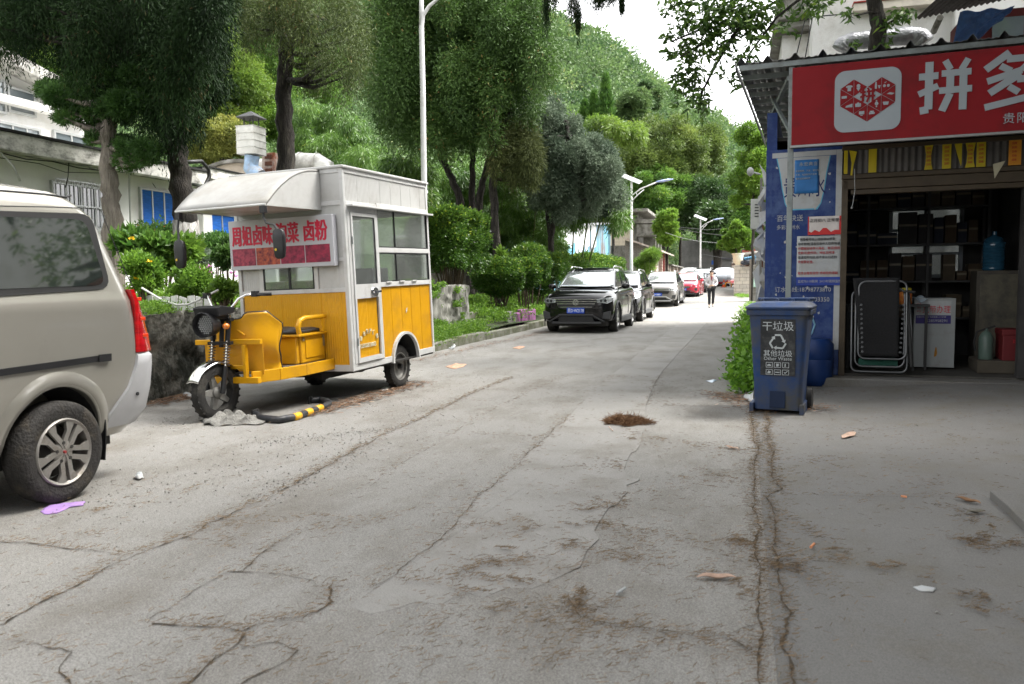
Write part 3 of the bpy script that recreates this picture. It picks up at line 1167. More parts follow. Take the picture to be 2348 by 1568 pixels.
mb = MB()
a, b = rel(556, 357, D0, ck), rel(596, 290, D0, ck)
w_ = (b.x - a.x)
for i in range(4):
    z0 = a.z + (b.z - a.z) * i / 4
    z1 = a.z + (b.z - a.z) * (i + 1) / 4
    mb.box((a.x + .015, -w_ / 2, z0), (b.x - .015, w_ / 2, z1 - 0.015))
    mb.box((a.x, -w_ / 2 - .015, z1 - 0.015), (b.x, w_ / 2 + .015, z1))
mb.build('stack', mat('pale_duct', (0.55, 0.55, 0.52), 0.5, 0.2, var=.12, scale=3, dirt=(.3, .28, .24), damt=.5), ck, bevel=0.005)
mb = MB()
h_ = rel(576, 272, D0, ck)
mb.lathe([(0.02, 0.2), (0.42, 0.02), (0.43, 0.0), (0.02, 0.02)], 4, 0, Matrix.Translation((h_.x, 0, h_.z)) @ Matrix.Rotation(rad(45), 4, 'Z'))
for sx in (-1, 1):
    for sy in (-1, 1):
        mb.cyl((h_.x + sx * .14, sy * .14, b.z), (h_.x + sx * .14, sy * .14, h_.z + .02), 0.018, n=6)
mb.build('cowl', mat('dark_cowl', (0.06, 0.06, 0.06), .6, .3), ck)
mb = MB()
e0, e1, e2 = rel(578, 357, D0, ck), rel(575, 385, D0, ck), rel(595, 405, D0, ck)
mb.tube([e0, e0.lerp(e1, .5), e1, e1.lerp(e2, .5) + Vector((-.03, 0, 0)), e2], [w_ * .36, w_ * .33, w_ * .36, w_ * .38, w_ * .38], 16)
mb.build('elbow', mat('pale_blue_metal', (0.30, 0.42, 0.58), .45, .2, var=.15, dirt=(.3, .25, .2), dscale=4, damt=.5), ck, smooth=True)
dk = thing('kitchen_duct', 'fat white kitchen exhaust duct lying on a roof behind the food cart', 'duct', AY(680, 385, 21))
mb = MB()
pts = [rel(600, 385, 21, dk), rel(640, 380, 21, dk), rel(690, 374, 21, dk), rel(728, 376, 21, dk), rel(745, 386, 21, dk), rel(752, 410, 21, dk), rel(752, 440, 21, dk)]
mb.tube(pts, [.27, .27, .30, .30, .30, .28, .28], 20)
for q in pts[1:4]:
    mb.tube([q - Vector((.03, 0, 0)), q + Vector((.03, 0, 0))], .32, 20)
mb.build('duct_body', mat('white_duct', (0.62, 0.61, 0.57), .4, .3, var=.1, scale=3, bump=.3, dirt=(.3, .28, .25), damt=.5), dk, smooth=True)
mb = MB()
q = rel(626, 378, 20.7, dk)
mb.cbox(q, (.42, .5, .62))
for i in range(3):
    mb.cbox(q + Vector((0.02, -.27, -.2 + .2 * i)), (.22, .05, .12), 1)
mb.build('fan_box', [mat('fan_box_paint', (0.55, 0.5, 0.45), .7, var=.2, scale=5, dirt=(.25, .08, .04), dscale=3, damt=.8), m_rust], dk, bevel=.01)
# grey flat roof parapet seen over the cart
ob = thing('grey_outbuilding', 'low grey flat roofed outbuilding behind the food cart', 'building', (-11.5, 19, 0))
mb = MB()
mb.box((-3, 0, 0.5), (-.6, 5, 3.9))
mb.build('wall', m_white, ob)
mb = MB()
mb.box((-3.2, -.3, 3.9), (-.4, 5.2, 4.1))
mb.build('roof', m_conc2, ob, bevel=.02)

# ---------------------------------------------------------------- blue painted sheet-metal shed
m_bluesh = mat('peeling_blue_metal', (0.16, 0.40, 0.52), 0.6, 0.2, var=0.2, scale=1.2, bump=0.3, bscale=9, dirt=(0.16, 0.09, 0.06), dscale=0.9, damt=0.75, stretch=(1, 1, .35))
bs = thing('blue_metal_shed', 'corrugated metal shed with peeling light blue paint behind the hedges', 'shed', (-9.6, 31, 0.4))
bs.rotation_euler = (0, 0, math.atan2(14, 2.4))
mb = MB()
L_ = 14.4
nn = 190
mb.sheet(lambda u, v: (u * L_, 0.02 * math.sin(u * nn * 1.3), v * (2.9 + 1.3 * u)), nn * 2, 1)
mb.build('wall', m_bluesh, bs, fix=False)
mb = MB()
mb.box((0, 0.05, 0), (L_, 5, 2.8))
mb.build('side_wall', m_conc2, bs)
mb = MB()
for i in range(9):
    x0 = 5.2 + i * .72 + random.uniform(-.2, .2)
    h0 = random.uniform(.3, 1.3)
    mb.prism([(x0, 3.3 + .09 * x0 - .3), (x0 + .8, 3.3 + .09 * x0 - .3), (x0 + .75, 3.1 - h0 * .5), (x0 + .4, 2.9 - h0 * .3), (x0 + .25, 3.0 - h0), (x0 + .02, 3.0 - h0 * .4)], -0.035, -0.025, 'y')
mb.build('torn_white_sheet', mat('white_plastic', (.7, .7, .7), .5), bs)
mb = MB()
mb.prism([(-.2, 2.85), (L_ + .2, 4.2), (L_ + .2, 4.28), (-.2, 2.93)], -0.25, 5, 'y')
mb.build('roof', m_galv, bs)

# ---------------------------------------------------------------- brick outbuildings along the lane
def brickmat(name, c1, c2, mortar, bw=0.4, bh=0.2, sc=1.0):
    m = bpy.data.materials.new(name)
    m.use_nodes = True
    t = m.node_tree
    p = t.nodes['Principled BSDF']
    tc = t.nodes.new('ShaderNodeTexCoord')
    sp = t.nodes.new('ShaderNodeSeparateXYZ')
    ad = t.nodes.new('ShaderNodeMath')
    cm = t.nodes.new('ShaderNodeCombineXYZ')
    L = t.links.new
    L(tc.outputs['Object'], sp.inputs[0])
    L(sp.outputs[0], ad.inputs[0])
    L(sp.outputs[1], ad.inputs[1])
    L(ad.outputs[0], cm.inputs[0])
    L(sp.outputs[2], cm.inputs[1])
    b = t.nodes.new('ShaderNodeTexBrick')
    b.inputs['Scale'].default_value = sc
    b.inputs['Brick Width'].default_value = bw
    b.inputs['Row Height'].default_value = bh
    b.inputs['Mortar Size'].default_value = 0.012
    b.inputs['Color1'].default_value = (*c1, 1)
    b.inputs['Color2'].default_value = (*c2, 1)
    b.inputs['Mortar'].default_value = (*mortar, 1)
    L(cm.outputs[0], b.inputs[0])
    n = t.nodes.new('ShaderNodeTexNoise')
    n.inputs['Scale'].default_value = 3
    n.inputs['Detail'].default_value = 8
    L(tc.outputs['Object'], n.inputs[0])
    mx = t.nodes.new('ShaderNodeMix')
    mx.data_type = 'RGBA'
    mx.blend_type = 'MULTIPLY'
    mx.inputs[0].default_value = .55
    L(b.outputs[0], mx.inputs[6])
    L(n.outputs[0], mx.inputs[7])
    L(mx.outputs[2], p.inputs['Base Color'])
    p.inputs['Roughness'].default_value = .95
    bp = t.nodes.new('ShaderNodeBump')
    bp.inputs['Distance'].default_value = .01
    L(b.outputs[1], bp.inputs['Height'])
    bp.invert = True
    L(bp.outputs[0], p.inputs['Normal'])
    return m


m_brick = brickmat('pink_block', (.62, .45, .38), (.72, .58, .48), (.28, .2, .17), .42, .21)
m_brickw = brickmat('pale_block', (.75, .68, .58), (.68, .62, .55), (.42, .38, .33), .45, .22)
m_brickg = brickmat('grey_brick', (.36, .33, .30), (.28, .26, .24), (.15, .14, .13), .26, .08)
bh = thing('brick_outbuilding', 'pink block outbuilding with sloping sheet roof beside the small bushy tree', 'building', (-7.6, 54, 0.5))
mb = MB()
mb.box((0, 0, -.6), (1.75, 9, 2.2))
mb.prism([(0, 2.2), (1.75, 2.2), (1.75, 2.95), (0, 3.6)], 0.003, 8.9, 'y')
mb.build('wall', m_brickg, bh)
mb = MB()
mb.box((1.05, -0.05, -.6), (1.8, -0.003, 2.4))
mb.box((1.755, 0, -.6), (1.85, 4, 2.9))
mb.build('block_panel', m_brickw, bh)
mb = MB()
for y in (0, 4.2, 8.7):
    mb.box((1.76, y - .1, -.6), (2.1, y + .3, 3.0))
mb.build('pier', m_brick, bh)
mb = MB()
mb.cyl((2.15, 4.6, -.6), (2.15, 4.6, 3.0), .06, n=8)
mb.build('drain_pipe', mat('red_brown_pipe', (.25, .05, .04), .5), bh)
mb = MB()
mb.prism([(-.3, 3.78), (2.5, 2.75), (2.5, 2.85), (-.3, 3.9)], -.6, 9.4, 'y')
mb.build('roof', mat('sheet_roof', (.42, .36, .32), .8, var=.2, dirt=(.2, .12, .08)), bh)
lw = thing('low_block_shed', 'low pink block shed with thin flat roof past the brick outbuilding', 'shed', (-5.75, 64.5, 0.8))
mb = MB()
mb.box((-2, 0, -.6), (0, 13, 1.75))
mb.build('wall', m_brick, lw)
mb = MB()
for y in (0.3, 4, 8, 12.2):
    mb.box((0.0, y, -.6), (.22, y + .5, 1.76))
mb.build('pier', m_brickw, lw)
mb = MB()
mb.box((-2.2, -.2, 1.77), (.45, 13.4, 1.86))
mb.build('roof', m_conc2, lw)
cbld = thing('concrete_house', 'unfinished grey concrete house with balcony above the brick outbuilding', 'building', (-9.2, 66, 0))
mb = MB()
mb.box((-4, 0, 0), (.9, 8, 6.9))
mb.box((.9, 1.0, 0), (2.6, 8, 4.0))
for y in (1.0, 3.4, 5.8):
    mb.box((1.3, y, 4.0), (2.3, y + .35, 6.0))
mb.build('wall', m_conc2, cbld)
mb = MB()
mb.box((-4.2, -1.2, 6.9), (1.9, 8.2, 7.15))
mb.box((.4, -.8, 6.0), (2.7, 8, 6.3))
mb.build('roof', m_conc2, cbld, bevel=.02)
mb = MB()
mb.box((.95, -.7, 5.2), (2.4, .6, 5.95))
mb.box((.95, -.9, 4.95), (2.5, .7, 5.19))
mb.build('balcony', m_conc2, cbld, bevel=.02)
mb = MB()
mb.box((-1.5, -.02, 4.3), (0.6, 0.0, 6.7))
mb.build('plaster_panel', mat('cream_plaster', (.6, .52, .42), .9), cbld)

# grey end wall and the far yard
ew = thing('grey_end_wall', 'tall grey concrete wall closing the far end of the lane', 'wall', (-6, 84, 1.3))
mb = MB()
mb.box((0, 0, -.5), (7.5, .4, 4.2))
mb.build('wall_body', mat('dark_render', (.17, .165, .16), .9, var=.15, scale=.6, dirt=(.09, .09, .085), dscale=.7, damt=.7), ew)
mb = MB()
mb.box((3.0, -0.03, 1.7), (3.5, -0.003, 2.1))
mb.build('blue_notice', mat('blue_plate', (.03, .10, .4), .5), ew)
cp_ = thing('carport', 'dark carport roof on block piers at the far end of the lane', 'carport', (-.1, 71, 1.0))
mb = MB()
mb.box((-1.6, 0, 2.15), (2.6, 8, 2.3))
mb.build('roof', mat('dark_sheet', (.05, .05, .055), .7), cp_)
for (x, y) in ((-.75, .3), (.9, .3)):
    mb = MB()
    mb.box((x, y, -.5), (x + .42, y + .4, 2.14))
    mb.build('pier', m_brickw, cp_)
# right side: block wall with junk on top
rw = thing('block_garden_wall', 'pale block wall corner with crumbling top on the right of the lane', 'wall', (-.42, 50.5, .4))
mb = MB()
mb.box((0, 0, -.4), (1.7, .3, 1.75))
mb.box((0, .3, -.4), (.28, 9, 1.75))
mb.box((-.05, -.06, -.4), (.32, .3, 1.85))
mb.build('wall_body', m_brickw, rw, bevel=.02)
mb = MB()
for i in range(14):
    mb.cbox((random.uniform(0, 1.6), .15, 1.82 + random.uniform(0, .1)), (.22, .25, .1), 0, Matrix.Rotation(random.uniform(-.1, .1), 4, 'Y'))
mb.build('loose_coping', mat('loose_brick', (.45, .30, .24), .9, var=.3), rw)
t = thing('junk_bucket', 'cream plastic bucket standing on top of the block wall corner', 'bucket', (-.25, 50.7, 2.26))
mb = MB()
mb.lathe([(0, 0), (.24, 0), (.33, .62), (.37, .64), (.37, .70), (.31, .70), (.22, .05), (0, .05)], 16)
mb.build('bucket_body', mat('cream_plastic', (.7, .6, .42), .5), t, smooth=True)
t = thing('junk_tarp', 'light blue corrugated sheet sagging over dark junk on the block wall', 'roof sheet', (.3, 49.8, 2.3))
mb = MB()
mb.sheet(lambda u, v: (u * 1.9 - .2, v * 1.1, .35 + .25 * u + .03 * math.sin(v * 40) - .2 * v), 8, 40)
mb.build('sheet', mat('sky_blue_sheet', (.16, .42, .68), .5, var=.2), t, solid=.01)
mb = MB()
for i in range(9):
    mb.sphere((random.uniform(-.3, 1.5), random.uniform(0, .6), random.uniform(0, .15)), (random.uniform(.1, .3), .2, .12), 8, 5)
mb.build('bundle', mat('dark_bundle', (.04, .045, .06), .7, var=.4), t, smooth=True)
t = thing('gate_post', 'rough concrete gate post with green meter box near the right verge', 'post', (.42, 43.5, .2))
mb = MB()
mb.box((0.12, 0, -.2), (.62, .5, 1.9))
mb.build('post_body', m_conc2, t, bevel=.03)
mb = MB()
mb.box((.16, -.08, .75), (.36, -.002, 1.2))
mb.build('meter_box', mat('pale_green_box', (.35, .5, .42), .5), t)
mb = MB()
mb.box((-.05, -.1, -.2), (.05, .0, 2.2))
mb.build('timber_stake', mat('weathered_timber', (.14, .12, .10), .9), t)
t = thing('old_house', 'weathered grey house with barred window and lean to among trees on the right', 'building', (.4, 62, .7))
mb = MB()
mb.box((0, 0, 0), (8, 6, 6.2))
mb.build('wall', m_conc2, t)
mb = MB()
mb.prism([(-.6, 6.0), (4, 7.6), (8.5, 6.0)], -.4, 6.4, 'y')
mb.build('roof', mat('grey_tiles', (.10, .10, .10), .9, var=.3), t)
window(t, Matrix.Translation((.5, -.03, 3.2)), 1.2, 1.4, 2, 2, bars=5)
t = thing('pink_awning', 'faded red and white roof sheet behind the junk on the right', 'roof', (-.0, 56, 2.3))
mb = MB()
mb.prism([(0, .8), (2.2, 1.05), (2.2, 1.12), (0, .87)], 0, 2.5, 'y')
mb.prism([(0, .88), (2.2, 1.13), (2.2, 1.3), (0, 1.05)], .0, .1, 'y', 1)
mb.build('sheet', [mat('white_sheet', (.65, .62, .6), .7), mat('faded_red', (.45, .12, .10), .7)], t)

# ---------------------------------------------------------------- tall white house behind the shop
m_whouse = mat('white_roughcast', (0.80, 0.79, 0.77), 0.95, var=0.03, scale=2, bump=1.2, bscale=70, dirt=(0.5, 0.47, 0.42), dscale=.8, damt=.5)
wh = thing('white_house', 'tall white roughcast house rising behind the parcel shop', 'building', (0, 17.2, 0))
xl = AY(1862, 60, 17.2).x
mb = MB()
mb.box((xl, 0, 0), (14, 9, 14))
mb.build('wall', m_whouse, wh)
mb = MB()
xk = AY(2187, 60, 17.0).x
mb.box((xk, -.28, 0), (xk + .16, 0, 14))
mb.build('corner_pier', m_whouse, wh)
e1 = AY(1782, 75, 18.0)
mb = MB()
mb.box((e1.x + .1, .9, 0), (xl - .003, 8, e1.z + .55))
mb.build('side_wing', m_whouse, wh)
mb = MB()
for (pyb, pyt) in ((50, -40), (80, 66)):
    a = AY(1782, pyb, 18)
    b = AY(1782, pyt, 18)
    mb.box((a.x - .1 * (pyb > 60), .7, a.z), (xl - .004, 8.3, b.z), 0)
mb.build('concrete_eave', m_conc2, wh, bevel=.03)
a = AY(1960, 22, 17.2)
b = AY(2205, 22, 17.2)
mb = MB()
mb.box((a.x - .05, -.22, a.z - .1), (b.x, 0, a.z + .05))
mb.build('sill_ledge', mat('cream_paint', (.66, .60, .52), .8), wh, bevel=.01)
mb = MB()
mb.box((a.x - .06, -.25, a.z + .052), (b.x, 0, a.z + .075))
mb.build('red_trim', mat('dull_red', (.3, .04, .03), .7), wh)
window(wh, Matrix.Translation((a.x + .2, -.02, a.z + .1)), 3.0, 1.5, 3, 1, glass=mat('teal_glass', (.12, .3, .3), .08, spec=1, coat=.5), frame=mat('white_frame', (.75, .75, .75), .5))
mb = MB()
for pts in ([(1820, 150), (1845, 45), (1870, 38), (1960, 30)], [(1862, 40), (1838, 175)]):
    mb.tube([AY(x, y, 16.95) - wh.location for x, y in pts], .012, 5)
mb.build('cable', m_wire, wh)
mb = MB()
a = AY(2140, 72, 17) - wh.location
mb.cyl(a, a + Vector((0, -.5, .1)), .06, n=8)
mb.build('drain_spout', m_conc2, wh, smooth=True)
# foil duct along the house wall
t = thing('foil_duct', 'crumpled silver foil duct running along the white house wall', 'duct', AY(2025, 95, 15.6))
mb = MB()
pts = [(1925, 112), (1932, 100), (1955, 92), (2000, 88), (2050, 83), (2095, 79), (2112, 84), (2122, 100)]
P = []
for (a, b) in zip(pts[:-1], pts[1:]):
    for i in range(5):
        P.append(AY(a[0] + (b[0] - a[0]) * i / 5, a[1] + (b[1] - a[1]) * i / 5 + 2, 15.6) - t.location)
mb.tube(P, [.15 * random.uniform(.94, 1.06) for _ in P], 16)
mb.build('duct_body', mat('foil', (.30, .30, .31), .35, .9, var=.2, bump=.8, scale=10, bscale=30), t, smooth='full')
# small lean-to with red windows and blue tarp
t = thing('rooftop_lean_to', 'corrugated lean to with dark red windows and blue tarp above the shop', 'lean-to', AY(2240, 90, 14.2))
mb = MB()
A, B = rel(2125, 98, 14.2, t), rel(2420, 14, 14.2, t)
n_ = 60
mb.sheet(lambda u, v: (A.x + (B.x - A.x) * u, -1.0 + 2.0 * v, A.z + .42 + (0.25) * u + .02 * math.sin(u * 130) + .25 * v), 200, 1)
mb.build('roof', mat('rusty_sheet', (.10, .085, .08), .8, .2, var=.3), t, solid=.008, fix=False)
mb = MB()
mb.box((A.x + .5, -.2, A.z - 1.2), (B.x, .8, A.z + .35))
mb.build('wall', mat('dark_red_paint', (.10, .012, .012), .7), t)
mb = MB()
for i in range(4):
    x0 = A.x + .85 + i * .62
    mb.box((x0, -.23, A.z - .25), (x0 + .42, -.203, A.z + .22), i % 2)
mb.build('window', [m_glassl, mat('newsprint', (.35, .36, .33), .8, var=.3, scale=20)], t)
mb = MB()
mb.sheet(lambda u, v: (A.x + .25 + .7 * u, -.9 + .6 * v * (1 - .1 * u), A.z + .34 - .55 * (1 - u) * v - .18 + .02 * math.sin(u * 14 + v * 9)), 14, 8)
mb.build('blue_tarp', mat('blue_tarp', (.015, .05, .14), .5, var=.35, scale=6, bump=1, bscale=7), t, solid=.006)

# ---------------- unseen plain houses, added behind and right of the camera to shade the shop
t = thing('shade_house_behind', 'plain grey two storey house added behind the camera to shade the parcel shop, outside the picture', 'building', (2.5, -13, 0))
mb = MB()
mb.box((0, -7, 0), (16, 0, 6.4))
mb.build('wall', m_conc2, t)
mb = MB()
mb.box((-.5, -7.4, 6.41), (16.5, .8, 6.7))
mb.build('roof', m_conc2, t)
for i in range(4):
    for z in (1.0, 4.0):
        window(t, Matrix(((-1, 0, 0, 3.2 + i * 3.6), (0, -1, 0, .03), (0, 0, 1, z), (0, 0, 0, 1))), 1.8, 1.6, 2, 1)
t = thing('shade_house_right', 'plain grey house added at the far right to shade the forecourt, outside the picture', 'building', (8.6, -6, 0))  # unseen house mass added on the right to block light
mb = MB()
mb.box((0, 0, 0), (6, 15, 7.5))
mb.build('wall', m_conc2, t)
mb = MB()
mb.box((-.6, -.4, 7.51), (6, 15.4, 7.8))
mb.build('roof', m_conc2, t)
# ------------------------------------------------------------ the parcel shop at the right
SO = Vector((0.27, 10.35, 0))
SA = math.atan2(-0.082, 0.9966)
SM = Matrix.Translation(SO) @ Matrix.Rotation(SA, 4, 'Z')


def S(s, t, z):
    return SM @ Vector((s, t, z))


FZ = 0.14
m_blueb = mat('blue_panel_print', (0.005, 0.027, 0.14), 0.55, var=0.18, scale=3, bump=0.15, dirt=(0.05, 0.09, 0.22), dscale=4, damt=0.6)
m_dusty = mat('dusty_white_print', (0.40, 0.42, 0.43), 0.6, var=0.08, scale=4, dirt=(0.34, 0.33, 0.31), dscale=5, damt=0.6)
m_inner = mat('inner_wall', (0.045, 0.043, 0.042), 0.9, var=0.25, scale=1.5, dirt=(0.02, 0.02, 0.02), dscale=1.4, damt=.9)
m_brown = mat('brown_frame', (0.06, 0.045, 0.028), 0.5, .2, var=0.2, scale=6)
m_red = mat('sign_red', (0.20, 0.002, 0.006), 0.7, var=0.10, scale=1.2, bump=.5, bscale=2.5, dirt=(.12, .004, .006), dscale=2, damt=.5)
m_silver = mat('sign_silver', (0.29, 0.325, 0.35), 0.6, var=0.04, scale=3)
m_steel = mat('painted_steel', (0.22, 0.25, 0.25), 0.5, 0.4, var=0.15, scale=5, dirt=(.12, .12, .11), damt=.5)

sh = thing('parcel_shop', 'dark open fronted parcel shop with blue poster wall and corrugated roof', 'shop', SO, SA)
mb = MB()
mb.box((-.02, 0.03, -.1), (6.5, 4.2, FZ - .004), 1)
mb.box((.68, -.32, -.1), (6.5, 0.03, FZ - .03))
mb.build('floor_slab', [m_fore, mat('shop_floor', (.06, .057, .05), .8, var=.3)], sh, bevel=.015)  # inner floor darker than the forecourt concrete: indoor shade put into its colour
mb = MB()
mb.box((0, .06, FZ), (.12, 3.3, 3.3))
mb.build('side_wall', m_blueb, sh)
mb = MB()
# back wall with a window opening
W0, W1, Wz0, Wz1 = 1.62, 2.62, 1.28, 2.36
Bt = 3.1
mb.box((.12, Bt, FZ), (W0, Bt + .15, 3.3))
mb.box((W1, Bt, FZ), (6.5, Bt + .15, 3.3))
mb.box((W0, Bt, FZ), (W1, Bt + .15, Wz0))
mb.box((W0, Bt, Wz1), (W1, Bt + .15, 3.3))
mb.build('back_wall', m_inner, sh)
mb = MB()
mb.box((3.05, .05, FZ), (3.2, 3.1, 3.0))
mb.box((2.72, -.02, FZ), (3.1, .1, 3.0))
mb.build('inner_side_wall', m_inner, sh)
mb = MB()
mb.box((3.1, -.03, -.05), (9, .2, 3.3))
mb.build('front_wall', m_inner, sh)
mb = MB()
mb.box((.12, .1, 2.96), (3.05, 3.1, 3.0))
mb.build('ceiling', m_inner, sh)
fo = window(sh, Matrix.Translation((W0, Bt + .03, Wz0)), W1 - W0, Wz1 - Wz0, 2, 3, glass=mat('back_pane', (.35, .38, .38), .1, trans=.9, var=.02), frame=m_silver)
# the blue front panel and its prints
mb = MB()
mb.box((0, 0, FZ - .1), (.86, .055, 2.84))
mb.build('poster_panel', m_blueb, sh, bevel=.004)
pp = thing('water_poster', 'big blue water delivery poster with white glass shape on the shop wall', 'poster', S(0.06, -.004, 0), SA)
mb = MB()
mb.box((0.01, -.004, .52), (.80, 0, 2.80))
mb.build('sheet', m_blueb, pp)
mb = MB()
mb.box((.735, -.007, .42), (.80, -.0045, 2.80))
mb.box((.10, -.007, .42), (.73, -.0045, .52))
mb.box((.01, -.007, 2.74), (.733, -.0045, 2.80))
mb.build('white_border', m_dusty, pp)
L = [(.07, 2.735), (.66, 2.735)]
cup = [(.07, 2.735), (.11, 2.55), (.14, 2.35), (.175, 2.18), (.22, 2.12), (.52, 2.12), (.565, 2.18), (.60, 2.35), (.625, 2.55), (.66, 2.735)]
mb = MB()
mb.prism([(a + (.012 if i > 4 else -.012), b - (.015 if 3 < i < 6 else 0)) for i, (a, b) in enumerate(cup)][::-1], -.0062, -.005, 'y', 0)
mb.build('cup_halo', mat('cyan_print', (.10, .38, .55), .5), pp)
mb = MB()
mb.prism(cup[::-1], -.0085, -.0065, 'y')
mb.build('cup_print', m_dusty, pp)
m_navy = mat('navy_ink', (.01, .02, .10), .6)
text('贵州水', .17, m_navy, pp, (.14, -.0095, 2.28), sx=.95, sy=1.6)
text('百年快送', .085, m_dusty, pp, (.07, -.0065, 1.98), sx=.9)
text('多彩贵州水', .06, m_dusty, pp, (.07, -.0065, 1.88), sx=.9)
text('订水热线:18798773810', .072, m_dusty, pp, (.06, -.0065, 1.12), sx=.92)
text('18308503350', .075, m_dusty, pp, (.31, -.0065, 1.00), sx=.92)
mb = MB()
pts = [(.43 + .10 * math.sin(i * .35) * (1 - i / 14), .85 - i * .03) for i in range(12)]
mb.tube([(a, -.008, b) for a, b in [(.42, .86), (.50, .80), (.53, .72), (.50, .62), (.44, .55), (.42, .5)]], .012, 6)
mb.tube([(a, -.008, b) for a, b in [(.42, .86), (.45, .76), (.46, .66), (.44, .58)]], .006, 6)
mb.build('splash_print', mat('pale_cyan', (.2, .4, .55), .5), pp)
# scuffs and torn paper scraps on it
mb = MB()
for i in range(46):
    x, z = random.uniform(.03, .72), random.uniform(.55, 2.7)
    s_ = random.uniform(.006, .022)
    mb.prism([(x + s_ * random.uniform(.4, 1) * math.cos(a), z + s_ * random.uniform(.3, 1.4) * math.sin(a)) for a in (5.5, 4.2, 3, 2, .9)], -.010, -.009, 'y')
mb.build('paper_scrap', m_dusty, pp)


def poster(name, label, s0, z0, s1, z1, m, off):
    t = thing(name, label, 'poster', S(s0, -off, z0), SA)
    mb = MB()
    w, h = s1 - s0, z1 - z0
    mb.sheet(lambda u, v: (u * w, -.002 * math.sin(u * 5 + 1) - .003 * (v > .9) * (u > .9), v * h), 10, 8)
    mb.build('sheet', m, t, solid=.0012, smooth=True, fix=False)
    return t, w, h


m_ink = mat('black_ink', (.015, .015, .018), .7)
m_rink = mat('red_ink', (.45, .02, .03), .7)
t, w_, h_ = poster('pawn_poster', 'small blue pawn shop poster pasted over the white cup print', .33, 2.30, .60, 2.70, mat('azure_paper', (.03, .16, .42), .5, var=.15), .018)
text('永宏典当', .05, m_dusty, t, (.05, -.006, .33), space=1.1)
for i, s_ in enumerate(['资金周转、汽车、摩托车', '手表、电脑数码产品等', '奢侈品短期抵押']):
    text(s_, .024, m_dusty, t, (.01, -.006, .26 - .045 * i))
t, w_, h_ = poster('holiday_notice', 'small red and white new year opening notice above the parcel notice', .49, 1.80, .86, 2.02, mat('notice_white', (.6, .56, .54), .6), .020)
text('正月初八 正常营业', .045, m_ink, t, (.02, -.007, .155))
mb = MB()
mb.prism([(0, 0), (w_, 0), (w_, .05), (.30, .055), (.26, .03), (.21, .08), (.17, .08), (.13, .035), (.08, .06), (.04, .03), (0, .05)][::-1], -.008, -.0065, 'y')
mb.box((0, -.008, .05), (.012, -.0065, h_))
mb.box((w_ - .02, -.008, .05), (w_, -.0065, h_))
mb.build('red_print', mat('notice_red', (.5, .03, .03), .6), t)
t, w_, h_ = poster('parcel_notice', 'white parcel pickup notice with black and red text on the blue wall', .37, 1.20, .88, 1.79, m_dusty, .016)
lines = [('  因隐藏号码上线给驿站带来', 0), ('取件影响,请各位收件人取件快递', 0), ('仔细核对收件人姓名、电话(后四', 1), ('位数字)取件码、地址,如有拿', 1), ('错请及时归还,拒不承认归还的', 0), ('将报警处理。', 1)]
for i, (s_, c) in enumerate(lines):
    text(s_, .036, m_rink if c else m_ink, t, (.012, -.006, .535 - .054 * i), sx=.92)
text('取件全程有监控 感谢您的理解', .036, m_rink, t, (.012, -.006, .13), sx=.95)
mb = MB()
mb.box((-.002, -.007, -.005), (w_ + .002, -.0045, .095))
mb.build('blue_strip', mat('strip_blue', (.02, .05, .30), .5), t)
text('监控与110联网  24小时视频监控', .038, m_dusty, t, (.015, -.0085, .03), sx=.92)
# steel posts and the corrugated roof
mb = MB()
mb.box((.27, -.80, 0), (.33, -.74, 3.62))
mb.box((-.02, .9, FZ), (.03, .95, 3.5))
mb.build('steel_post', m_steel, sh, bevel=.004)
ps = MB()
ps.bar((.27, -.77, 3.5), (-.02, .85, 3.35), .04, .05)
ps.bar((.30, -.77, 2.9), (.05, 0.2, 3.5), .035, .035)
ps.build('brace', m_steel, sh)
m_corr = mat('corrugated_roof', (0.24, 0.255, 0.265), 0.4, 0.6, var=0.25, scale=3, dirt=(.10, .09, .08), dscale=3, damt=.7)


def corr(u):
    f = (u / .285) % 1.0
    return .06 * (max(0, 1 - abs(f - .5) / .16) ** .55 if abs(f - .5) < .16 else 0) + (.006 * math.cos(f * 8 * math.pi))


rx0, rx1, ry0, ry1, rz_ = -.28, 7.0, -.86, 5.0, 3.69
nn = int((rx1 - rx0) / .023)
mb = MB()
mb.sheet(lambda u, v: (rx0 + (rx1 - rx0) * u, ry0 + (ry1 - ry0) * v, rz_ + .06 * v + corr((rx1 - rx0) * u + .1)), nn, 1)
mb.build('roof', m_corr, sh, solid=.003, fix=False)
mb = MB()
for i in range(11):
    y = ry0 + .03 + i * .48
    z = rz_ + .06 * (y - ry0) / (ry1 - ry0) - .034
    mb.box((rx0 + .02, y, z - .035), (6.9, y + .04, z + .02))
mb.build('purlin', m_steel, sh)
mb = MB()
mb.sheet(lambda u, v: (rx0 - .02, ry0 + (ry1 - ry0) * u, rz_ + .03 + .06 * u - .09 * v + .0), 10, 1)
mb.build('verge_flashing', m_corr, sh, solid=.004, fix=False)
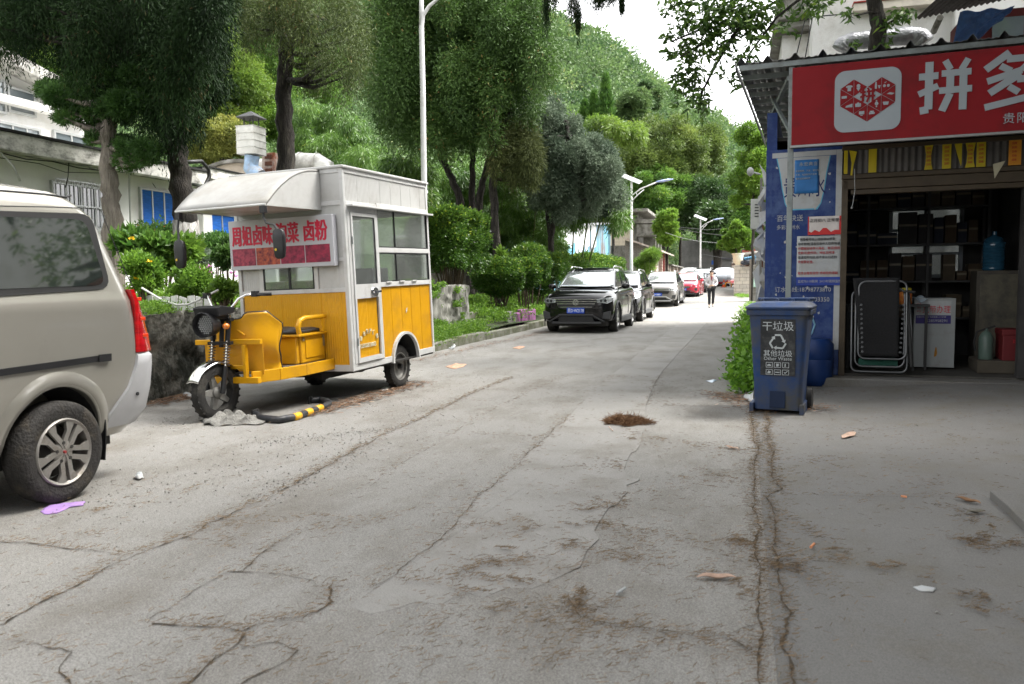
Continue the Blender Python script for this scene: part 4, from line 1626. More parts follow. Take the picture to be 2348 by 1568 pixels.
# roller shutter housing with yellow tapes
mb = MB()
ns = 300
mb.sheet(lambda u, v: (.87 + 3 * u, -.06 + .008 * math.sin(u * ns * .9), 2.50 + .27 * v), ns, 1)
mb.build('shutter_box', mat('ribbed_grey', (.08, .075, .07), .6, var=.15), sh, fix=False)
mb = MB()
mb.box((.855, -.09, 2.77), (6, .1, 2.82))
mb.box((.855, -.075, 2.44), (6, .1, 2.495))
mb.box((.87, -.05, 2.32), (6, .1, 2.437))
mb.box((.86, -.05, FZ - .05), (.93, .1, 2.44))
mb.box((.96, -.03, 2.26), (6, .08, 2.317))
mb.build('door_frame', m_brown, sh, bevel=.006)
for i, (sx, w, dz, k) in enumerate([(.875, .04, .02, 0), (.93, .085, 0.0, 1), (1.14, .085, .02, 0), (1.72, .085, .01, 2), (1.90, .09, .02, 0), (2.02, .075, .02, 3), (2.13, .10, .02, 2), (2.24, .09, .02, 0), (2.55, .12, .0, 0)]):
    t = thing('yellow_tape', ['short plain yellow tape at the left end of the shutter box', 'twisted yellow tape hanging lower beside the left end tape', 'plain wide yellow tape third from the left on the shutter box', 'pinched yellow tape with red print in mid shutter box',
                              'yellow tape with dense red print right of the pinched one', 'slanting yellow tape tapering to a point', 'narrow waisted yellow tape right of the slanting one', 'printed yellow tape just before the bare shutter stretch', 'orange printed tape at the right edge of the shutter box'][i], 'tape', S(sx, -.078, 2.5), SA, group='yellow tapes on the shutter box')
    mb = MB()
    if k == 0:
        poly = [(0, .0), (w, 0), (w, .27), (0, .27)]
    elif k == 1:
        poly = [(w * .2, -.02), (w * .45, -.02), (w * .55, .08), (w, .25), (0, .27), (w * .35, .12)]
    elif k == 2:
        poly = [(0, .0), (w, 0), (w * .85, .06), (w * .8, .16), (w, .27), (0, .27), (w * .2, .17), (w * .15, .06)]
    else:
        poly = [(w * .9, .02), (w, .04), (w, .27), (0, .27), (w * .3, .18)]
    mb.prism(poly, -.003, 0, 'y')
    mb.build('strip', mat('orange_tape', (.6, .25, .02), .6) if i == 8 else mat('yellow_tape', (.48, .38, .01), .5, var=.1), t)
    if i in (3, 4, 6, 7, 8):
        for r_ in range(5):
            text('回收', .03, m_rink, t, (w * .25, -.0045, .225 - .045 * r_), sx=.8)
t = thing('paper_pennant', 'pale torn paper pennant hanging under the shutter box', 'pennant', S(2.40, -.09, 2.36), SA)
mb = MB()
mb.prism([(.02, 0), (.12, .19), (0, .16)], -.003, 0, 'y')
mb.build('paper', mat('aged_paper', (.45, .42, .30), .8), t)

# ---------------------------------------------------------------- sign board
sg = thing('shop_sign', 'red shop sign board with white heart logo and huge characters', 'sign', SM @ Vector((.31, -.83, 0)), SA)
# sign local: x along the board, z up
mb = MB()
mb.box((0, -.045, 2.745), (5.2, 0, 3.585))
mb.build('board', m_red, sg, bevel=.004)
mb = MB()
mb.box((-.015, -.05, 2.72), (5.2, .01, 2.744))
mb.build('frame', mat('sign_frame', (.3, .3, .3), .5, .5), sg)
LX, LZ, LR = .76, 3.17, .325


def rrect(cx, cz, hw, r, n=8):
    o = []
    for k, (sx, sz) in enumerate([(1, 1), (-1, 1), (-1, -1), (1, -1)]):
        for i in range(n + 1):
            a = math.pi / 2 * (k + i / n)
            o.append((cx + sx * (hw - r) + r * math.cos(a), cz + sz * (hw - r) + r * math.sin(a)))
    return o


mb = MB()
mb.prism(rrect(LX, LZ, LR, .105)[::-1], -.052, -.0455, 'y')
mb.build('logo_plate', m_silver, sg)
# heart of red triangles: centre diamond left pale
mb = MB()
u = .135
hx, hz = u, u * .68
cz0 = LZ + .046


def tri(p, c=.955):
    gx_, gz_ = sum(q[0] for q in p) / 3, sum(q[1] for q in p) / 3
    return [(gx_ + (q[0] - gx_) * c, gz_ + (q[1] - gz_) * c) for q in p]


def NP(i, j):
    return (LX + i * hx, cz0 + j * hz)


T = [((-2, 1), (-1, 2), (-1, 0)), ((-1, 2), (0, 1), (-1, 0)), ((1, 2), (0, 1), (1, 0)), ((1, 2), (2, 1), (1, 0)),
     ((-2, 1), (-1, 0), (-2, -1)), ((2, 1), (1, 0), (2, -1)), ((-2, -1), (-1, 0), (-1, -2)), ((2, -1), (1, 0), (1, -2)),
     ((-1, 0), (0, -1), (-1, -2)), ((1, 0), (0, -1), (1, -2)), ((0, -1), (-1, -2), (0, -3)), ((0, -1), (1, -2), (0, -3))]
for p in T:
    mb.prism(tri([NP(*q) for q in p]), -.056, -.0525, 'y')
mb.build('heart_logo', m_red, sg)
mb = MB()
mb.prism([NP(-.85, 0), NP(0, .9), NP(.85, 0), NP(0, -.9)], -.0535, -.0522, 'y')
mb.build('logo_diamond', m_silver, sg)
ic = [MB()]
for p in T:
    q = [NP(*v) for v in p]
    cx_, cz_ = sum(v[0] for v in q) / 3, sum(v[1] for v in q) / 3
    k = T.index(p)
    mb_ = ic[0]
    y0, y1 = -.0585, -.0565
    if k == 0:
        mb_.prism([(cx_ - .035, cz_ + .02), (cx_ - .015, cz_ + .03), (cx_ + .015, cz_ + .03), (cx_ + .035, cz_ + .02), (cx_ + .028, cz_ + .005), (cx_ + .018, cz_ + .01), (cx_ + .018, cz_ - .03), (cx_ - .018, cz_ - .03), (cx_ - .018, cz_ + .01), (cx_ - .028, cz_ + .005)], y0, y1, 'y')
    elif k == 1:
        mb_.prism([(cx_, cz_ - .04), (cx_ + .022, cz_), (cx_ - .022, cz_)], y0, y1, 'y')
        mb_.prism([(cx_ + .02 * math.cos(a), cz_ + .018 + .018 * math.sin(a)) for a in [i * .7 for i in range(9)]], y0, y1, 'y')
    elif k == 2:
        mb_.prism([(cx_ - .02, cz_ - .03), (cx_ + .0, cz_ - .03), (cx_ + .0, cz_ + .01), (cx_ - .006, cz_ + .045), (cx_ - .014, cz_ + .045), (cx_ - .02, cz_ + .01)], y0, y1, 'y')
        mb_.prism([(cx_ + .008, cz_ + .005), (cx_ + .038, cz_ + .005), (cx_ + .026, cz_ - .028), (cx_ + .02, cz_ - .028)], y0, y1, 'y')
    elif k == 3:
        for dx in (-.018, .02):
            mb_.prism([(cx_ + dx + .014 * math.cos(a), cz_ - .005 + .016 * math.sin(a)) for a in [i * .7 for i in range(9)]], y0, y1, 'y')
        mb_.prism([(cx_ - .02, cz_ + .02), (cx_ + .0, cz_ + .03), (cx_ + .005, cz_ + .04), (cx_ - .015, cz_ + .032)], y0, y1, 'y')
    elif k == 4:
        mb_.box((cx_ - .03, y0, cz_ - .012), (cx_ + .022, y1, cz_ + .014))
    elif k == 5:
        mb_.prism([(cx_ - .04, cz_), (cx_ - .01, cz_ + .015), (cx_ + .04, cz_ + .002), (cx_ + .01, cz_ - .012)], y0, y1, 'y')
    elif k == 6:
        mb_.prism([(cx_ - .035, cz_ - .018), (cx_ + .035, cz_ - .018), (cx_ + .035, cz_ + .02), (cx_ + .01, cz_ + .012), (cx_ - .03, cz_)], y0, y1, 'y')
    elif k == 7:
        mb_.prism([(cx_ - .022, cz_ - .02), (cx_ + .022, cz_ - .02), (cx_ + .03, cz_ + .012), (cx_ - .03, cz_ + .012)], y0, y1, 'y')
    elif k == 8:
        mb_.box((cx_ - .028, y0, cz_ - .02), (cx_ + .028, y1, cz_ + .016))
        mb_.box((cx_ - .01, y0, cz_ + .017), (cx_ + .01, y1, cz_ + .026))
    elif k == 9:
        mb_.prism([(cx_ + .018 * math.cos(a), cz_ + .02 * math.sin(a)) for a in [i * .7 for i in range(9)]], y0, y1, 'y')
        mb_.box((cx_ - .007, y0, cz_ - .038), (cx_ + .007, y1, cz_ - .022))
        mb_.box((cx_ - .007, y0, cz_ + .022), (cx_ + .007, y1, cz_ + .036))
    elif k == 10:
        mb_.box((cx_ - .035, y0, cz_ - .01), (cx_ + .018, y1, cz_ + .024))
        mb_.box((cx_ - .02, y0, cz_ - .024), (cx_ + .004, y1, cz_ - .015))
    else:
        mb_.box((cx_ - .026, y0, cz_ - .016), (cx_ + .03, y1, cz_ + .004))
        mb_.box((cx_ - .018, y0, cz_ + .006), (cx_ + .022, y1, cz_ + .02))
ic[0].build('logo_print', m_silver, sg, fix=False)


def strokes(name, parent, ox, oz, w, h, ss, m, y0=-.0545, y1=-.0458, th=.14):
    """chunky lettering drawn from strokes in a unit square"""
    mb = MB()
    for i, st in enumerate(ss):
        t_ = st[0] * w
        P = [(ox + a * w, oz + b * h) for a, b in st[1:]]
        e = i * .00012
        for a, b in zip(P[:-1], P[1:]):
            dx, dz = b[0] - a[0], b[1] - a[1]
            l = math.hypot(dx, dz)
            nx_, nz_ = -dz / l * t_ / 2, dx / l * t_ / 2
            mb.prism([(a[0] + nx_, a[1] + nz_), (a[0] - nx_, a[1] - nz_), (b[0] - nx_, b[1] - nz_), (b[0] + nx_, b[1] + nz_)], y0 - e, y1, 'y')
            e += .00005
    return mb.build(name, m, parent, fix=False)


pin = [(.14, (.02, .72), (.38, .72)), (.15, (.21, 1.0), (.21, .07), (.05, .05)), (.13, (.02, .38), (.38, .52)),
       (.12, (.50, 1.0), (.60, .82)), (.12, (.92, 1.0), (.80, .80)), (.13, (.44, .75), (.98, .75)), (.13, (.40, .42), (1.0, .42)),
       (.14, (.60, .75), (.60, .35), (.46, .02)), (.14, (.84, .75), (.84, .02))]
duo = [(.13, (.42, 1.0), (.05, .72)), (.12, (.38, .88), (.82, .88), (.62, .66), (.08, .50)), (.11, (.28, .77), (.45, .66)),
       (.13, (.60, .60), (.12, .28)), (.12, (.55, .50), (1.0, .50), (.72, .16), (.05, .02)), (.11, (.42, .38), (.58, .26))]
strokes('character', sg, 1.50 - .26, 2.985, .50, .52, pin, m_silver)
strokes('character', sg, 1.83, 2.985, .56, .54, duo, m_silver)
strokes('character', sg, 2.50, 2.985, .56, .54, duo, m_silver)
strokes('character', sg, LX - .075, cz0 - .07, .15, .15, pin, m_red, y0=-.0605, y1=-.054)
text('贵阳市', .115, m_silver, sg, (2.02, -.047, 2.83), space=1.12)

# ---------------------------------------------------------------- things in and by the shop
def sthing(name, label, cat, s, t_, z, rz=0.0, group=None):
    return thing(name, label, cat, S(s, t_, z), SA + rz, group)


# wheelie bin
bn = thing('waste_bin', 'blue wheeled waste bin with black recycling sticker and lid closed', 'bin', (0.375, 8.08, 0), rad(-9))
m_bin = mat('blue_bin_plastic', (0.006, 0.037, 0.13), 0.55, var=0.12, scale=5, bump=.1, dirt=(0.055, 0.055, 0.05), dscale=2.6, damt=0.85)
mb = MB()


def ring(hx_, y0, y1, z, r=.05, n=4):
    o = []
    for k, (sx, sy) in enumerate([(1, 1), (-1, 1), (-1, -1), (1, -1)]):
        cxx = sx * (hx_ - r)
        cyy = (y1 - r) if sy > 0 else (y0 + r)
        for i in range(n + 1):
            a = math.pi / 2 * (k + i / n)
            o.append((cxx + r * math.cos(a), cyy + r * math.sin(a), z))
    return o


def loft(mb, rings, mi=0, capb=True, capt=True):
    n = len(rings[0])
    V = [v for r in rings for v in r]
    F = [(j * n + i, j * n + (i + 1) % n, (j + 1) * n + (i + 1) % n, (j + 1) * n + i) for j in range(len(rings) - 1) for i in range(n)]
    if capb:
        F.append(tuple(range(n))[::-1])
    if capt:
        F.append(tuple((len(rings) - 1) * n + i for i in range(n)))
    mb.add(V, F, mi)


loft(mb, [ring(.215, -.26, .20, .04), ring(.222, -.27, .22, .30), ring(.25, -.30, .28, .75), ring(.262, -.32, .30, .93), ring(.285, -.345, .33, .935), ring(.29, -.35, .335, .985), ring(.27, -.33, .31, .99)])
mb.build('body', m_bin, bn, smooth=True, bevel=.004)
mb = MB()
for sx in (-1, 1):
    mb.box((sx * .225 - .03, -.272, 0.0), (sx * .225 + .02 - .01, .1, .10))
mb.box((-.07, -.275, .06), (.07, -.25, .22), 1)
for sx in (-.19, .19):
    mb.prism([(sx - .018, .16), (sx + .018, .16), (sx + .018 * 1 + sx * .12, .92), (sx - .018 + sx * .12, .92)], -.31, -.26, 'y') if False else None
mb.build('foot', [m_bin, mat('bin_recess', (.01, .02, .05), .8)], bn, bevel=.006)
mb = MB()
loft(mb, [ring(.29, -.365, .34, .988, .04), ring(.295, -.37, .345, 1.01, .04), ring(.25, -.32, .31, 1.045, .06), ring(.20, -.26, .26, 1.055, .06)])
for i in range(4):
    x = -.24 + i * .145
    mb.box((x, .27, 1.0), (x + .03, .36, 1.075))
mb.tube([(-.27, .35, 1.07), (.27, .35, 1.07)], .018, 10)
mb.build('lid', m_bin, bn, smooth=True, bevel=.004)
for sx in (-1, 1):
    mb = MB()
    mb.lathe([(.0, -.03), (.05, -.03), (.085, -.025), (.105, -.02), (.105, .02), (.085, .025), (.05, .03), (.0, .03)], 20, 0, Matrix.Translation((sx * .25, .20, .105)) @ Matrix.Rotation(rad(90), 4, 'Y'))
    mb.build('wheel', mat('bin_tyre', (.03, .03, .03), .8), bn, smooth=True)
# sticker lies on the sloping front face
st = bpy.data.objects.new('sticker', None)
th_ = math.atan2(.05, .63)
stM = Matrix.Translation((0, -.2755, .30)) @ Matrix.Rotation(rad(3.6), 4, 'X')
mb = MB()
mb.box((-.155, -.006, .07), (.155, -.001, .60), 0, stM)
sk = mb.build('sticker', mat('black_sticker', (.018, .02, .022), .6, var=.3, dirt=(.06, .06, .06), dscale=14, damt=.6), bn)
m_sw = mat('sticker_white', (.42, .45, .46), .6)


def stext(s_, size, x, z, **k):
    o = text(s_, size, m_sw, sk, (0, 0, 0), (0, 0, 0), align='CENTER', **k)
    o.matrix_local = stM @ Matrix.Translation((x, -.0065, z)) @ Matrix.Rotation(rad(90), 4, 'X')
    return o


stext('干垃圾', .095, 0, .50, ext=.0008)
stext('其他垃圾', .065, 0, .255, ext=.0008)
stext('Other Waste', .046, 0, .215, ext=.0008)
mb = MB()
for k in range(3):
    a = rad(90 + 120 * k)
    c = Vector((0, 0))
    R_ = .072
    p1 = (R_ * math.cos(a + rad(22)), R_ * math.sin(a + rad(22)))
    p2 = (R_ * math.cos(a - rad(22)), R_ * math.sin(a - rad(22)))
    p3 = (R_ * .75 * math.cos(a - rad(72)), R_ * .75 * math.sin(a - rad(72)))
    for q0, q1 in ((p1, p2), (p2, p3)):
        dx, dz = q1[0] - q0[0], q1[1] - q0[1]
        l = math.hypot(dx, dz)
        nx_, nz_ = -dz / l * .008, dx / l * .008
        mb.prism([(q0[0] + nx_, .385 + q0[1] + nz_), (q0[0] - nx_, .385 + q0[1] - nz_), (q1[0] - nx_, .385 + q1[1] - nz_), (q1[0] + nx_, .385 + q1[1] + nz_)], -.0085, -.0062, 'y', 0, stM)
    dx, dz = p3[0] - p2[0], p3[1] - p2[1]
    l = math.hypot(dx, dz)
    e = (p3[0] + dx / l * .025, p3[1] + dz / l * .025)
    mb.prism([(p3[0] - dz / l * .02, .385 + p3[1] + dx / l * .02), (p3[0] + dz / l * .02, .385 + p3[1] - dx / l * .02), (e[0], .385 + e[1])], -.0092, -.0062, 'y', 0, stM)
for r_ in range(2):
    for c in range(3):
        x0, z0 = -.105 + c * .073, .145 - r_ * .068
        for (a, b) in (((x0, z0), (x0 + .06, z0 + .004)), ((x0, z0 + .046), (x0 + .06, z0 + .05)), ((x0, z0 + .0045), (x0 + .004, z0 + .0455)), ((x0 + .056, z0 + .0045), (x0 + .06, z0 + .0455))):
            mb.box((a[0], -.0085, a[1]), (b[0], -.0062, b[1]), 0, stM)
        g_ = [[(.012, .015), (.046, .015), (.046, .024), (.03, .034), (.012, .024)], [(.02, .01), (.04, .012), (.044, .036), (.02, .038)], [(.02, .01), (.03, .01), (.032, .04), (.022, .038)],
              [(.012, .012), (.04, .012), (.044, .03), (.022, .038)], [(.01, .02), (.05, .02), (.05, .028), (.01, .028)], [(.014, .024), (.026, .012), (.05, .036), (.044, .038), (.027, .022), (.018, .028)]][r_ * 3 + c]
        mb.prism([(x0 + a, z0 + b) for a, b in g_], -.0085, -.0062, 'y', 0, stM)
mb.build('sticker_lettering', m_sw, sk, fix=False)

# blue barrel behind the bin
t = sthing('blue_barrel', 'dark blue plastic barrel standing behind the waste bin', 'barrel', .60, -.16, 0)
mb = MB()
mb.lathe([(0, .0), (.16, 0), (.19, .03), (.20, .08), (.205, .3), (.198, .32), (.205, .34), (.205, .5), (.16, .56), (0, .57)], 28)
mb.build('barrel_body', mat('dark_blue_plastic', (.006, .03, .13), .45), t, smooth=True)

# folded recliner chair leaning in the doorway
rc = sthing('folded_recliner', 'folded black mesh recliner with silver tube frame leaning in the doorway', 'recliner', .98, -.14, FZ, 0)
rc.rotation_euler = (rad(-7), 0, SA)
m_tube = mat('grey_tube', (.14, .145, .15), .35, .7)
m_fab = mat('black_mesh_fabric', (.012, .012, .013), .9, var=.3, scale=60, bump=.3)


def rloop(x0, x1, z0, z1, r, y=0.0, n=5, open_top=False):
    o = []
    for k, (cx_, cz_) in enumerate([(x1 - r, z1 - r), (x0 + r, z1 - r), (x0 + r, z0 + r), (x1 - r, z0 + r)]):
        for i in range(n + 1):
            a = math.pi / 2 * (k + i / n)
            o.append((cx_ + r * math.cos(a), y, cz_ + r * math.sin(a)))
    return o


mb = MB()
mb.tube(rloop(.02, .62, .04, 1.0, .07, .05), .014, 8, closed=True)
mb.build('outer_frame', m_tube, rc, smooth='full')
mb = MB()
mb.tube(rloop(.06, .585, .10, 1.02, .08, -.0), .013, 8, closed=True)
mb.build('middle_frame', m_tube, rc, smooth='full')
mb = MB()
mb.tube(rloop(.09, .60, .19, 1.10, .08, -.05), .013, 8, closed=True)
mb.build('seat_frame', m_tube, rc, smooth='full')
mb = MB()
mb.sheet(lambda u, v: (.02 + .02 * v * 0 + (.13 - .02) * (1 - min(1, v * 1.0)) * .9 + u * (.50 - .10 * (1 - v)) + (0), -.07 + .015 * math.sin(u * math.pi) + .01 * math.sin(v * 9), .22 + v * .92), 12, 24)
mb.build('fabric', m_fab, rc, solid=.006, smooth='full')
for sx, x0_ in ((-1, .135), (1, .535)):
    mb = MB()
    for i in range(11):
        z = .27 + i * .055
        x_ = x0_ + (.003 if sx > 0 else -.002) * i
        mb.lathe([(.007, -.002), (.012, -.002), (.012, .002), (.007, .002)], 8, 0, Matrix.Translation((x_, -.088, z)) @ Matrix.Rotation(rad(90), 4, 'X'), closed=True)
        mb.tube([(x_, -.088, z), (x_ + sx * .03, -.06, z - .02), (x_ + sx * .045, -.05, z + .02)], .0025, 4)
    mb.build('bungee_lacing', m_tube, rc, fix=False)
mb = MB()
mb.bar((.66, -.02, .1), (.60, -.03, 1.0), .03, .04)
mb.bar((.56, -.04, .98), (.69, -.04, .97), .05, .03)
mb.build('armrest', mat('black_plastic', (.015, .015, .015), .5), rc, bevel=.008)
mb = MB()
mb.tube([(.68, .02, .06), (.655, .0, .55), (.62, -.02, 1.0)], .012, 8)
mb.build('side_tube', m_tube, rc, smooth='full')
mb = MB()
mb.sheet(lambda u, v: (.10 + u * .42, .02 - .01 * math.sin(u * 6), .10 + v * .09 + .02 * math.sin(u * 9)), 10, 3)
mb.build('green_net', mat('green_net', (.005, .06, .04), .7), rc, solid=.004)
# white cabinet with broadband poster
wc = sthing('white_cabinet', 'white board cabinet with broadband poster beside the folded recliner', 'cabinet', 1.75, .78, FZ)
mb = MB()
mb.box((0, 0, 0.02), (.46, .5, .88))
mb.build('carcass', mat('white_laminate', (.30, .32, .32), .6, var=.05, dirt=(.25, .25, .24), dscale=6, damt=.4), wc, bevel=.004)
mb = MB()
mb.box((.02, -.004, .67), (.41, -.0, .85))
mb.box((.02, -.004, .565), (.41, -.0, .669), 1)
pb = mb.build('broadband_poster', [m_dusty, mat('violet_print', (.04, .03, .16), .6)], wc)
text('宽带办理', .085, mat('poster_red', (.5, .02, .04), .6), pb, (.09, -.0045, .705), ext=.001, sx=.93, sy=1.2)
text('15285958291', .048, m_dusty, pb, (.115, -.0045, .585), ext=.001)
text('联通', .024, m_rink, pb, (.03, -.0045, .80), ext=.001)
text('电信', .024, m_rink, pb, (.03, -.0045, .755), ext=.001)
text('移动', .024, m_rink, pb, (.03, -.0045, .71), ext=.001)
text('全屋WIFI 监控 电视直播 上门办理', .022, m_dusty, pb, (.03, -.0045, .64), ext=.001)
mb = MB()
mb.prism([(.235, .15), (.262, .16), (.27, .20), (.262, .27), (.25, .27), (.24, .21)], -.003, -.0005, 'y')
mb.build('rust_spot', mat('ochre_spot', (.35, .16, .02), .8), wc)
mb = MB()
mb.sheet(lambda u, v: (-.06 + u * .2, .05 + v * .2 - .1, .89 + .03 * math.sin(u * 7) * math.cos(v * 5) - .06 * max(0, .5 - v)), 9, 7)
t2 = sthing('plastic_sheet', 'pale blue crumpled plastic on top of the white cabinet', 'plastic sheet', 1.75, .78, FZ)
mb.build('sheet', mat('pale_plastic', (.35, .42, .48), .4), t2, solid=.003, smooth='full')
# shelf rack with parcels (dark against the back window)
sr = sthing('parcel_rack', 'dark metal rack full of parcels across the back window', 'rack', .5, 2.4, FZ)
m_dk = mat('dark_metal', (.04, .04, .04), .6)
for z in (.55, 1.07, 1.60, 2.12):
    mb = MB()
    mb.box((0, 0, z), (2.35, .42, z + .025))
    mb.build('shelf', m_dk, sr)
for x in (0, .78, 1.56, 2.31):
    for y in (0, .38):
        mb = MB()
        mb.box((x, y, 0), (x + .035, y + .035, 2.5))
        mb.build('upright', m_dk, sr)
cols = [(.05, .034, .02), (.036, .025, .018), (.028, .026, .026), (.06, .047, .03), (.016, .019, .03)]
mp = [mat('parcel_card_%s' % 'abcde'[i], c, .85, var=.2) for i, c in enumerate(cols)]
cardname = ['light brown', 'dull brown', 'grey wrapped', 'tan', 'dark blue']
pl = ['lowest shelf', 'second shelf', 'third shelf', 'top shelf']
for si, z in enumerate((.58, 1.10, 1.63, 2.15)):
    x = .05
    k = 0
    while x < 2.15:
        w = random.uniform(.13, .28)
        h = random.uniform(.12, .34)
        if 1.02 < x < 1.95 and si in (1, 2):
            h = random.uniform(.34, .47)
            if random.random() < .08:
                x += .12
                continue
        ci = random.randrange(5)
        t = sthing('parcel', '%s parcel, number %s from the left on the %s of the rack' % (cardname[ci], ['one', 'two', 'three', 'four', 'five', 'six', 'seven', 'eight', 'nine', 'ten', 'eleven', 'twelve', 'thirteen', 'fourteen', 'fifteen', 'sixteen'][k], pl[si]), 'parcel', .5 + x, 2.43, FZ + z, random.uniform(-.05, .05), 'parcels on the rack')
        mb = MB()
        mb.box((0, 0, 0), (w - .02, random.uniform(.22, .34), h))
        mb.build('box', mp[ci], t, bevel=.004)
        mb = MB()
        mb.box((.0, -.002, h * .55), (w - .02, -.0005, h * .55 + .03))
        mb.build('packing_tape', mat('packing_tape', (.11, .09, .055), .4), t)
        x += w
        k += 1
# snack jars on a low table
t = sthing('counter_table', 'dark low table holding snack jars behind the recliner', 'table', .95, .55, FZ)
mb = MB()
mb.box((0, 0, .78), (.95, .5, .81))
mb.build('tabletop', m_dk, t)
for x in (.02, .9):
    for y in (.02, .45):
        mb = MB()
        mb.box((x, y, 0), (x + .03, y + .03, .779))
        mb.build('leg', m_dk, t)
m_jar = mat('candy_jar', (.55, .30, .06), .2, var=.6, scale=40, col2=(.5, .05, .03), coat=1)
for i, (x, lab) in enumerate(((1.30, 'orange snack jar with yellow lid, leftmost of the three'), (1.48, 'middle snack jar of mixed sweets with yellow lid'), (1.64, 'rightmost snack jar of sweets beside the cabinet'))):
    t = sthing('snack_jar', lab, 'jar', x, .68, FZ + .81, 0, 'snack jars on the counter')
    mb = MB()
    mb.lathe([(0, 0), (.07, 0), (.078, .02), (.078, .14), (.06, .17), (0, .17)], 18)
    mb.build('jar_body', m_jar, t, smooth=True)
    mb = MB()
    mb.lathe([(0, .17), (.065, .17), (.065, .20), (0, .205)], 18)
    mb.build('lid', mat('yellow_lid', (.5, .42, .03), .4), t, smooth=True)
# steel cabinet with water bottle
t = sthing('steel_locker', 'old cream steel cabinet with peeled paint under the water bottle', 'cabinet', 2.52, 1.35, FZ)
mb = MB()
mb.box((0, 0, 0), (.50, .45, 1.22))
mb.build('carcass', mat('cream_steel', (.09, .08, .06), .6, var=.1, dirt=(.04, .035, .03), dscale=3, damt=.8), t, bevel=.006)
mb = MB()
mb.box((.04, -.012, .05), (.46, -.001, 1.17))
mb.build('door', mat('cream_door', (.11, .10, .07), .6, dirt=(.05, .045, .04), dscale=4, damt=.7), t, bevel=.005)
t = sthing('water_bottle', 'big blue water bottle standing on the steel cabinet', 'bottle', 2.74, 1.55, FZ + 1.22)
mb = MB()
pr = [(0, 0), (.12, 0), (.135, .02)]
for i in range(8):
    pr += [(.135, .03 + i * .04), (.128, .05 + i * .04)]
pr += [(.135, .36), (.10, .42), (.03, .46), (.03, .5), (0, .5)]
mb.lathe(pr, 24)
mb.build('bottle_body', mat('blue_water_plastic', (.02, .075, .125), .15, coat=.6), t, smooth=True)
t = sthing('fire_extinguisher', 'small grey green fire extinguisher on the shop floor', 'extinguisher', 2.52, .62, FZ + .15)
mb = MB()
mb.lathe([(0, 0), (.075, 0), (.08, .02), (.08, .26), (.05, .32), (.02, .34), (.02, .37), (0, .37)], 20)
mb.build('cylinder_body', mat('grey_green_enamel', (.08, .12, .10), .4), t, smooth=True)
mb = MB()
mb.bar((-.02, 0, .36), (.09, 0, .40), .03, .02)
mb.tube([(-.02, 0, .36), (-.10, 0, .33), (-.13, 0, .2), (-.11, 0, .1)], .012, 6)
mb.build('hose', m_black, t, smooth=True)
t = sthing('timber_plinth', 'low dusty plinth under the extinguisher and red crate', 'plinth', 2.40, .40, FZ)
mb = MB()
mb.box((0, 0, 0), (.62, .6, .15))
mb.build('plinth_body', mat('dusty_wood', (.07, .06, .045), .9), t, bevel=.01)
t = sthing('red_crate', 'dark red bottle crate draped with plastic near the inner wall', 'crate', 2.66, .45, FZ + .15)
mb = MB()
mb.box((0, 0, 0), (.36, .4, .36))
mb.box((-.01, -.01, .30), (.37, .41, .37))
mb.build('crate_body', mat('dark_red_plastic', (.12, .01, .012), .6), t, bevel=.01)
text('百威啤酒'.replace('百威', ''), .07, m_rink, t, (.1, -.012, .2), ext=.001)
# ceiling fan on the inner wall and plastic flags left out of view; hanging pull cord
t = sthing('pull_cord', 'thin white pull cord hanging from the shutter box', 'cord', .99, -.10, 2.1)
mb = MB()
mb.tube([(0, 0, .45), (.01, 0, .2), (-.01, 0, .05), (-.02, 0, 0)], .004, 5)
mb.sphere((-.02, 0, 0), .012, 6, 5)
mb.build('cord_body', m_dusty, t)
# torn papers on the blue side wall
k = 0
for i in range(26):
    z0 = random.uniform(.5, 2.5)
    y0 = random.uniform(.1, 1.6)
    mbp = MB()
    h0, w0 = random.uniform(.12, .4), random.uniform(.1, .3)
    pts = [(w0 * .5 + w0 * .5 * random.uniform(.6, 1.2) * math.cos(a), h0 * .5 + h0 * .5 * random.uniform(.6, 1.2) * math.sin(a)) for a in [j * .9 for j in range(7)]]
    n_ = len(pts)
    V = [(-.012 - .16 * random.random() ** 1.6, a * .5, b) for a, b in pts]
    mbp.add([Vector(v) + Vector((0, y0, z0)) for v in V], [tuple(range(n_))])
    mbp.build('torn_paper', [m_dusty, mat('torn_red_print', (.4, .12, .1), .8), mat('torn_cyan_print', (.15, .4, .5), .8)][i % 3 if i % 5 == 1 else 0], sh, solid=.002)
# cabinet and cables further along the side
t = thing('meter_cabinet', 'pale grey electric cabinet with louvres fixed beyond the shop corner', 'electric cabinet', (.18, 17.6, 2.35))
mb = MB()
mb.box((-.02, 0, 0), (.16, .2, .62))
mb.build('casing', mat('pale_grey_paint', (.45, .46, .44), .5), t, bevel=.01)
mb = MB()
for i in range(5):
    mb.box((.06, -.01, .25 + i * .06), (.14, -.001, .27 + i * .06))
mb.build('louvre', m_dk, t)
t = thing('brown_post', 'thin rusty red and grey service post beyond the shop corner', 'post', (.34, 17.6, 0))
mb = MB()
mb.box((0, 0, 0), (.05, .05, 3.4))
mb.box((.055, -.02, 1.5), (.085, .03, 3.0), 1)
mb.build('post_body', [mat('grey_post', (.2, .19, .17), .8), m_rust], t)
t = thing('wall_speaker', 'round white loudspeaker and wiring clutter high beyond the shop corner', 'speaker', (.14, 17.3, 3.5))
mb = MB()
mb.sphere((0, 0, 0), (.07, .08, .09), 12, 8)
mb.cyl((0, 0, 0), (.2, .1, -.05), .02, n=6)
mb.build('speaker_body', m_dusty, t, smooth=True)
t = thing('side_lot_wall', 'rough grey wall with wires running behind the shop side', 'wall', (.42, 13.8, 0))
mb = MB()
mb.box((0, 0, 0), (.2, 12, 2.1))
mb.build('wall_body', m_conc2, t, bevel=.02)
